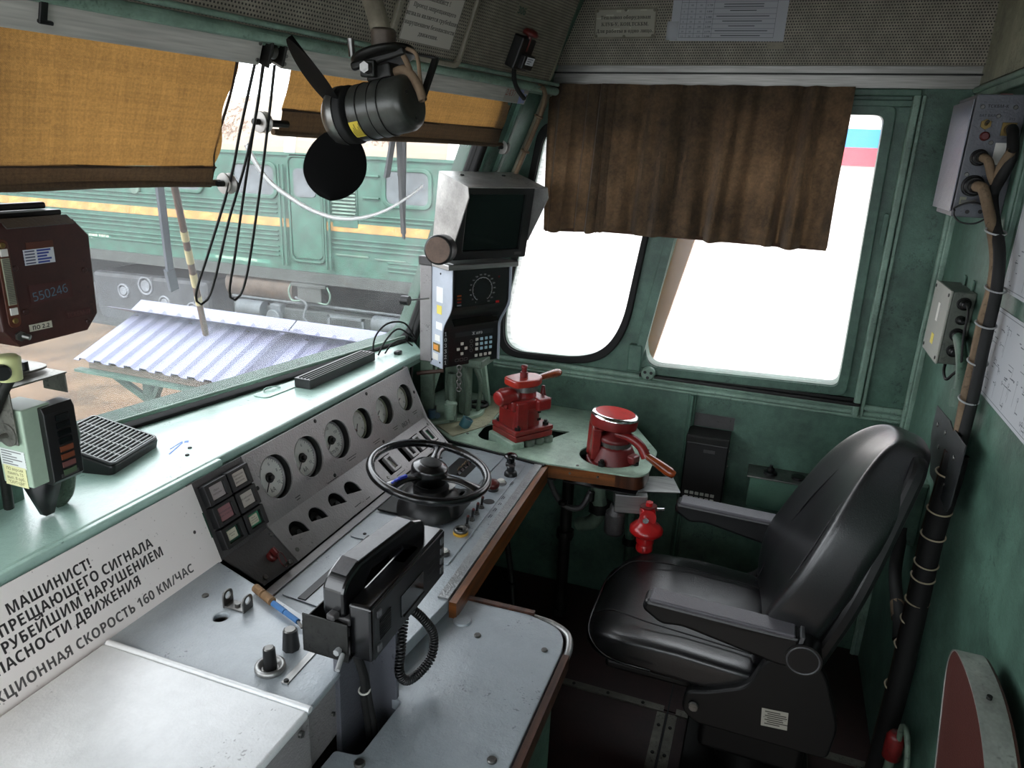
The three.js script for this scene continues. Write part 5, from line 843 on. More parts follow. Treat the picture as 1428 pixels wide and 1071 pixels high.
// ---------------------------------------------------------------- driver's seat
{
  const c = thing('driver_seat', 'black leatherette driver seat with two armrests, facing the desk', 'seat');
  const seat = cushion(0.245, 0.056, 0.25, 0.55, 0.30, (p) => {
    const u = p.x / 0.245, w = p.z / 0.25, top = p.y > 0 ? 1 : 0.0;
    p.y += top * (0.026 * Math.pow(Math.abs(w), 3) - 0.014 * (1 - w * w) * (1 - u * u * 0.4)) - 0.035 * Math.pow(Math.max(0, u), 4) * top - 0.02 * Math.max(0, u);
    p.z *= 1 - 0.07 * Math.max(0, u) * Math.max(0, u); p.x += 0.02 * (1 - w * w) * Math.max(0, u);
  }, 72, 40);
  const sg = mesh(c, 'seat_cushion', seat, M.leather, [0.09, 0.478, 1.88]); sg.rotation.z = 0.06;
  for (const s of [-1, 1]) mesh(sg, 'seam', tube([[0.255, -0.01, s * 0.10], [0.2, 0.045, s * 0.135], [0.1, 0.058, s * 0.16], [-0.05, 0.060, s * 0.165], [-0.22, 0.058, s * 0.165]], 0.0022, 24, 6), M.seamThread);
  mesh(sg, 'front_piping', tube([[0.06, -0.012, -0.263], [0.18, -0.02, -0.25], [0.245, -0.022, -0.18], [0.262, -0.022, 0], [0.245, -0.022, 0.18], [0.18, -0.02, 0.25], [0.06, -0.012, 0.263]], 0.004, 40, 8), M.gloss);
  const back = cushion(0.068, 0.345, 0.27, 0.36, 0.42, (p) => {
    const v = p.y / 0.345, f = p.x > 0 ? 1 : 0.35, t = (v + 1) / 2;
    const width = 1.0 - 0.08 * Math.pow(Math.max(0, -v), 2) - 0.64 * Math.pow(Math.max(0, v), 1.5);
    const w = p.z / 0.27; p.x += f * (0.040 * Math.pow(Math.abs(w), 3) * (1 - 0.5 * Math.max(0, v)) - 0.022 * (1 - w * w)) + 0.02 * Math.exp(-Math.pow((v + 0.45) / 0.3, 2)) * f;
    p.x -= 0.03 * v * v * (v > 0 ? 1 : 0); p.z *= width;
  }, 64, 56);
  const bg = mesh(c, 'backrest', back, M.leather, [-0.245, 0.80, 1.90]); bg.rotation.z = 0.30;
  for (const s of [-1, 1]) mesh(bg, 'seam', tube([[0.070, -0.30, s * 0.17], [0.075, -0.15, s * 0.165], [0.062, 0.02, s * 0.145], [0.045, 0.16, s * 0.10], [0.022, 0.26, s * 0.075], [0.008, 0.318, s * 0.06]], 0.0022, 30, 6), M.seamThread);
  const shellS = rounded([[-0.25, -0.33, 0.05], [0.25, -0.33, 0.05], [0.262, 0.0, 0.1], [0.13, 0.33, 0.05], [-0.13, 0.33, 0.05], [-0.262, 0.0, 0.1]]);
  mesh(bg, 'back_shell', at(ext(shellS, 0.04, 0.012, 12), -0.075, 0, 0, 0, Math.PI / 2), M.black);
  // pan, side plates, pedestal
  mesh(c, 'seat_pan', [at(box(0.44, 0.03, 0.44, 0.012), 0.06, 0.415, 1.89)], M.pitch);
  const sp = rounded([[0.02, 0.35, 0.02], [-0.30, 0.35, 0.02], [-0.31, 0.45, 0.03], [-0.25, 0.62, 0.06], [-0.13, 0.62, 0.06], [-0.09, 0.50, 0.03], [0.0, 0.455, 0.03], [0.055, 0.44, 0.02], [0.06, 0.38, 0.02]]);
  for (const z of [1.612, 2.158]) mesh(c, 'side_plate', ext(sp, 0.03, 0.006).translate(0, 0, z), M.pitch);
  mesh(c, 'pivot_bolt', [at(screwHead(0.014), 0.03, 0.405, 1.608, 0, Math.PI)], M.steel);
  sheet(c, 'maker_plate', 0.062, 0.052, printed(0.062, 0.052, (g, w, h) => { g.fillStyle = '#b5b0a4'; g.fillRect(0, 0, w, h); g.fillStyle = '#4a463f'; g.fillRect(0.004, 0.024, 0.054, 0.001); for (let i = 0; i < 7; i++) g.fillRect(0.008 + 0.006 * (i % 2), 0.006 + i * 0.006, 0.036 + 0.008 * (i % 3), 0.003); }, 2500), [-0.165, 0.43, 1.6105], [0, Math.PI, 0.08]);
  for (const z of [1.615, 2.185]) {
    const a = part(c, 'armrest', null); a.position.set(-0.165, 0.665, z);
    const ap = rounded([[-0.02, 0.026, 0.006], [0.345, 0.034, 0.012], [0.352, 0.005, 0.012], [0.30, -0.028, 0.015], [0.25, -0.02, 0.02], [0.02, -0.062, 0.02], [-0.035, -0.06, 0.03]]);
    mesh(a, 'arm', ext(ap, 0.062, 0.010, 8).translate(0, 0, -0.031), M.black);
    mesh(a, 'pad', at(box(0.345, 0.012, 0.060, 0.005), 0.162, 0.029, 0, 0, 0, 0.022), M.armPad);
    mesh(a, 'end_plate', at(box(0.010, 0.05, 0.058, 0.002), -0.022, 0.006, 0, 0, 0, 0.2), M.greyGloss);
    mesh(a, 'hub', at(new THREE.CylinderGeometry(0.042, 0.042, 0.07, 28), -0.035, -0.028, 0, Math.PI / 2), M.black);
    mesh(a, 'hub_ring', [at(new THREE.TorusGeometry(0.036, 0.002, 8, 32), -0.035, -0.028, -0.035)], M.greyGloss);
  }
  mesh(c, 'pedestal', [at(box(0.28, 0.26, 0.30, 0.02), -0.13, 0.28, 1.90), at(box(0.36, 0.03, 0.40, 0.006), -0.13, 0.025, 1.90), turned([[0.09, 0], [0.08, 0.24], [0, 0.24]], 28).translate(-0.13, 0.03, 1.9)], M.pitch);
  based(c, -0.1, 0.01, 1.9);
}

// ---------------------------------------------------------------- roller blinds and their cable loops (laid out on the windscreen plane)
{
  const cloth = (u0, u1, v0, v1, wob) => { // a hanging sheet, a little wavy along its right edge
    const g = new THREE.PlaneGeometry(1, 1, 30, 24), p = g.attributes.position;
    for (let i = 0; i < p.count; i++) { const s = p.getX(i) + 0.5, t = p.getY(i) + 0.5; const edge = wob * s ** 6 * (Math.sin(t * 9) * 0.5 - 0.8 * (1 - t)); p.setXYZ(i, u0 + s * (u1 - u0) + edge, v0 + t * (v1 - v0), 0.004 * Math.sin(s * 7 + t * 3)); }
    g.computeVertexNormals(); return g;
  };
  const blind = (label, u0, u1, top, seam, hem, wob) => {
    const c = thing('roller_blind', label, 'blind', [0, 0, 0], 0, undefined); onFrame(c, FW, 0, 0, 0.034);
    mesh(c, 'cloth', cloth(u0, u1, seam, top, wob), M.blind);
    mesh(c, 'hem', [cloth(u0, u1 + wob * -0.4, hem, seam + 0.004, wob * 0.3).translate(0, 0, 0.002)], M.blindHem);
    mesh(c, 'seam_line', at(box(u1 - u0, 0.003, 0.002), (u0 + u1) / 2 - wob * 0.3, seam, 0.004), M.seamBrown);
    mesh(c, 'edge_binding', tube([[u1, top, 0.001], [u1 - wob * 0.05, (top + seam) / 2 + 0.05, 0.001], [u1 - wob * 0.9, seam + 0.03, 0.001], [u1 - wob * 0.6, seam, 0.001], [u1 - wob * 0.6, hem, 0.002]], 0.0028, 20, 6), M.seamBrown);
    mesh(c, 'bottom_rod', at(new THREE.CylinderGeometry(0.007, 0.007, u1 - u0 + 0.05, 12), (u0 + u1) / 2 + 0.015, hem + 0.008, 0.0, 0, 0, Math.PI / 2), M.blindHem);
    return c;
  };
  const b1 = blind('wide ochre roller blind with a brown hem, pulled furthest down over the windscreen', -0.40, 0.130, 0.95, 0.709, 0.664, 0.018);
  const b2 = blind('short ochre roller blind with a brown hem behind the fan', 0.270, 1.205, 0.95, 0.845, 0.785, 0.004);
  b2.children.forEach((o) => { if (o.name !== 'bottom_rod') o.rotation.z = 0; });
  const wheel = (o, u, v, z) => { mesh(o, 'pulley', [at(smoothTurned([[0.006, -0.009], [0.022, -0.010], [0.023, -0.007], [0.015, -0.003], [0.015, 0.003], [0.023, 0.007], [0.022, 0.010], [0.006, 0.009]], 28), u, v, z, 0, 0, Math.PI / 2)], M.pulley); mesh(o, 'axle', at(new THREE.CylinderGeometry(0.0065, 0.0065, 0.05, 12), u, v, z, 0, 0, Math.PI / 2), M.darkSteel); };
  wheel(b1, 0.152, 0.676, 0.012); wheel(b2, 0.214, 0.818, 0.012);
  mesh(b2, 'rod_end', at(new THREE.CylinderGeometry(0.008, 0.008, 0.07, 12), 0.252, 0.816, 0.010, 0, 0, Math.PI / 2), M.darkSteel);
  wheel(b2, 1.248, 0.785, 0.004);
  const head = (label, u0, u1, extra) => { const c = thing('blind_headbox', label, 'box'); onFrame(c, FW, (u0 + u1) / 2, 0.972, 0.056); const w = u1 - u0;
    mesh(c, 'board', at(box(w, 0.054, 0.050, 0.004), 0, 0, 0), M.headboard); mesh(c, 'top_shadow_gap', at(box(w, 0.006, 0.04), 0, 0.029, -0.008), M.black);
    for (const [x, y] of extra) mesh(c, 'screw', at(screwHead(0.004), x * w / 2, y, 0.025), M.steel); return c; };
  head('long grey laminate board over the wider blind', -0.40, 0.145, [[0.97, 0.016], [0.97, -0.016]]);
  const h2 = head('grey laminate board over the short blind, red figures at its far end', 0.200, 1.205, [[-0.985, 0.016], [-0.985, 0.0], [-0.985, -0.016], [0.985, 0.0]]);
  mesh(h2, 'red_figures', new THREE.PlaneGeometry(0.10, 0.046), printed(0.10, 0.046, (g, w, h) => { g.fillStyle = '#a09c94'; g.fillRect(0, 0, w, h); g.fillStyle = '#8e3a34'; text(g, '2437', 0.004, 0.028, 0.026, 'left', 'serif'); }, 2000), [0.415, 0, 0.0256]);
  mesh(h2, 'blue_tape', [at(box(0.022, 0.046, 0.0008), 0.462, -0.002, 0.0256, 0, 0, 0.2), at(box(0.012, 0.03, 0.0008), 0.486, -0.008, 0.0256)], M.paleBlueTape);
  { const c = thing('pulley_bracket', 'dark steel pulley bracket between the two grey boards', 'bracket'); onFrame(c, FW, 0.172, 0.972, 0.05);
    mesh(c, 'plate', at(box(0.052, 0.056, 0.012, 0.002), 0, 0, 0.0), M.darkSteel); each(c, 'cheek', [at(box(0.006, 0.05, 0.05, 0.002), -0.018, 0, 0.022)], M.darkSteel); each(c, 'cheek', [at(box(0.006, 0.04, 0.05, 0.002), 0.018, 0.002, 0.022)], M.darkSteel);
    mesh(c, 'wheel', at(new THREE.CylinderGeometry(0.016, 0.016, 0.012, 20), 0, 0.004, 0.024, 0, 0, Math.PI / 2), M.steel); for (const [x, y] of [[-0.024, 0.018], [-0.024, -0.02], [0.024, 0.018], [0.024, -0.018]]) mesh(c, 'rivet', at(screwHead(0.005), x, y, 0.006), M.steel); }
  const cord = (label, pts) => { const c = thing('pull_cord', label, 'cord'); onFrame(c, FW, 0, 0, 0.062); mesh(c, 'steel_cord', tube(pts.map(([u, v]) => V(u, v, 0)), 0.0031, 60, 6), M.darkSteel); };
  cord('looped steel pull cord that runs over the pulley of the wide blind', [[0.150, 0.945], [0.146, 0.80], [0.146, 0.70], [0.122, 0.50], [0.112, 0.43], [0.114, 0.395], [0.130, 0.378], [0.148, 0.392], [0.155, 0.43], [0.163, 0.60], [0.175, 0.72], [0.178, 0.85], [0.170, 0.945]]);
  cord('looped steel pull cord hanging from the pulley bracket, nearer the fan', [[0.172, 0.945], [0.186, 0.70], [0.200, 0.50], [0.205, 0.41], [0.212, 0.385], [0.228, 0.374], [0.242, 0.386], [0.248, 0.43], [0.236, 0.62], [0.212, 0.85], [0.200, 0.945]]);
}
{ const c = thing('hook', 'small black hook hanging over the grey board at the upper left', 'hook'); onFrame(c, FW, -0.275, 0.985, 0.09); mesh(c, 'shank', [at(box(0.012, 0.05, 0.006, 0.002), 0, 0.005, 0), at(box(0.022, 0.006, 0.008, 0.002), 0.004, -0.02, 0)], M.black); }
// ---------------------------------------------------------------- cab fan
{
  const c = thing('cab_fan', 'dark metal cab fan with black rubber blades hanging from a bent pipe', 'fan');
  const A = V(0.965, -0.18, 0.075).normalize(), up = V(0.141, 0.951, 0.275), e1 = up.clone().addScaledVector(A, -up.dot(A)).normalize(), hh = new THREE.Vector3().crossVectors(A, e1).normalize();
  // hh should lean towards the viewer
  if (hh.z > 0) hh.negate();
  const H = V(0.632, 1.792, 1.018);   // centre of the blade ring
  const body = new THREE.Group(); body.name = 'motor'; c.add(body); body.position.copy(H).addScaledVector(A, -0.005); body.quaternion.setFromUnitVectors(V(0, 1, 0), A); body.scale.setScalar(0.94);
  const r = 0.0425;
  mesh(body, 'shell', smoothTurned([[0, -0.114], [0.030, -0.114], [0.038, -0.110], [0.0420, -0.102], [r, -0.09], [r, -0.072], [0.0435, -0.070], [0.0435, -0.054], [r, -0.052], [r, -0.032], [0.0435, -0.030], [0.0435, -0.014], [0.040, -0.010], [0, -0.010]], 44), M.motor);
  for (const y of [-0.071, -0.053, -0.031]) mesh(body, 'band_groove', at(new THREE.TorusGeometry(0.0436, 0.0008, 6, 48), 0, y, 0, Math.PI / 2), M.black);
  each(body, 'rear_screw', [0, 1, 2].map((k) => at(new THREE.CylinderGeometry(0.003, 0.003, 0.004, 10), 0.024 * Math.cos(k * 2.1), -0.114, 0.024 * Math.sin(k * 2.1))), M.black);
  mesh(body, 'blade_ring', smoothTurned([[0.030, -0.004], [0.044, -0.003], [0.0465, 0.0], [0.0465, 0.012], [0.043, 0.014], [0.03, 0.012]], 44).scale(0.98, 1, 0.98), M.rubber);
  mesh(body, 'nose', smoothTurned([[0.0470, 0.012], [0.0475, 0.020], [0.045, 0.030], [0.036, 0.040], [0.02, 0.046], [0, 0.047]], 40), M.steel);
  // yellow label wrapped on the side towards the viewer
  const lab = new THREE.CylinderGeometry(0.0440, 0.0440, 0.019, 16, 1, true, 0, 0.66); const lg = mesh(body, 'yellow_label', lab, printed(0.03, 0.02, (g, w, h) => { g.fillStyle = '#c9b23a'; g.fillRect(0, 0, w, h); g.fillStyle = '#4a4010'; for (let i = 0; i < 6; i++) g.fillRect(0.002, 0.002 + i * 0.003, 0.014 + 0.01 * ((i * 7) % 3) / 2, 0.0014); }, 3000), [0, -0.022, 0]);
  { const inv = body.quaternion.clone().invert(), v = V(0, 1.75, 0).sub(H).normalize().addScaledVector(up, -0.75).applyQuaternion(inv); lg.rotation.y = Math.atan2(v.x, v.z) - 0.33; }
  // blades: rubber paddles set at 45 degrees
  for (const deg of [52, 172, 292]) {
    const a = deg * Math.PI / 180, R = e1.clone().multiplyScalar(Math.cos(a)).addScaledVector(hh, Math.sin(a)), T = e1.clone().multiplyScalar(-Math.sin(a)).addScaledVector(hh, Math.cos(a));
    const pos = [], ix = [], NU = 20, NV = 16;
    for (const side of [1, -1]) for (let i = 0; i <= NU; i++) { const t = i / NU, rr = 0.026 + 0.106 * t, w = 0.047 * Math.pow(Math.max(0, 1 - Math.pow((t - 0.5) / (t < 0.5 ? 0.6 : 0.5), 2)), 0.62), th = 0.0016 + 0.003 * (1 - t), beta = 1.02 - 0.12 * t;
      for (let k = 0; k <= NV; k++) { const s = k / NV * 2 - 1, cdir = T.clone().multiplyScalar(-Math.cos(beta)).addScaledVector(A, Math.sin(beta)), n = new THREE.Vector3().crossVectors(R, cdir); const p = R.clone().multiplyScalar(rr).addScaledVector(cdir, w * s + 0.006 * t).addScaledVector(n, side * th * (1 - s * s * 0.98) + 0.006 * s * s * t); pos.push(p.x, p.y, p.z); } }
    const off = (NU + 1) * (NV + 1); for (let f = 0; f < 2; f++) for (let i = 0; i < NU; i++) for (let k = 0; k < NV; k++) { const a0 = f * off + i * (NV + 1) + k, b0 = a0 + NV + 1; f ? ix.push(a0, b0, a0 + 1, b0, b0 + 1, a0 + 1) : ix.push(a0, a0 + 1, b0, b0, a0 + 1, b0 + 1); }
    const g = new THREE.BufferGeometry(); g.setAttribute('position', new THREE.Float32BufferAttribute(pos, 3)); g.setIndex(ix); g.computeVertexNormals();
    mesh(c, 'blade', g, M.blade, [H.x + A.x * 0.022, H.y + A.y * 0.022, H.z + A.z * 0.022]);
  }
  // clamp, flange and pipe
  const top = H.clone().addScaledVector(A, -0.058).addScaledVector(e1, 0.044);
  mesh(c, 'clamp', [at(box(0.042, 0.022, 0.035, 0.004), top.x, top.y + 0.008, top.z, 0, 0, -0.2), at(box(0.024, 0.024, 0.02, 0.003), top.x + 0.012, top.y + 0.012, top.z - 0.018)], M.darkSteel);
  each(c, 'clamp_bolt', [at(hexbolt(0.008, 0.012), top.x + 0.008, top.y + 0.012, top.z - 0.03, 0, Math.PI), rod([top.x + 0.05, top.y + 0.03, top.z - 0.005], [top.x + 0.05, top.y + 0.055, top.z - 0.008], 0.005)], M.steel);
  mesh(c, 'flange', [at(smoothTurned([[0, -0.006], [0.040, -0.006], [0.048, -0.002], [0.048, 0.004], [0.02, 0.010], [0, 0.010]], 32), top.x + 0.004, top.y + 0.030, top.z + 0.008, 0.1, 0, -0.28), at(box(0.085, 0.012, 0.012, 0.004), top.x, top.y + 0.026, top.z - 0.015, 0, 0.2, -0.3)], M.darkSteel);
  mesh(c, 'socket', at(smoothTurned([[0.018, 0], [0.019, 0.03], [0.016, 0.034], [0, 0.034]], 20), top.x + 0.006, top.y + 0.036, top.z + 0.012), M.bronzeDirt);
  mesh(c, 'pipe', tube([[top.x + 0.006, top.y + 0.05, top.z + 0.012], [top.x + 0.018, top.y + 0.080, top.z + 0.02], [top.x + 0.05, top.y + 0.125, top.z + 0.05], [top.x + 0.11, top.y + 0.19, top.z + 0.11], [top.x + 0.17, 2.20, top.z + 0.18], [top.x + 0.19, 2.33, top.z + 0.20], [top.x + 0.195, 2.449, top.z + 0.20]], 0.0155, 30, 14), M.creamPipe);
  each(c, 'lead', [tube([[top.x - 0.01, top.y + 0.006, top.z], [top.x - 0.04, top.y + 0.012, top.z - 0.01], [top.x - 0.065, top.y - 0.006, top.z - 0.02], [top.x - 0.078, top.y - 0.03, top.z - 0.025]], 0.0065, 16, 8), tube([[top.x - 0.028, top.y + 0.04, top.z], [top.x - 0.045, top.y + 0.02, top.z - 0.01], [top.x - 0.06, top.y - 0.005, top.z - 0.018], [top.x - 0.078, top.y - 0.03, top.z - 0.025]], 0.0045, 16, 8), tube([[top.x - 0.02, top.y + 0.044, top.z], [top.x - 0.055, top.y + 0.035, top.z - 0.005], [top.x - 0.068, top.y + 0.0, top.z - 0.015], [top.x - 0.078, top.y - 0.03, top.z - 0.025]], 0.003, 16, 8)], M.tan);
  mesh(c, 'earth_strap', [bar([top.x - 0.080, top.y + 0.030, top.z + 0.012], [top.x - 0.070, top.y - 0.03, top.z - 0.014], 0.012, 0.004), rod([top.x - 0.08, top.y + 0.03, top.z + 0.01], [top.x - 0.02, top.y + 0.04, top.z + 0.004], 0.002)], M.darkSteel);
  based(c, top.x + 0.195, 2.449, top.z + 0.20);
}
// ---------------------------------------------------------------- things on the front upper lining
{
  const c = thing('access_panel', 'perforated access panel in a rounded cream frame beside the fan pipe', 'panel'); onFrame(c, FW, 0.60, 1.15, 0.080);
  const s = rounded([[-0.115, -0.135, 0.04], [0.185, -0.135, 0.025], [0.185, 0.3, 0.02], [-0.115, 0.3, 0.02]]); s.holes.push(rounded([[-0.098, -0.120, 0.035], [0.172, -0.120, 0.02], [0.172, 0.29, 0.02], [-0.098, 0.29, 0.02]], THREE.Path));
  mesh(c, 'frame', ext(s, 0.014, 0.004), M.creamPipe); mesh(c, 'mesh_sheet', ext(rounded([[-0.11, -0.13, 0.035], [0.18, -0.13, 0.02], [0.18, 0.3], [-0.11, 0.3]]), 0.004), M.perforated);
  mesh(c, 'latch', [post(0.014, 0.012, 24, 0.003)], M.white, [-0.045, 0.055, 0.008]);
}
{
  const c = thing('notice_plate', 'white notice in bold Cyrillic letters on the cream framed access panel', 'sign'); onFrame(c, FW, 0.625, 1.117, 0.0865);
  mesh(c, 'plate', box(0.205, 0.125, 0.002), printed(0.205, 0.125, (g, w, h) => { g.fillStyle = '#b9b3aa'; g.fillRect(0, 0, w, h); g.strokeStyle = '#7a756d'; g.lineWidth = 0.002; g.strokeRect(0.001, 0.001, w - 0.002, h - 0.002); g.fillStyle = '#2d2a28'; ['Машинист !', 'Проезд запрещающего', 'сигнала является грубейшим', 'нарушением безопасности', 'движения.'].forEach((s, i) => text(g, s, w / 2, 0.026 + i * 0.0205, i ? 0.0138 : 0.016, 'center', 'serif', 'bold')); }, 2400));
}
{
  const c = thing('cab_switch', 'black switch unit with a dark red knob and white label on the front lining', 'switch'); onFrame(c, FW, 1.045, 1.095, 0.080);
  mesh(c, 'case', at(box(0.075, 0.09, 0.035, 0.005), 0, 0, 0.018), M.black); mesh(c, 'lower_block', at(box(0.06, 0.04, 0.05, 0.004), 0.012, -0.018, 0.025), M.black);
  mesh(c, 'red_knob', [at(smoothTurned([[0, 0.02], [0.018, 0.016], [0.024, 0.008], [0.023, 0.0], [0, 0.0]], 24), -0.002, 0.052, 0.03), at(new THREE.CylinderGeometry(0.007, 0.007, 0.05, 12), 0, 0.035, 0.03)], M.maroon);
  mesh(c, 'label', box(0.042, 0.022, 0.001), printed(0.042, 0.022, (g, w, h) => { g.fillStyle = '#c9cbd0'; g.fillRect(0, 0, w, h); g.fillStyle = '#50525a'; for (let i = 0; i < 3; i++) g.fillRect(0.004, 0.004 + i * 0.006, 0.030 - 0.006 * i, 0.002); }, 2500), [0.014, -0.012, 0.0506]);
  mesh(c, 'terminal', at(post(0.007, 0.008, 12), 0.04, 0.02, 0.02), M.black);
  mesh(c, 'lead', tube([[-0.01, -0.042, 0.02], [0.02, -0.08, 0.02], [0.06, -0.105, 0.02], [0.11, -0.125, 0.02]], 0.007, 20, 8), M.rubber);
}
{
  const c = thing('stencil_mark', 'small dark green stencilled figures on the front lining', 'marking'); onFrame(c, FW, 1.005, 1.200, 0.0805);
  mesh(c, 'figures', box(0.05, 0.03, 0.0006), printed(0.05, 0.03, (g, w, h) => { g.fillStyle = '#7a7465'; g.fillRect(0, 0, w, h); g.fillStyle = '#24483f'; text(g, '306', w / 2, 0.025, 0.026, 'center', 'sans-serif', 'bold'); }, 2000));
}
{
  const c = thing('conduit', 'cream conduit with a taped cable along it, down the corner pillar', 'conduit'); onFrame(c, FW, 1.30, 0.3, 0.045);
  mesh(c, 'pipe', tube([[0.03, 0.70, 0.03], [0.025, 0.62, 0.035], [0.02, 0.40, 0.03], [0.015, -0.3, 0.02]], 0.013, 24, 10), M.creamPipe);
  mesh(c, 'cable', tube([[-0.08, 0.715, 0.055], [-0.03, 0.70, 0.055], [-0.005, 0.62, 0.055], [-0.012, 0.5, 0.055], [-0.01, 0.3, 0.05], [-0.02, -0.2, 0.04]], 0.008, 30, 8), M.tan);
  for (const y of [0.62, 0.5, 0.36]) mesh(c, 'tape', at(new THREE.TorusGeometry(0.012, 0.004, 8, 16), -0.01, y, 0.054, Math.PI / 2), M.tan);
}
// ---------------------------------------------------------------- things on the dashboard shelf
{
  const c = thing('window_sill_beam', 'chipped dark green beam along the foot of the windscreen', 'beam'); onFrame(c, FW, 0, 0, 0);
  c.userData = { kind: 'structure' };
  mesh(c, 'beam', [at(box(0.95, 0.03, 0.036, 0.01), 0.36, -0.008, 0.020)], M.oldGreen); mesh(c, 'rubber_seal', at(box(1.0, 0.016, 0.03, 0.004), 0.36, 0.012, 0.012), M.rubber); mesh(c, 'green_rail', at(new THREE.CylinderGeometry(0.006, 0.006, 1.2, 8), 0.5, 0.035, 0.012, 0, 0, Math.PI / 2), M.sill);
}
{
  const c = thing('defroster_duct', 'flat black duct lying on the teal shelf against the windscreen', 'duct');
  mesh(c, 'duct', [bar([1.265, 1.066, 1.72], [1.255, 1.066, 2.08], 0.055, 0.028)], M.black);
  mesh(c, 'fin', Array.from({ length: 4 }, (_, i) => bar([1.245 + i * 0.012, 1.081, 1.73], [1.235 + i * 0.012, 1.081, 2.07], 0.003, 0.003)), M.darkSteel);
  based(c, 1.26, 1.05, 1.9);
}
{
  const c = thing('vent_speaker', 'black box with a sloping white lined grille on the teal shelf', 'speaker');
  const b = new THREE.Group(); b.name = 'box'; c.add(b); b.position.set(1.365, 1.092, 1.115); b.rotation.y = 0.22; b.rotation.z = 0.26; b.rotation.order = 'YXZ';
  mesh(b, 'case', at(ext(rrect(-0.085, -0.085, 0.17, 0.17, 0.012), 0.055, 0.004), 0, -0.055, 0, -Math.PI / 2), M.black);
  mesh(b, 'dark_mesh', at(box(0.15, 0.002, 0.15), 0, 0.0005, 0), M.rubber);
  for (let i = 0; i < 15; i++) mesh(b, 'slat', at(box(0.0022, 0.0035, 0.154), -0.071 + i * 0.0101, 0.003, 0), M.paleSlat);
  for (let i = 0; i < 3; i++) mesh(b, 'cross_bar', at(box(0.152, 0.0028, 0.0022), 0, 0.0022, -0.038 + i * 0.038), M.paleSlat);
  mesh(b, 'rim', (() => { const s = rrect(-0.083, -0.083, 0.166, 0.166, 0.012); s.holes.push(rrect(-0.0765, -0.0765, 0.153, 0.153, 0.008, THREE.Path)); return at(ext(s, 0.006, 0.002), 0, -0.001, 0, -Math.PI / 2); })(), M.black);
  mesh(b, 'edge_line', (() => { const s = rrect(-0.079, -0.079, 0.158, 0.158, 0.01); s.holes.push(rrect(-0.0772, -0.0772, 0.1544, 0.1544, 0.009, THREE.Path)); return at(ext(s, 0.0016), 0, 0.0045, 0, -Math.PI / 2); })(), M.paleSlat);
  mesh(b, 'torn_label', [at(box(0.0012, 0.016, 0.03), -0.0855, -0.036, 0.03)], M.tan);
  mesh(c, 'foot', [at(box(0.12, 0.03, 0.14), 1.37, 1.063, 1.115, 0, 0.22)], M.black);
  based(c, 1.36, 1.05, 1.11);
}
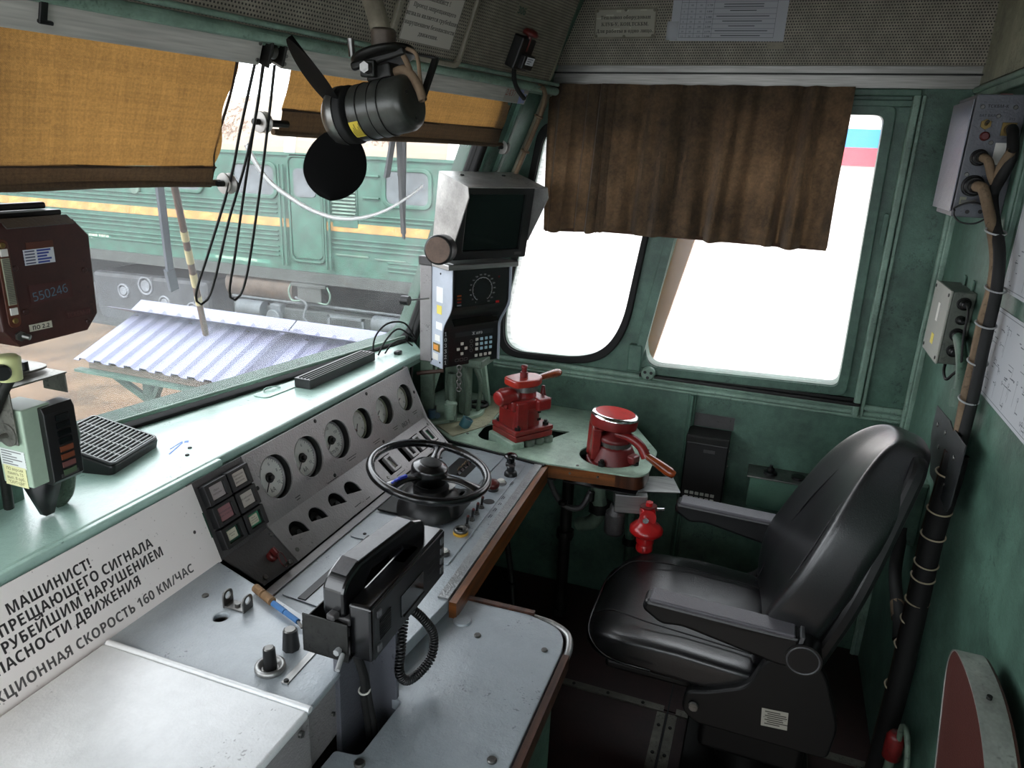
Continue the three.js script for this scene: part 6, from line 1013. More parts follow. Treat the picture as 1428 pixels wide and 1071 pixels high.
{
  const c = thing('indicator_unit', 'small box of eight lamp windows in a steel bracket, left of the grille box', 'indicator');
  mesh(c, 'case', [at(box(0.075, 0.150, 0.056, 0.003), 1.238, 1.207, 0.872)], M.paleGreenBox);
  mesh(c, 'front', (() => { const s = poly([[-0.012, 0.078], [-0.012, -0.074], [0.016, -0.074], [0.0235, -0.066], [0.0235, 0.066], [0.018, 0.078]]); return at(ext(s, 0.062, 0.002), 0, 0, 0, 0, Math.PI); })(), M.black, [1.21, 1.2, 0.937]);
  const cols = ['screen', 'screen', 'screen', 'screen', 'lampOrange', 'lampOrange', 'lampRose', 'lampGreen'];
  cols.forEach((m, i) => { const y = 0.054 - i * 0.0155, x = -0.0245; mesh(c, 'lamp_window', at(box(0.003, 0.0105, 0.026), 0, 0, 0), M[m], [1.21 + x, 1.2 + y, 0.908]); });
  mesh(c, 'legend', box(0.0012, 0.007, 0.036), M.darkGrey, [1.1863, 1.140, 0.908]);
  each(c, 'screw', [at(screwHead(0.003), 1.215, 1.24, 0.862, 0, Math.PI), at(screwHead(0.003), 1.215, 1.145, 0.862, 0, Math.PI)], M.steel);
  sheet(c, 'data_label', 0.062, 0.034, printed(0.062, 0.034, (g, w, h) => { g.fillStyle = '#d3d6d3'; g.fillRect(0, 0, w, h); g.fillStyle = '#666'; for (let i = 0; i < 6; i++) g.fillRect(0.004, 0.003 + i * 0.005, 0.05 - 0.012 * ((i * 5) % 3), 0.002); }, 2200), [1.240, 1.185, 0.8435], [0, Math.PI, 0]);
  sheet(c, 'yellow_note', 0.056, 0.04, printed(0.056, 0.04, (g, w, h) => { g.fillStyle = '#d6d3a0'; g.fillRect(0, 0, w, h); g.fillStyle = '#4d4a30'; ['ПО версия', 'память ТЗ', 'вып. В орб.', '"САУТ-ЦМ"'].forEach((s, i) => text(g, s, w / 2, 0.009 + i * 0.009, 0.0085, 'center')); }, 2400), [1.240, 1.150, 0.8432], [0, Math.PI, 0]);
  mesh(c, 'yoke', [at(box(0.07, 0.003, 0.11, 0.001), 1.24, 1.325, 0.892), at(box(0.06, 0.11, 0.003, 0.001), 1.24, 1.272, 0.838), at(box(0.06, 0.04, 0.003, 0.001), 1.24, 1.305, 0.946)], M.steelWorn);
  mesh(c, 'hanger', [at(ext(rounded([[-0.06, -0.045, 0.0], [0.03, -0.045, 0.03], [0.03, 0.045, 0.03], [-0.06, 0.045, 0.0]]), 0.004, 0.001), 1.265, 1.332, 0.90, -Math.PI / 2, Math.PI)], M.steelWorn);
  each(c, 'bolt', [at(hexbolt(0.008, 0.016), 1.25, 1.336, 0.90, -Math.PI / 2)], M.black);
  mesh(c, 'wing_screw', [at(post(0.022, 0.004, 24), 1.232, 1.235, 0.8385, 0, Math.PI), rod([1.232, 1.235, 0.836], [1.232, 1.237, 0.80], 0.005)], M.steelWorn);
  mesh(c, 'bottom_funnel', smoothTurned([[0.012, 0.0], [0.034, 0.07], [0.0, 0.07]], 4).rotateY(0.78).translate(1.235, 1.055, 0.885), M.black);
  mesh(c, 'cable_wrap', tube([[1.25, 1.24, 0.955], [1.24, 1.19, 0.962], [1.25, 1.14, 0.955], [1.25, 1.07, 0.935], [1.26, 1.055, 0.92]], 0.016, 24, 10), M.foil);
  based(c, 1.24, 1.052, 0.89); c.position.z -= 0.016;
}
{
  const c = thing('token_reader', 'dark red brown metal case with a chamfered front and handwritten blue figures 550246', 'case');
  const f = frame(V(1.19, 1.50, 0.905), V(0, 0, 1), V(0, 1, 0)), s = (d, b) => ext(poly([[-0.088, -0.072], [-0.062, -0.104], [0.070, -0.102], [0.096, -0.074], [0.100, 0.072], [0.072, 0.103], [-0.062, 0.106], [-0.092, 0.076]]), d, b);
  onto(c, 'case', s(0.075, 0.003).translate(0, 0, -0.075), M.brownCase, f);
  onto(c, 'back_rim', [at(s(0.02, 0.003).scale(1.03, 1.06, 1), 0, 0.004, -0.10)], M.black, f);
  onto(c, 'carry_handle', [at(box(0.17, 0.012, 0.016, 0.004), -0.02, 0.124, -0.06), at(box(0.18, 0.010, 0.03, 0.003), -0.01, 0.112, -0.05)], M.black, f);
  onto(c, 'top_strip', at(box(0.125, 0.022, 0.002), 0.004, 0.103, 0.0, -0.9), M.darkGrey, f);
  onto(c, 'slot_plate', ext(rrect(-0.078, -0.068, 0.022, 0.148, 0.010), 0.003, 0.001), M.brownPlate, f);
  onto(c, 'scale', [at(box(0.013, 0.078, 0.003), -0.067, 0.010, 0.004)], M.creamPaint, f);
  onto(c, 'scale_ticks', Array.from({ length: 26 }, (_, i) => at(box(0.012, 0.0008, 0.001), -0.067, -0.026 + i * 0.0029, 0.006)), M.darkGrey, f);
  for (const y of [0.058, -0.040]) onto(c, 'scale_stop', at(box(0.012, 0.012, 0.003), -0.067, y, 0.004), M.white, f);
  for (const y of [0.070, -0.056]) onto(c, 'screw', at(screwHead(0.005), -0.067, y, 0.003), M.copper, f);
  onto(c, 'note', box(0.056, 0.026, 0.001), printed(0.056, 0.026, (g, w, h) => { g.fillStyle = '#c9ccd2'; g.fillRect(0, 0, w, h); g.fillStyle = '#3b3f58'; for (let i = 0; i < 5; i++) { g.fillRect(0.002, 0.002 + i * 0.005, 0.018, 0.002); g.fillStyle = '#2e3f8c'; g.fillRect(0.024, 0.0015 + i * 0.005, 0.026 - 0.004 * (i % 3), 0.003); g.fillStyle = '#3b3f58'; } }, 2400), f, -0.004, 0.045, 0.001);
  onto(c, 'tape', at(box(0.05, 0.014, 0.0008), 0, 0.063, 0.0008), M.brownPlate, f);
  onto(c, 'figures', new THREE.PlaneGeometry(0.082, 0.032), printed(0.082, 0.032, (g, w, h) => { g.fillStyle = '#40211e'; g.fillRect(0, 0, w, h); g.fillStyle = '#4b6b7d'; g.rotate(-0.10); text(g, '550246', 0.002, 0.029, 0.021, 'left', 'sans-serif'); }, 2400), f, 0.008, -0.018, 0.0012);
  onto(c, 'name_tag', box(0.042, 0.012, 0.0012), printed(0.042, 0.012, (g, w, h) => { g.fillStyle = '#bdb9a8'; g.fillRect(0, 0, w, h); g.fillStyle = '#222'; text(g, 'ПО 2.2', w / 2, 0.010, 0.0105, 'center', 'sans-serif', 'bold'); }, 2600), f, -0.022, -0.075, 0.001);
  onto(c, 'embossed_name', new THREE.PlaneGeometry(0.05, 0.014), printed(0.05, 0.014, (g, w, h) => { g.fillStyle = '#3f201d'; g.fillRect(0, 0, w, h); g.fillStyle = '#54302c'; text(g, 'ТСКБМ-П', w / 2, 0.0115, 0.0115, 'center'); }, 2600), f, 0.055, -0.066, 0.0012);
  onto(c, 'toggle', [at(hexbolt(0.009, 0.005), -0.062, -0.084, 0), at(post(0.005, 0.012, 12, 0.001), -0.058, -0.084, 0.003, 0.3, 0.5)], M.steel, f);
  for (const [x, y] of [[0.08, 0.01], [-0.045, -0.045], [0.072, -0.085], [-0.05, 0.03]]) onto(c, 'screw', screwHead(0.005), M.brownCase, f, x, y, 0);
  mesh(c, 'mount', at(box(0.10, 0.05, 0.10, 0.004), 1.31, 1.47, 0.87), M.wall);
  based(c, 1.30, 1.42, 0.88);
}
{
  const c = thing('cable_gland', 'pale yellow green plug with a thick grey cable under the brown case', 'plug');
  mesh(c, 'plug', [smoothTurned([[0.0, -0.022], [0.018, -0.02], [0.02, 0.018], [0.014, 0.024], [0, 0.024]], 24).translate(1.20, 1.362, 0.822)], M.paleYellow);
  mesh(c, 'cable', tube([[1.20, 1.345, 0.822], [1.23, 1.30, 0.815], [1.27, 1.24, 0.822], [1.29, 1.17, 0.84], [1.31, 1.06, 0.85]], 0.009, 24, 10), M.darkSteel);
  mesh(c, 'collar', [at(post(0.014, 0.03, 16, 0.003), 1.21, 1.362, 0.81, 0, -Math.PI / 2 - 0.4)], M.black);
  based(c, 1.20, 1.06, 0.822);
}

// ---------------------------------------------------------------- right wall: curtain, rail, notices
{
  const c = thing('curtain_rail', 'long brushed aluminium curtain rail with two ribs above the side windows', 'rail');
  const s = new THREE.Shape(); s.moveTo(0, 0); s.lineTo(0, 0.07); s.lineTo(0.012, 0.07); s.bezierCurveTo(0.03, 0.066, 0.03, 0.044, 0.014, 0.040); s.lineTo(0.014, 0.034); s.bezierCurveTo(0.036, 0.032, 0.036, 0.006, 0.014, 0.003); s.lineTo(0.012, 0);
  mesh(c, 'profile', at(ext(s, 1.31, 0, 8), 0.81, 1.978, 2.618, 0, -Math.PI / 2), M.railMetal);
  mesh(c, 'groove', at(box(1.31, 0.005, 0.004), 0.155, 2.015, 2.598), M.darkSteel);
  based(c, 0.15, 1.978, 2.62);
}
{
  const c = thing('curtain', 'grimy brown cloth curtain hanging in folds over the tops of the side windows', 'curtain');
  const sheetOf = (x0, x1, y0l, y0r, folds, amp, lean) => { const g = new THREE.PlaneGeometry(1, 1, 120, 40), p = g.attributes.position;
    for (let i = 0; i < p.count; i++) { const s = p.getX(i) + 0.5, t = p.getY(i) + 0.5, low = 1 - t, yb = y0l + (y0r - y0l) * s + 0.005 * Math.sin(s * 21); const ph = s * folds * 6.283;
      p.setXYZ(i, x0 + (x1 - x0) * s + lean * (s - 0.5) * low + 0.004 * Math.sin(s * 30 + low * 3), yb + (1.977 - yb) * t, 2.566 + amp * (0.45 + 0.55 * low) * (Math.sin(ph + 1.2 * Math.sin(ph * 0.37) + low * 0.8) * 0.7 + 0.3 * Math.sin(ph * 1.9 + 2 * low)) - 0.012 * low); }
    g.computeVertexNormals(); return g; };
  mesh(c, 'narrow_panel', sheetOf(0.806, 0.585, 1.478, 1.490, 2.2, 0.034, 0.0), M.curtain);
  mesh(c, 'main_panel', sheetOf(0.612, -0.158, 1.494, 1.484, 6.5, 0.040, -0.0), M.curtain);
  mesh(c, 'fold', at(sheetOf(0.63, 0.575, 1.488, 1.494, 0.6, 0.022, 0.0), 0, 0, -0.008), M.curtain);
  const hem = (x0, x1, y0, y1) => bar([x0, y0, 2.576], [x1, y1, 2.576], 0.003, 0.012, V(0, 1, 0));
  mesh(c, 'hem', [hem(0.80, 0.60, 1.482, 1.492), hem(0.60, 0.30, 1.494, 1.492), hem(0.30, -0.158, 1.492, 1.488)], M.curtainHem);
  mesh(c, 'side_seam', [bar([-0.156, 1.49, 2.578], [-0.154, 1.975, 2.59], 0.008, 0.004, V(0, 0, 1))], M.curtainHem);
  based(c, 0.3, 1.978, 2.59);
}
{
  const c = thing('notice_card', 'small framed card with three lines of bold Cyrillic print on the side lining', 'sign'); onFrame(c, FS, -0.568, 2.166, 0.032);
  mesh(c, 'card', box(0.200, 0.086, 0.002), printed(0.2, 0.086, (g, w, h) => { g.fillStyle = '#9b978a'; g.fillRect(0, 0, w, h); for (let i = 0; i < 14; i++) { g.fillStyle = 'rgba(200,196,180,0.5)'; g.fillRect(rnd() * w, rnd() * h, 0.03 * rnd(), 0.008 * rnd()); } g.fillStyle = '#1f1d1a'; ['Тепловоз оборудован', 'КЛУБ-У, КОН,ТСКБМ.', 'Для работы в одно лицо.'].forEach((s, i) => text(g, s, w / 2, 0.030 + i * 0.0205, 0.0146, 'center', 'serif', 'bold')); }, 2400));
  mesh(c, 'border', (() => { const s = rrect(-0.103, -0.046, 0.206, 0.092, 0.003); s.holes.push(rrect(-0.098, -0.041, 0.196, 0.082, 0.002, THREE.Path)); return ext(s, 0.004, 0.001).translate(0, 0, -0.001); })(), M.creamPipe);
  for (const [x, y] of [[-0.095, 0.038], [0, 0.04], [0.095, 0.038], [-0.095, -0.038], [0, -0.04], [0.095, -0.038]]) mesh(c, 'rivet', post(0.005, 0.003, 12, 0.001), M.creamPipe, [x, y, 0.001]);
}
{
  const c = thing('timetable_sheet', 'white paper table of speeds taped to the side lining above the curtain rail', 'paper'); onFrame(c, FS, -0.240, 2.215, 0.0315); c.rotateZ(-0.012);
  mesh(c, 'sheet', box(0.352, 0.21, 0.001), printed(0.352, 0.21, (g, w, h) => { g.fillStyle = '#a9abb2'; g.fillRect(0, 0, w, h); g.strokeStyle = '#55565c'; g.fillStyle = '#3c3d42'; g.lineWidth = 0.0009;
    const rows = [0.012, 0.03, 0.052, 0.074, 0.098, 0.116, 0.132, 0.146, 0.160, 0.174, 0.188, 0.2]; g.beginPath(); for (const y of rows) { g.moveTo(0.028, y); g.lineTo(0.320, y); } for (const x of [0.028, 0.05, 0.074, 0.104, 0.130, 0.320]) { g.moveTo(x, 0.012); g.lineTo(x, 0.2); } g.stroke();
    rows.slice(0, -1).forEach((y, i) => { text(g, String(i + 1), 0.038, y + 0.011, 0.007, 'center', 'serif'); text(g, String(40 + 7 * i % 30), 0.062, y + 0.011, 0.007, 'center', 'serif'); text(g, String(60 + 5 * i), 0.09, y + 0.011, 0.007, 'center', 'serif'); text(g, (1.2 + 0.13 * i).toFixed(3), 0.117, y + 0.011, 0.007, 'center', 'serif', 'bold'); for (let k = 0; k < (i < 5 ? 2 : 1); k++) g.fillRect(0.14 + 0.02 * (i % 3), y + 0.005 + 0.007 * k, 0.16 - 0.04 * (i % 3), 0.0022); }); }, 2600));
  mesh(c, 'clear_tape', [at(box(0.036, 0.055, 0.0008), -0.17, -0.075, 0.0008)], M.tape);
  mesh(c, 'tape_mark', [at(box(0.05, 0.02, 0.0006), 0.155, -0.118, 0)], M.creamPipe);
}
// ---------------------------------------------------------------- rear wall
{
  const c = thing('control_box', 'tall grey control box with a red button, connectors and cables, high on the rear wall', 'box');
  mesh(c, 'case', at(box(0.108, 0.285, 0.20, 0.003), -0.456, 1.781, 2.212), M.boxGrey);
  mesh(c, 'front_cover', [at(box(0.003, 0.262, 0.235, 0.001), -0.3985, 1.782, 2.233)], M.coverGrey);
  const z = 2.1105, face = (n, g, m, x, y, d = 0) => mesh(c, n, g, m, [x, y, z - d], [0, Math.PI, 0]);
  const cap = (s, w, h, x, y, bg = '#63656c') => face('caption', new THREE.PlaneGeometry(w, h), printed(w, h, (g) => { g.fillStyle = bg; g.fillRect(0, 0, w, h); g.fillStyle = '#25262b'; text(g, s, w / 2, h * 0.8, h * 0.85, 'center', 'sans-serif', 'bold'); }, 2600), x, y, 0.0008);
  cap('ТСКБМ-К', 0.062, 0.012, -0.450, 1.897); cap('БАТ ВКЛ', 0.05, 0.010, -0.432, 1.876); cap('ХТ2', 0.022, 0.009, -0.484, 1.868); cap('ХТ5', 0.022, 0.009, -0.455, 1.737);
  mesh(c, 'red_tab', at(box(0.026, 0.006, 0.008), -0.462, 1.922, 2.118), M.maroon);
  const tg = part(c, 'toggle_switch', null); tg.position.set(-0.432, 1.856, z); tg.rotation.y = Math.PI; mesh(tg, 'nut', hexbolt(0.012, 0.005), M.copper); mesh(tg, 'lever', at(post(0.004, 0.018, 10, 0.001), 0, 0, 0.003, -0.3), M.steel);
  face('red_button', post(0.0105, 0.010, 24, 0.003), M.maroon, -0.435, 1.829);
  const brass = part(c, 'brass_connector', null); brass.position.set(-0.482, 1.846, z); brass.rotation.y = Math.PI; mesh(brass, 'flange', box(0.03, 0.03, 0.004, 0.001), M.copper); mesh(brass, 'sleeve', [post(0.011, 0.03, 20, 0.002)], M.copper);
  for (const [x, y, r] of [[-0.434, 1.780, 0.017], [-0.434, 1.714, 0.022]]) { const k = part(c, 'plug_connector', null); k.position.set(x, y, z); k.rotation.y = Math.PI; mesh(k, 'ring', [post(r * 1.15, 0.008, 24, 0.002), post(r, 0.022, 24, 0.003)], M.black); mesh(k, 'gland', post(r * 0.7, 0.045, 20, 0.004), M.darkSteel); }
  face('data_label', box(0.024, 0.05, 0.0008), M.white, -0.474, 1.790);
  for (const [x, y] of [[-0.418, 1.895], [-0.486, 1.895], [-0.452, 1.815], [-0.416, 1.74], [-0.455, 1.875]]) face('screw', screwHead(0.005), M.steel, x, y);
  face('earth_mark', box(0.014, 0.018, 0.0008), M.creamPaint, -0.420, 1.678); face('earth_bolt', [hexbolt(0.007, 0.005), at(box(0.03, 0.008, 0.003), -0.012, 0, 0.002)], M.steel, -0.443, 1.676);
  face('hole', [at(new THREE.CircleGeometry(0.005, 16), 0, 0, 0.0006)], M.black, -0.435, 1.652); face('hole', [at(new THREE.CircleGeometry(0.005, 16), 0, 0, 0.0006)], M.black, -0.463, 1.654);
  mesh(c, 'black_wire', tube([[-0.405, 1.655, 2.10], [-0.40, 1.66, 2.085], [-0.425, 1.675, 2.07], [-0.455, 1.672, 2.07], [-0.475, 1.65, 2.08], [-0.455, 1.628, 2.085], [-0.42, 1.628, 2.09], [-0.405, 1.645, 2.10]], 0.0022, 40, 6, true), M.black);
  based(c, -0.51, 1.64, 2.2);
}
{
  const c = thing('junction_box', 'grey green junction box with screwed lid and round connectors, below the control box', 'box');
  mesh(c, 'case', at(box(0.055, 0.195, 0.20, 0.004), -0.482, 1.350, 2.252), M.boxGreen); mesh(c, 'lid', at(box(0.006, 0.198, 0.204, 0.002), -0.4515, 1.350, 2.252), M.boxGreenPale);
  for (const [y, zz] of [[1.435, 2.165], [1.435, 2.34], [1.265, 2.165], [1.265, 2.34]]) mesh(c, 'screw', at(screwHead(0.005), -0.449, y, zz, 0, Math.PI / 2), M.darkSteel);
  mesh(c, 'white_label', at(box(0.001, 0.05, 0.022), -0.448, 1.375, 2.25), M.white); mesh(c, 'yellow_label', at(box(0.001, 0.028, 0.03), -0.448, 1.30, 2.25), M.yellow);
  mesh(c, 'lug', [at(ext(rounded([[-0.008, 0, 0.0], [0.008, 0, 0], [0.008, 0.03, 0.008], [-0.008, 0.03, 0.008]]), 0.004, 0.001), -0.507, 1.445, 2.20, 0, Math.PI / 2)], M.wall); mesh(c, 'lug', [at(ext(rounded([[-0.008, 0, 0.0], [0.008, 0, 0], [0.008, 0.03, 0.008], [-0.008, 0.03, 0.008]]), 0.004, 0.001), -0.507, 1.445, 2.30, 0, Math.PI / 2)], M.wall);
  for (const [y, r] of [[1.418, 0.014], [1.375, 0.010], [1.335, 0.015], [1.292, 0.014]]) { const k = part(c, 'round_connector', null); k.position.set(-0.484, y, 2.1515); k.rotation.y = Math.PI; mesh(k, 'ring', [post(r * 1.2, 0.006, 20, 0.001), post(r, 0.02, 20, 0.003)], M.darkSteel); mesh(k, 'cap', post(r * 0.75, 0.028, 18, 0.003), M.black); }
  mesh(c, 'flexible_lead', tube([[-0.482, 1.335, 2.12], [-0.480, 1.325, 2.08], [-0.478, 1.30, 2.02], [-0.478, 1.26, 1.98], [-0.478, 1.20, 1.95]], 0.014, 30, 10), M.cableGreen);
  each(c, 'thin_wire', [tube([[-0.484, 1.42, 2.12], [-0.475, 1.41, 2.05], [-0.472, 1.36, 2.03], [-0.474, 1.28, 1.99]], 0.003, 20, 6), tube([[-0.482, 1.255, 2.19], [-0.475, 1.235, 2.16], [-0.472, 1.225, 2.10], [-0.475, 1.25, 2.06], [-0.478, 1.27, 2.03]], 0.004, 20, 6)], M.rubber);
  mesh(c, 'hose_nut', at(new THREE.CylinderGeometry(0.02, 0.02, 0.045, 16), -0.478, 1.215, 1.965, 0.25), M.cableGreen);
  based(c, -0.51, 1.25, 2.25);
}
{
  const ropes = [['cable_run', 'black cable from the brass connector down the rear wall past the paper sheet', [[-0.482, 1.845, 2.08], [-0.475, 1.83, 2.03], [-0.475, 1.78, 2.0], [-0.468, 1.74, 2.01], [-0.465, 1.70, 2.04], [-0.468, 1.64, 1.98], [-0.472, 1.58, 1.90], [-0.478, 1.50, 1.875], [-0.480, 1.38, 1.872], [-0.482, 1.25, 1.865], [-0.483, 1.12, 1.87]], 0.0125, 'rubber'],
    ['cable_run', 'tan taped cable from the large plug down the rear wall beside the black cable', [[-0.434, 1.714, 2.07], [-0.44, 1.71, 2.03], [-0.452, 1.675, 2.01], [-0.462, 1.62, 1.955], [-0.470, 1.56, 1.905], [-0.474, 1.50, 1.895], [-0.470, 1.42, 1.888], [-0.474, 1.33, 1.895], [-0.472, 1.24, 1.885], [-0.478, 1.12, 1.885]], 0.0125, 'tan'],
    ['cable_run', 'short tan cable looping from the middle plug of the control box', [[-0.434, 1.780, 2.07], [-0.44, 1.772, 2.04], [-0.452, 1.74, 2.03], [-0.462, 1.725, 2.03], [-0.462, 1.76, 2.01], [-0.470, 1.795, 1.99]], 0.010, 'tan']];
  for (const [n, l, p, r, m] of ropes) { const c = thing(n, l, 'cable'); mesh(c, 'jacket', tube(p, r, 60, 10), M[m]); if (m === 'tan' && p.length > 8) for (const i of [3, 5, 6, 7, 8]) mesh(c, 'cable_tie', at(new THREE.TorusGeometry(0.021, 0.0022, 8, 24), p[i][0] - 0.004, p[i][1], p[i][2] - 0.012, Math.PI / 2 - 0.3, 0.25), M.tieGrey); based(c, -0.505, p[p.length - 1][1], p[p.length - 1][2]); }
  // lower bundle, taped
  const c = thing('cable_bundle', 'thick taped cable bundle with pale ties running down to the floor behind the seat', 'cable');
  const P = [[-0.482, 1.10, 1.88], [-0.478, 1.03, 1.87], [-0.475, 0.89, 1.885], [-0.475, 0.71, 1.875], [-0.475, 0.476, 1.86], [-0.475, 0.25, 1.87], [-0.475, 0.015, 1.88]];
  mesh(c, 'jacket', tube(P, 0.026, 50, 14), M.rubber); mesh(c, 'inner_cable', tube(P.map(([x, y, z]) => [x + 0.014, y, z + 0.016]), 0.012, 50, 10), M.brownWire);
  for (const y of [1.05, 0.95, 0.88, 0.80, 0.76, 0.69, 0.63, 0.55, 0.42]) { const z = 1.877; mesh(c, 'cable_tie', at(new THREE.TorusGeometry(0.0275, 0.0022, 8, 28), -0.473, y, z, Math.PI / 2 - 0.15, 0.1), M.tieCream); }
  based(c, -0.475, 0, 1.88);
  const d = thing('cable_branch', 'crinkled black cable joining the taped bundle from the bracket behind the backrest', 'cable');
  mesh(d, 'jacket', tube([[-0.478, 0.78, 2.20], [-0.472, 0.70, 2.19], [-0.468, 0.62, 2.15], [-0.466, 0.585, 2.05], [-0.464, 0.57, 1.95], [-0.462, 0.545, 1.905]], 0.018, 30, 10), M.rubber);
  mesh(d, 'tape', [tube([[-0.466, 0.58, 2.03], [-0.464, 0.57, 1.97]], 0.0195, 8, 10)], M.tan);
  based(d, -0.48, 0.78, 2.2);
}
{
  const c = thing('cover_patch', 'torn dark sheet metal patch riveted over the cables on the rear wall', 'plate'); onFrame(c, FR, -1.91, 1.08, 0.045);
  const s = poly([[-0.175, 0.075], [-0.02, 0.085], [0.03, 0.075], [0.04, 0.082], [0.155, 0.085], [0.15, -0.065], [0.13, -0.09], [-0.09, -0.085], [-0.11, -0.06], [-0.14, -0.065], [-0.15, -0.02], [-0.17, 0.0]]);
  mesh(c, 'sheet', ext(s, 0.003, 0.0005), M.patch); for (const [x, y] of [[-0.12, 0.04], [-0.03, 0.05], [0.02, -0.02], [0.06, -0.05], [-0.06, 0.0], [0.09, 0.03]]) mesh(c, 'rivet', post(0.006, 0.003, 12, 0.001), M.steel, [x, y, 0.003]);
}
{
  const c = thing('wiring_diagram', 'large white wiring diagram sheet pasted on the rear wall behind the cables', 'paper'); onFrame(c, FR, -1.72, 1.455, 0.0015);
  const draw = (sd) => (g, w, h) => { g.fillStyle = '#b4b7bb'; g.fillRect(0, 0, w, h); g.strokeStyle = '#4b4e55'; g.lineWidth = 0.0011; let k = sd; const q = () => { k = (k * 1103515245 + 12345) % 2147483648; return k / 2147483648; };
    g.strokeRect(0.012, 0.008, w - 0.024, h - 0.016); for (let i = 0; i < 34; i++) { const x = 0.02 + q() * (w - 0.06), y = 0.02 + q() * (h - 0.04), l = 0.01 + 0.05 * q(); g.beginPath(); g.moveTo(x, y); if (q() > 0.5) { g.lineTo(x + l, y); g.lineTo(x + l, y + l * 0.5); } else { g.lineTo(x, Math.min(h - 0.012, y + l)); } g.stroke(); if (q() > 0.4) { g.beginPath(); g.arc(x, y, 0.004, 0, 7); g.stroke(); } }
    g.fillStyle = '#4b4e55'; for (let i = 0; i < 40; i++) g.fillRect(0.02 + q() * (w - 0.07), 0.015 + q() * (h - 0.03), 0.006 + 0.02 * q(), 0.002); };
  mesh(c, 'upper_sheet', box(0.46, 0.26, 0.001), printed(0.46, 0.26, draw(7), 1800), [0, 0.165, 0]); mesh(c, 'lower_sheet', box(0.46, 0.205, 0.001), printed(0.46, 0.205, draw(91), 1800), [0, -0.105, 0]);
}
{
  const c = thing('wall_bracket', 'small green sheet metal bracket on the rear wall behind the backrest', 'bracket');
  mesh(c, 'plate', at(box(0.05, 0.20, 0.20, 0.004), -0.484, 0.79, 2.28), M.wall); mesh(c, 'lip', at(box(0.056, 0.012, 0.21, 0.003), -0.482, 0.888, 2.28), M.sill); for (const y of [0.72, 0.86]) mesh(c, 'screw', at(screwHead(0.006), -0.459, y, 2.20, 0, Math.PI / 2), M.steel);
  based(c, -0.51, 0.69, 2.28);
}
{
  const c = thing('folding_seat', 'folded up brown jump seat with a riveted steel rim on the rear wall', 'seat');
  const f = frame(V(-0.475, 0.55, 1.21), V(0, 0, -1), V(0, 1, 0));
  const o = new THREE.Shape(); o.moveTo(0.02, -0.35); o.lineTo(-0.02, -0.05); o.lineTo(-0.17, 0.25); o.bezierCurveTo(-0.195, 0.30, -0.19, 0.335, -0.14, 0.345); o.bezierCurveTo(0.02, 0.37, 0.13, 0.31, 0.21, 0.20); o.bezierCurveTo(0.28, 0.10, 0.30, -0.1, 0.30, -0.35); o.closePath();
  onto(c, 'upholstery', ext(o, 0.052, 0.004, 20).translate(0, 0, -0.004), M.seatBrown, f);
  const pts = o.getPoints(24).map((p) => V(p.x, p.y, 0)), gp = [];
  const rim = []; for (let i = 0; i + 1 < pts.length; i++) { if (pts[i].y < -0.34 && pts[i + 1].y < -0.34) continue; const m = pts[i].clone().lerp(pts[i + 1], 0.5), d = pts[i + 1].clone().sub(pts[i]), b = new THREE.BoxGeometry(d.length() + 0.002, 0.003, 0.046); b.rotateZ(Math.atan2(d.y, d.x)); b.translate(m.x, m.y, 0.026); rim.push(b); }
  onto(c, 'steel_rim', rim, M.rimMetal, f);
  for (const [x, y, a] of [[-0.02, 0.352, 1.5], [0.13, 0.285, 0.95]]) onto(c, 'rivet', at(new THREE.CylinderGeometry(0.0045, 0.0045, 0.006, 12), x, y, 0.026, 0, 0, a - Math.PI / 2), M.darkSteel, f);
  mesh(c, 'hinge', [at(box(0.03, 0.06, 0.30, 0.004), -0.492, 0.19, 1.21)], M.darkSteel);
  based(c, -0.50, 0.16, 1.21);
}
{
  const c = thing('fire_extinguisher_hose', 'red valve with a pale curved pipe low on the rear wall beside the jump seat', 'valve');
  mesh(c, 'body', [smoothTurned([[0, 0], [0.022, 0], [0.022, 0.06], [0.014, 0.075], [0, 0.075]], 20).translate(-0.455, 0.34, 1.70)], M.darkRed); mesh(c, 'pipe', tube([[-0.46, 0.40, 1.69], [-0.455, 0.46, 1.67], [-0.455, 0.48, 1.63], [-0.46, 0.43, 1.59], [-0.465, 0.25, 1.57], [-0.465, 0.012, 1.56]], 0.007, 30, 10), M.counterDark); mesh(c, 'stem', rod([-0.455, 0.012, 1.70], [-0.455, 0.35, 1.70], 0.012), M.counterDark);
  based(c, -0.45, 0.0, 1.6);
}
// floor strips between the linoleum panels
{
  const strip = (label, a, b) => { const c = thing('floor_strip', label, 'strip'); const A = V(a[0], 0.003, a[1]), B = V(b[0], 0.003, b[1]), L = A.distanceTo(B), d = B.clone().sub(A).normalize(); mesh(c, 'strip', bar(A, B, 0.028, 0.006), M.stripMetal); for (let i = 0; i < Math.floor(L / 0.12); i++) { const p = A.clone().addScaledVector(d, 0.06 + i * 0.12); mesh(c, 'screw', at(screwHead(0.006), 0, 0, 0, -Math.PI / 2), M.darkSteel, [p.x, 0.006, p.z]); } based(c, (a[0] + b[0]) / 2, 0, (a[1] + b[1]) / 2); };
  strip('steel floor strip across the cab in front of the seat pedestal, the seat side one', [0.50, 2.035], [0.13, 2.035]); strip('steel floor strip across the cab beside the seat pedestal towards the rear wall', [0.09, 2.035], [-0.5, 2.035]);
  strip('steel floor strip running towards the camera under the front of the seat, table side', [0.135, 2.015], [0.135, 1.2]); strip('steel floor strip running towards the camera under the front of the seat, seat side', [0.098, 2.015], [0.098, 1.2]);
  strip('steel floor strip running towards the camera by the rear wall, seat side', [-0.265, 2.015], [-0.265, 1.2]); strip('steel floor strip running towards the camera by the rear wall, wall side', [-0.303, 2.015], [-0.303, 1.2]);
}

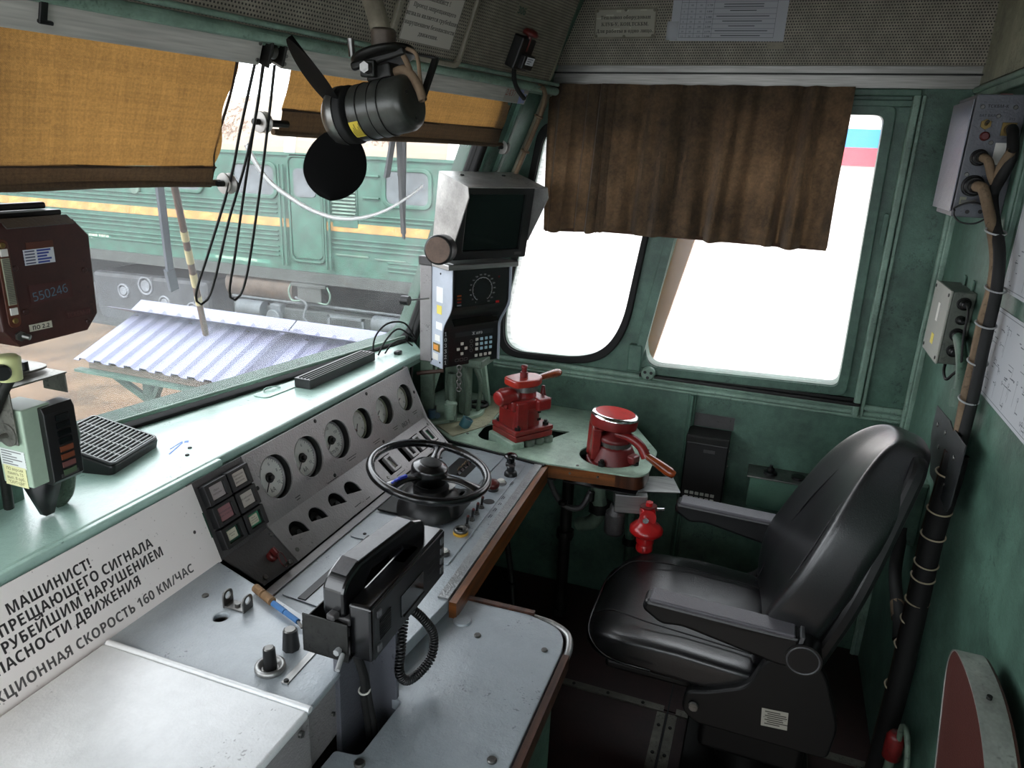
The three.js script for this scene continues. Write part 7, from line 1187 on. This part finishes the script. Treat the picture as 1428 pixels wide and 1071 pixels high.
// ---------------------------------------------------------------- outside
S('ground', box(90, 0.1, 70).translate(10, -2.02, 20), M.drySoil);
{
  const c = thing('diesel_locomotive', 'green diesel locomotive with a yellow waist stripe standing on the next track', 'locomotive');
  const z = 11, face = (n, w, h, d, x, y, m, b = 0) => mesh(c, n, at(box(w, h, d, b), x, y, z - d / 2), m);
  mesh(c, 'body', at(box(20, 2.0, 2.8), 12.2, 0.54, z + 1.4), M.trainGreen);
  const rp = new THREE.Shape(); rp.moveTo(0, 0); rp.bezierCurveTo(0.05, 0.5, 0.35, 0.85, 1.0, 1.0); rp.lineTo(1.8, 1.0); rp.bezierCurveTo(2.45, 0.85, 2.75, 0.5, 2.8, 0); rp.closePath();
  mesh(c, 'roof', at(ext(rp, 20, 0, 12), 22.2, 1.54, z, 0, -Math.PI / 2), M.trainRoof);
  for (const x of [8.1, 5.0, 12.6]) mesh(c, 'roof_band', at(ext(rp, 0.22, 0, 12).scale(1.012, 1.02, 1), x + 0.11, 1.54, z - 0.02, 0, -Math.PI / 2), M.trainWhite);
  face('gutter', 20, 0.05, 0.05, 12.2, 1.55, M.trainGreen);
  face('waist_stripe', 20, 0.15, 0.012, 12.2, 0.375, M.trainYellow);
  face('skirt_beam', 20, 0.20, 0.06, 12.2, -0.56, M.trainGrey);
  for (const [x0, x1, ys] of [[8.42, 16.5, [0.70, 0.62, 0.54, 0.22, 0.14, 0.06, -0.06, -0.14, -0.22]], [2.4, 7.3, [0.17, 0.09, 0.01]], [2.4, 6.75, [0.60, 0.53]], [2.4, 6.2, [-0.16, -0.24, -0.31]]])
    for (const y of ys) face('rib', x1 - x0, 0.03, 0.035, (x0 + x1) / 2, y, M.trainGreen, 0.01);
  const win = (x, y, w, h) => { const f = mesh(c, 'window', at(ext((() => { const s = rrect(-w / 2 - 0.07, -h / 2 - 0.07, w + 0.14, h + 0.14, 0.16); s.holes.push(rrect(-w / 2, -h / 2, w, h, 0.11, THREE.Path)); return s; })(), 0.05, 0.015), x, y, z - 0.05), M.trainGreen); mesh(f, 'pane', at(ext(rrect(-w / 2, -h / 2, w, h, 0.11), 0.012), x, y, z - 0.02), M.trainPane); };
  win(8.87, 1.09, 0.85, 0.50); win(10.5, 1.09, 0.85, 0.50); win(5.82, 1.09, 0.78, 0.52); win(3.6, 1.09, 0.78, 0.52);
  const door = part(c, 'door', null); mesh(door, 'leaf', at(ext(rrect(-0.31, -0.85, 0.62, 1.72, 0.1), 0.03, 0.01), 7.80, 0.62, z - 0.03), M.trainGreen);
  mesh(door, 'pane', at(ext(rrect(-0.225, -0.24, 0.45, 0.48, 0.09), 0.02, 0.004), 7.80, 1.08, z - 0.045), M.trainPane); mesh(door, 'frame', (() => { const s = rrect(-0.36, -0.90, 0.72, 1.86, 0.12); s.holes.push(rrect(-0.32, -0.86, 0.64, 1.76, 0.1, THREE.Path)); return at(ext(s, 0.05, 0.012), 7.80, 0.60, z - 0.05); })(), M.trainGreen);
  for (const x of [8.22, 8.30, 7.38, 7.30]) mesh(c, 'handrail', at(new THREE.CylinderGeometry(0.022, 0.022, 1.75, 8), x, 0.50, z - 0.08), M.trainGreen);
  const gr = part(c, 'grille', null); mesh(gr, 'surround', at(box(0.50, 0.72, 0.02), 7.02, 0.74, z - 0.01), M.trainGreen); for (let i = 0; i < 9; i++) mesh(gr, 'slat', at(box(0.46, 0.03, 0.05), 7.02, 1.03 - i * 0.06, z - 0.035, 0.5), M.trainPale);
  for (const [x, y] of [[6.5, 1.26], [6.5, 0.90], [5.0, 1.2], [5.0, 0.9]]) face('grab_handle', 0.32, 0.04, 0.05, x, y, M.trainGreen, 0.015);
  for (const [x, y, w] of [[6.9, -0.1, 0.65], [6.15, -0.12, 0.6]]) face('hatch_edge', w, 0.02, 0.03, x, y, M.trainPale);
  mesh(c, 'round_cover', at(post(0.13, 0.05, 28, 0.015), 11.66, 0.80, z, Math.PI), M.trainPale);
  mesh(c, 'lettering', new THREE.PlaneGeometry(0.62, 0.12), printed(0.62, 0.12, (g, w, h) => { g.fillStyle = '#3e7062'; g.fillRect(0, 0, w, h); g.fillStyle = '#d3d3c2'; text(g, 'ЦИЯ ТЯГИ.', w / 2, 0.1, 0.11, 'center', 'sans-serif', 'bold'); }, 420), [12.75, -0.2, z - 0.003], [0, Math.PI, 0]);
  mesh(c, 'lettering', new THREE.PlaneGeometry(1.5, 0.07), printed(1.5, 0.07, (g, w, h) => { g.fillStyle = '#3e7062'; g.fillRect(0, 0, w, h); g.fillStyle = '#c9c9b8'; text(g, 'НЕ ПРИСЛОНЯТЬСЯ ПОД НАПРЯЖ.', w / 2, 0.055, 0.06, 'center'); }, 420), [9.4, -0.36, z - 0.003], [0, Math.PI, 0]);
  // under the frame
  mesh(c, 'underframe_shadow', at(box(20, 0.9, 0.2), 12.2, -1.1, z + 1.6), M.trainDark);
  const tk = mesh(c, 'fuel_tank', at(ext(rounded([[-1.45, -0.55, 0.25], [1.45, -0.62, 0.35], [1.5, 0.45, 0.12], [-1.5, 0.5, 0.12]]), 2.0, 0.10), 11.68, -1.38, z + 0.05), M.tankGrey);
  for (const [x, y, r] of [[12.35, -1.28, 0.13], [11.75, -1.12, 0.17], [11.3, -1.42, 0.13], [10.6, -1.48, 0.13]]) mesh(tk, 'plug', [at(new THREE.TorusGeometry(r, 0.025, 8, 24), x, y, z + 0.05), at(post(r * 0.7, 0.05, 20, 0.01), x, y, z + 0.08, Math.PI)], M.tankPale);
  mesh(c, 'air_tank', at(new THREE.CylinderGeometry(0.27, 0.27, 1.5, 28), 8.95, -0.86, z + 0.25, 0, 0, Math.PI / 2), M.tankBrown);
  const st = part(c, 'step', null); mesh(st, 'plate', [at(box(0.50, 0.30, 0.04), 7.78, -0.85, z - 0.06), at(box(0.72, 0.06, 0.10), 7.78, -0.70, z - 0.06)], M.trainGrey); for (const x of [7.40, 8.16]) mesh(st, 'loop', tube([[x, -0.70, z - 0.08], [x + Math.sign(x - 7.78) * 0.06, -0.85, z - 0.08], [x, -1.0, z - 0.08], [x - Math.sign(x - 7.78) * 0.18, -1.0, z - 0.08]], 0.018, 14, 6), M.trainPale);
  const bo = part(c, 'bogie', null);
  mesh(bo, 'side_beam', [at(box(6.0, 0.28, 0.22, 0.04), 6.6, -1.33, z + 0.15)], M.bogieGrey);
  for (const x of [9.1, 6.2, 3.6]) { mesh(bo, 'brake_cylinder', at(new THREE.CylinderGeometry(0.15, 0.15, 0.55, 20), x, -1.26, z - 0.02, 0, 0, Math.PI / 2), M.bogiePale); mesh(bo, 'end_cap', [at(post(0.15, 0.12, 24, 0.02), x - 0.55, -1.36, z - 0.05, Math.PI), at(box(0.24, 0.2, 0.2, 0.03), x - 0.55, -1.22, z + 0.02)], M.bogiePale);
    mesh(bo, 'spring', Array.from({ length: 5 }, (_, i) => at(new THREE.TorusGeometry(0.13, 0.03, 6, 18), x - 0.15, -1.52 - i * 0.08, z, Math.PI / 2)), M.bogieGrey); mesh(bo, 'hose', tube([[x - 1.0, -0.95, z - 0.05], [x - 1.25, -1.05, z - 0.08], [x - 1.2, -1.3, z - 0.1], [x - 1.45, -1.55, z - 0.1], [x - 1.3, -1.75, z - 0.06]], 0.025, 24, 8), M.bogiePale);
    mesh(bo, 'axle_box', at(box(0.5, 0.36, 0.2, 0.06), x - 0.9, -1.62, z + 0.02), M.bogieGrey); mesh(bo, 'wheel', [at(new THREE.CylinderGeometry(0.5, 0.5, 0.13, 36), x - 0.9, -1.40, z + 0.55, Math.PI / 2)], M.trainDark); }
  mesh(bo, 'pipe', [rod([4, -1.08, z + 0.05], [9.6, -1.08, z + 0.05], 0.025)], M.bogiePale); mesh(bo, 'guard_frame', [at(box(0.05, 0.75, 0.05), 7.35, -1.55, z - 0.12), at(box(0.05, 0.75, 0.05), 6.65, -1.55, z - 0.12), at(box(0.75, 0.05, 0.05), 7.0, -1.2, z - 0.12)], M.bogiePale);
  mesh(c, 'horn', at(smoothTurned([[0, 0], [0.16, 0.0], [0.10, 0.06], [0.22, 0.2], [0, 0.2]], 20), 5.55, -1.0, z - 0.02), M.bogiePale);
  based(c, 12, -1.9, 12.4);
}
S('railway_track_bed', box(40, 0.12, 3.2).translate(12, -1.95, 12.4), M.trainDark);
{
  const c = thing('shed_roof', 'white corrugated lean-to roof on green posts below the windscreen', 'roof'); const R0 = V(0, -0.20, 6.45), E0 = V(0, -0.57, 5.50), d = E0.clone().sub(R0), L = d.length(), f = frame(V(0, -0.20, 6.45), V(-1, 0, 0), V(0, -d.y, -d.z));
  const sheetOf = (x0, x1) => { const s = new THREE.Shape(), pitch = 0.21, top = [], n = Math.round((x1 - x0) / pitch); for (let i = 0; i <= n; i++) { const x = x0 + i * pitch; top.push([x, 0], [x + 0.085, 0], [x + 0.105, 0.035], [x + 0.185, 0.035]); } s.moveTo(...top[0]); for (const p of top.slice(1)) s.lineTo(...p); for (const p of top.reverse()) s.lineTo(p[0], p[1] - 0.006); return ext(s, L); };
  const place = (g) => g.rotateX(0); // profile is in xy, swept along z
  for (const [x0, x1] of [[2.2, 4.70], [4.72, 6.92]]) { const g = sheetOf(x0, x1), o = mesh(c, 'corrugated_sheet', g, M.shedWhite); const Z = d.clone().normalize(), X = V(1, 0, 0), Y = new THREE.Vector3().crossVectors(Z, X); o.quaternion.setFromRotationMatrix(new THREE.Matrix4().makeBasis(X, Y, Z)); o.position.copy(R0); }
  for (const [x0, x1] of [[2.2, 4.9], [4.92, 7.15]]) { const m = (x0 + x1) / 2, w = x1 - x0; mesh(c, 'ridge_cap', [bar([m - w / 2, 0, 0], [m + w / 2, 0, 0], 0.34, 0.004).applyMatrix4(new THREE.Matrix4().makeRotationX(0.37)).translate(0, -0.205, 6.305), bar([m - w / 2, 0, 0], [m + w / 2, 0, 0], 0.20, 0.004).applyMatrix4(new THREE.Matrix4().makeRotationX(-0.5)).translate(0, -0.20, 6.55)], M.shedWhite); for (const t of [0.15, 0.5, 0.85]) mesh(c, 'screw', at(screwHead(0.02), 0, 0, 0, -Math.PI / 2 + 0.37), M.darkSteel, [x0 + w * t, -0.235, 6.23]); }
  mesh(c, 'eave_beam', [bar([2.2, -0.66, 5.60], [6.85, -0.66, 5.60], 0.08, 0.10)], M.shedWood); mesh(c, 'gutter', [bar([2.2, -0.70, 5.50], [6.95, -0.70, 5.50], 0.09, 0.03)], M.shedGreen);
  for (const x of [6.2, 3.4]) { mesh(c, 'post', at(box(0.12, 1.3, 0.12), x, -1.34, 5.75), M.shedGreen); mesh(c, 'brace', bar([x + 0.05, -1.0, 5.72], [x + 0.45, -0.70, 5.62], 0.05, 0.07), M.shedGreen); mesh(c, 'brace', bar([x - 0.05, -1.0, 5.72], [x - 0.3, -0.70, 5.62], 0.05, 0.07), M.shedGreen); }
  mesh(c, 'back_post', at(box(0.12, 1.7, 0.12), 6.2, -1.12, 6.42), M.shedGreen);
  based(c, 5, -1.97, 6.0);
}
{
  const c = thing('white_railcar', 'white railcar side with a blue and a red stripe close outside the side windows', 'railcar'); const z = 5.0;
  mesh(c, 'body', at(box(7.0, 3.6, 2.6), -1.62, 0.6, z + 1.3), M.carWhite); mesh(c, 'roof', at(ext((() => { const s = new THREE.Shape(); s.moveTo(0, 0); s.bezierCurveTo(0.1, 0.4, 0.5, 0.6, 1.3, 0.6); s.bezierCurveTo(2.1, 0.6, 2.5, 0.4, 2.6, 0); s.closePath(); return s; })(), 7.0), 1.88, 2.4, z, 0, -Math.PI / 2), M.trainGrey);
  mesh(c, 'blue_stripe', at(box(7.0, 0.105, 0.01), -1.62, 1.905, z - 0.004), M.stripeBlue); mesh(c, 'red_stripe', at(box(7.0, 0.105, 0.01), -1.62, 1.800, z - 0.004), M.stripeRed);
  mesh(c, 'underframe', at(box(6.8, 0.7, 2.2), -1.62, -1.5, z + 1.3), M.trainDark);
  based(c, -1.6, -1.95, 6.3);
}
{ // wooden jamb just outside the sliding window
  const w3 = scene.getObjectByName('window_3');
  mesh(w3, 'wooden_jamb', ext(poly([[0.385, 1.0], [0.425, 1.0], [0.36, 1.48], [0.29, 1.80], [0.20, 1.80], [0.275, 1.48]]), 0.04).translate(0, 0, 2.735), M.jambWood);
}
{
  const c = thing('wiper', 'grey windscreen wiper with twin arms hanging down outside, right of the fan', 'wiper'); onFrame(c, FW, 0, 0, -0.09);
  mesh(c, 'arm', [bar([0.78, 1.02, 0], [0.86, 0.62, 0], 0.02, 0.008, V(0, 0, 1))], M.wiperGrey); mesh(c, 'arm', [bar([0.83, 1.0, -0.01], [0.93, 0.62, -0.01], 0.010, 0.008, V(0, 0, 1))], M.wiperGrey); mesh(c, 'blade', [bar([0.82, 0.80, 0.012], [1.02, 0.42, 0.012], 0.012, 0.014, V(0, 0, 1)), bar([0.87, 0.76, 0.012], [1.03, 0.40, 0.012], 0.006, 0.010, V(0, 0, 1))], M.wiperGrey);
}
{
  const c = thing('guard_bar', 'straight grey bar outside the windscreen, left of the pull cords', 'bar'); onFrame(c, FW, 0, 0, -0.10);
  mesh(c, 'bar', [bar([0.05, 0.78, 0], [0.165, 0.36, 0], 0.016, 0.010, V(0, 0, 1))], M.wiperBlueGrey); mesh(c, 'tip', [bar([0.158, 0.38, 0], [0.180, 0.32, 0], 0.022, 0.014, V(0, 0, 1))], M.wiperBlueGrey);
}
{
  const c = thing('striped_pole', 'leaning rusty pole with pale yellow marks standing outside behind the pull cord loop', 'pole');
  onFrame(c, FW, 0, 0, -0.30); const a = V(0.485, -0.008, 0), b = V(0.20, 0.74, 0), r = (t) => a.clone().lerp(b, t); mesh(c, 'pole', rod(a, b, 0.0095, 12), M.rustPole); for (const [t0, t1] of [[0.36, 0.42], [0.46, 0.50], [0.25, 0.31], [0.16, 0.20]]) mesh(c, 'yellow_band', rod(r(t0), r(t1), 0.0103, 12), M.bandYellow);
  
}
{ // arc that the wiper has left on the glass
  const w1 = scene.getObjectByName('window_1'), arc = new THREE.CatmullRomCurve3([[0.25, 0.735], [0.28, 0.699], [0.334, 0.648], [0.41, 0.603], [0.512, 0.556], [0.618, 0.526], [0.725, 0.522], [0.83, 0.543], [0.93, 0.592], [0.97, 0.62]].map(([u, v]) => V(u, v, -0.028)));
  const g = new THREE.TubeGeometry(arc, 60, 0.006, 4); const p = g.attributes.position; for (let i = 0; i < p.count; i++) p.setZ(i, -0.029 + (p.getZ(i) + 0.028) * 0.08);
  mesh(w1, 'wiper_smear', g, M.smear);
}

renderer.render(scene, camera);
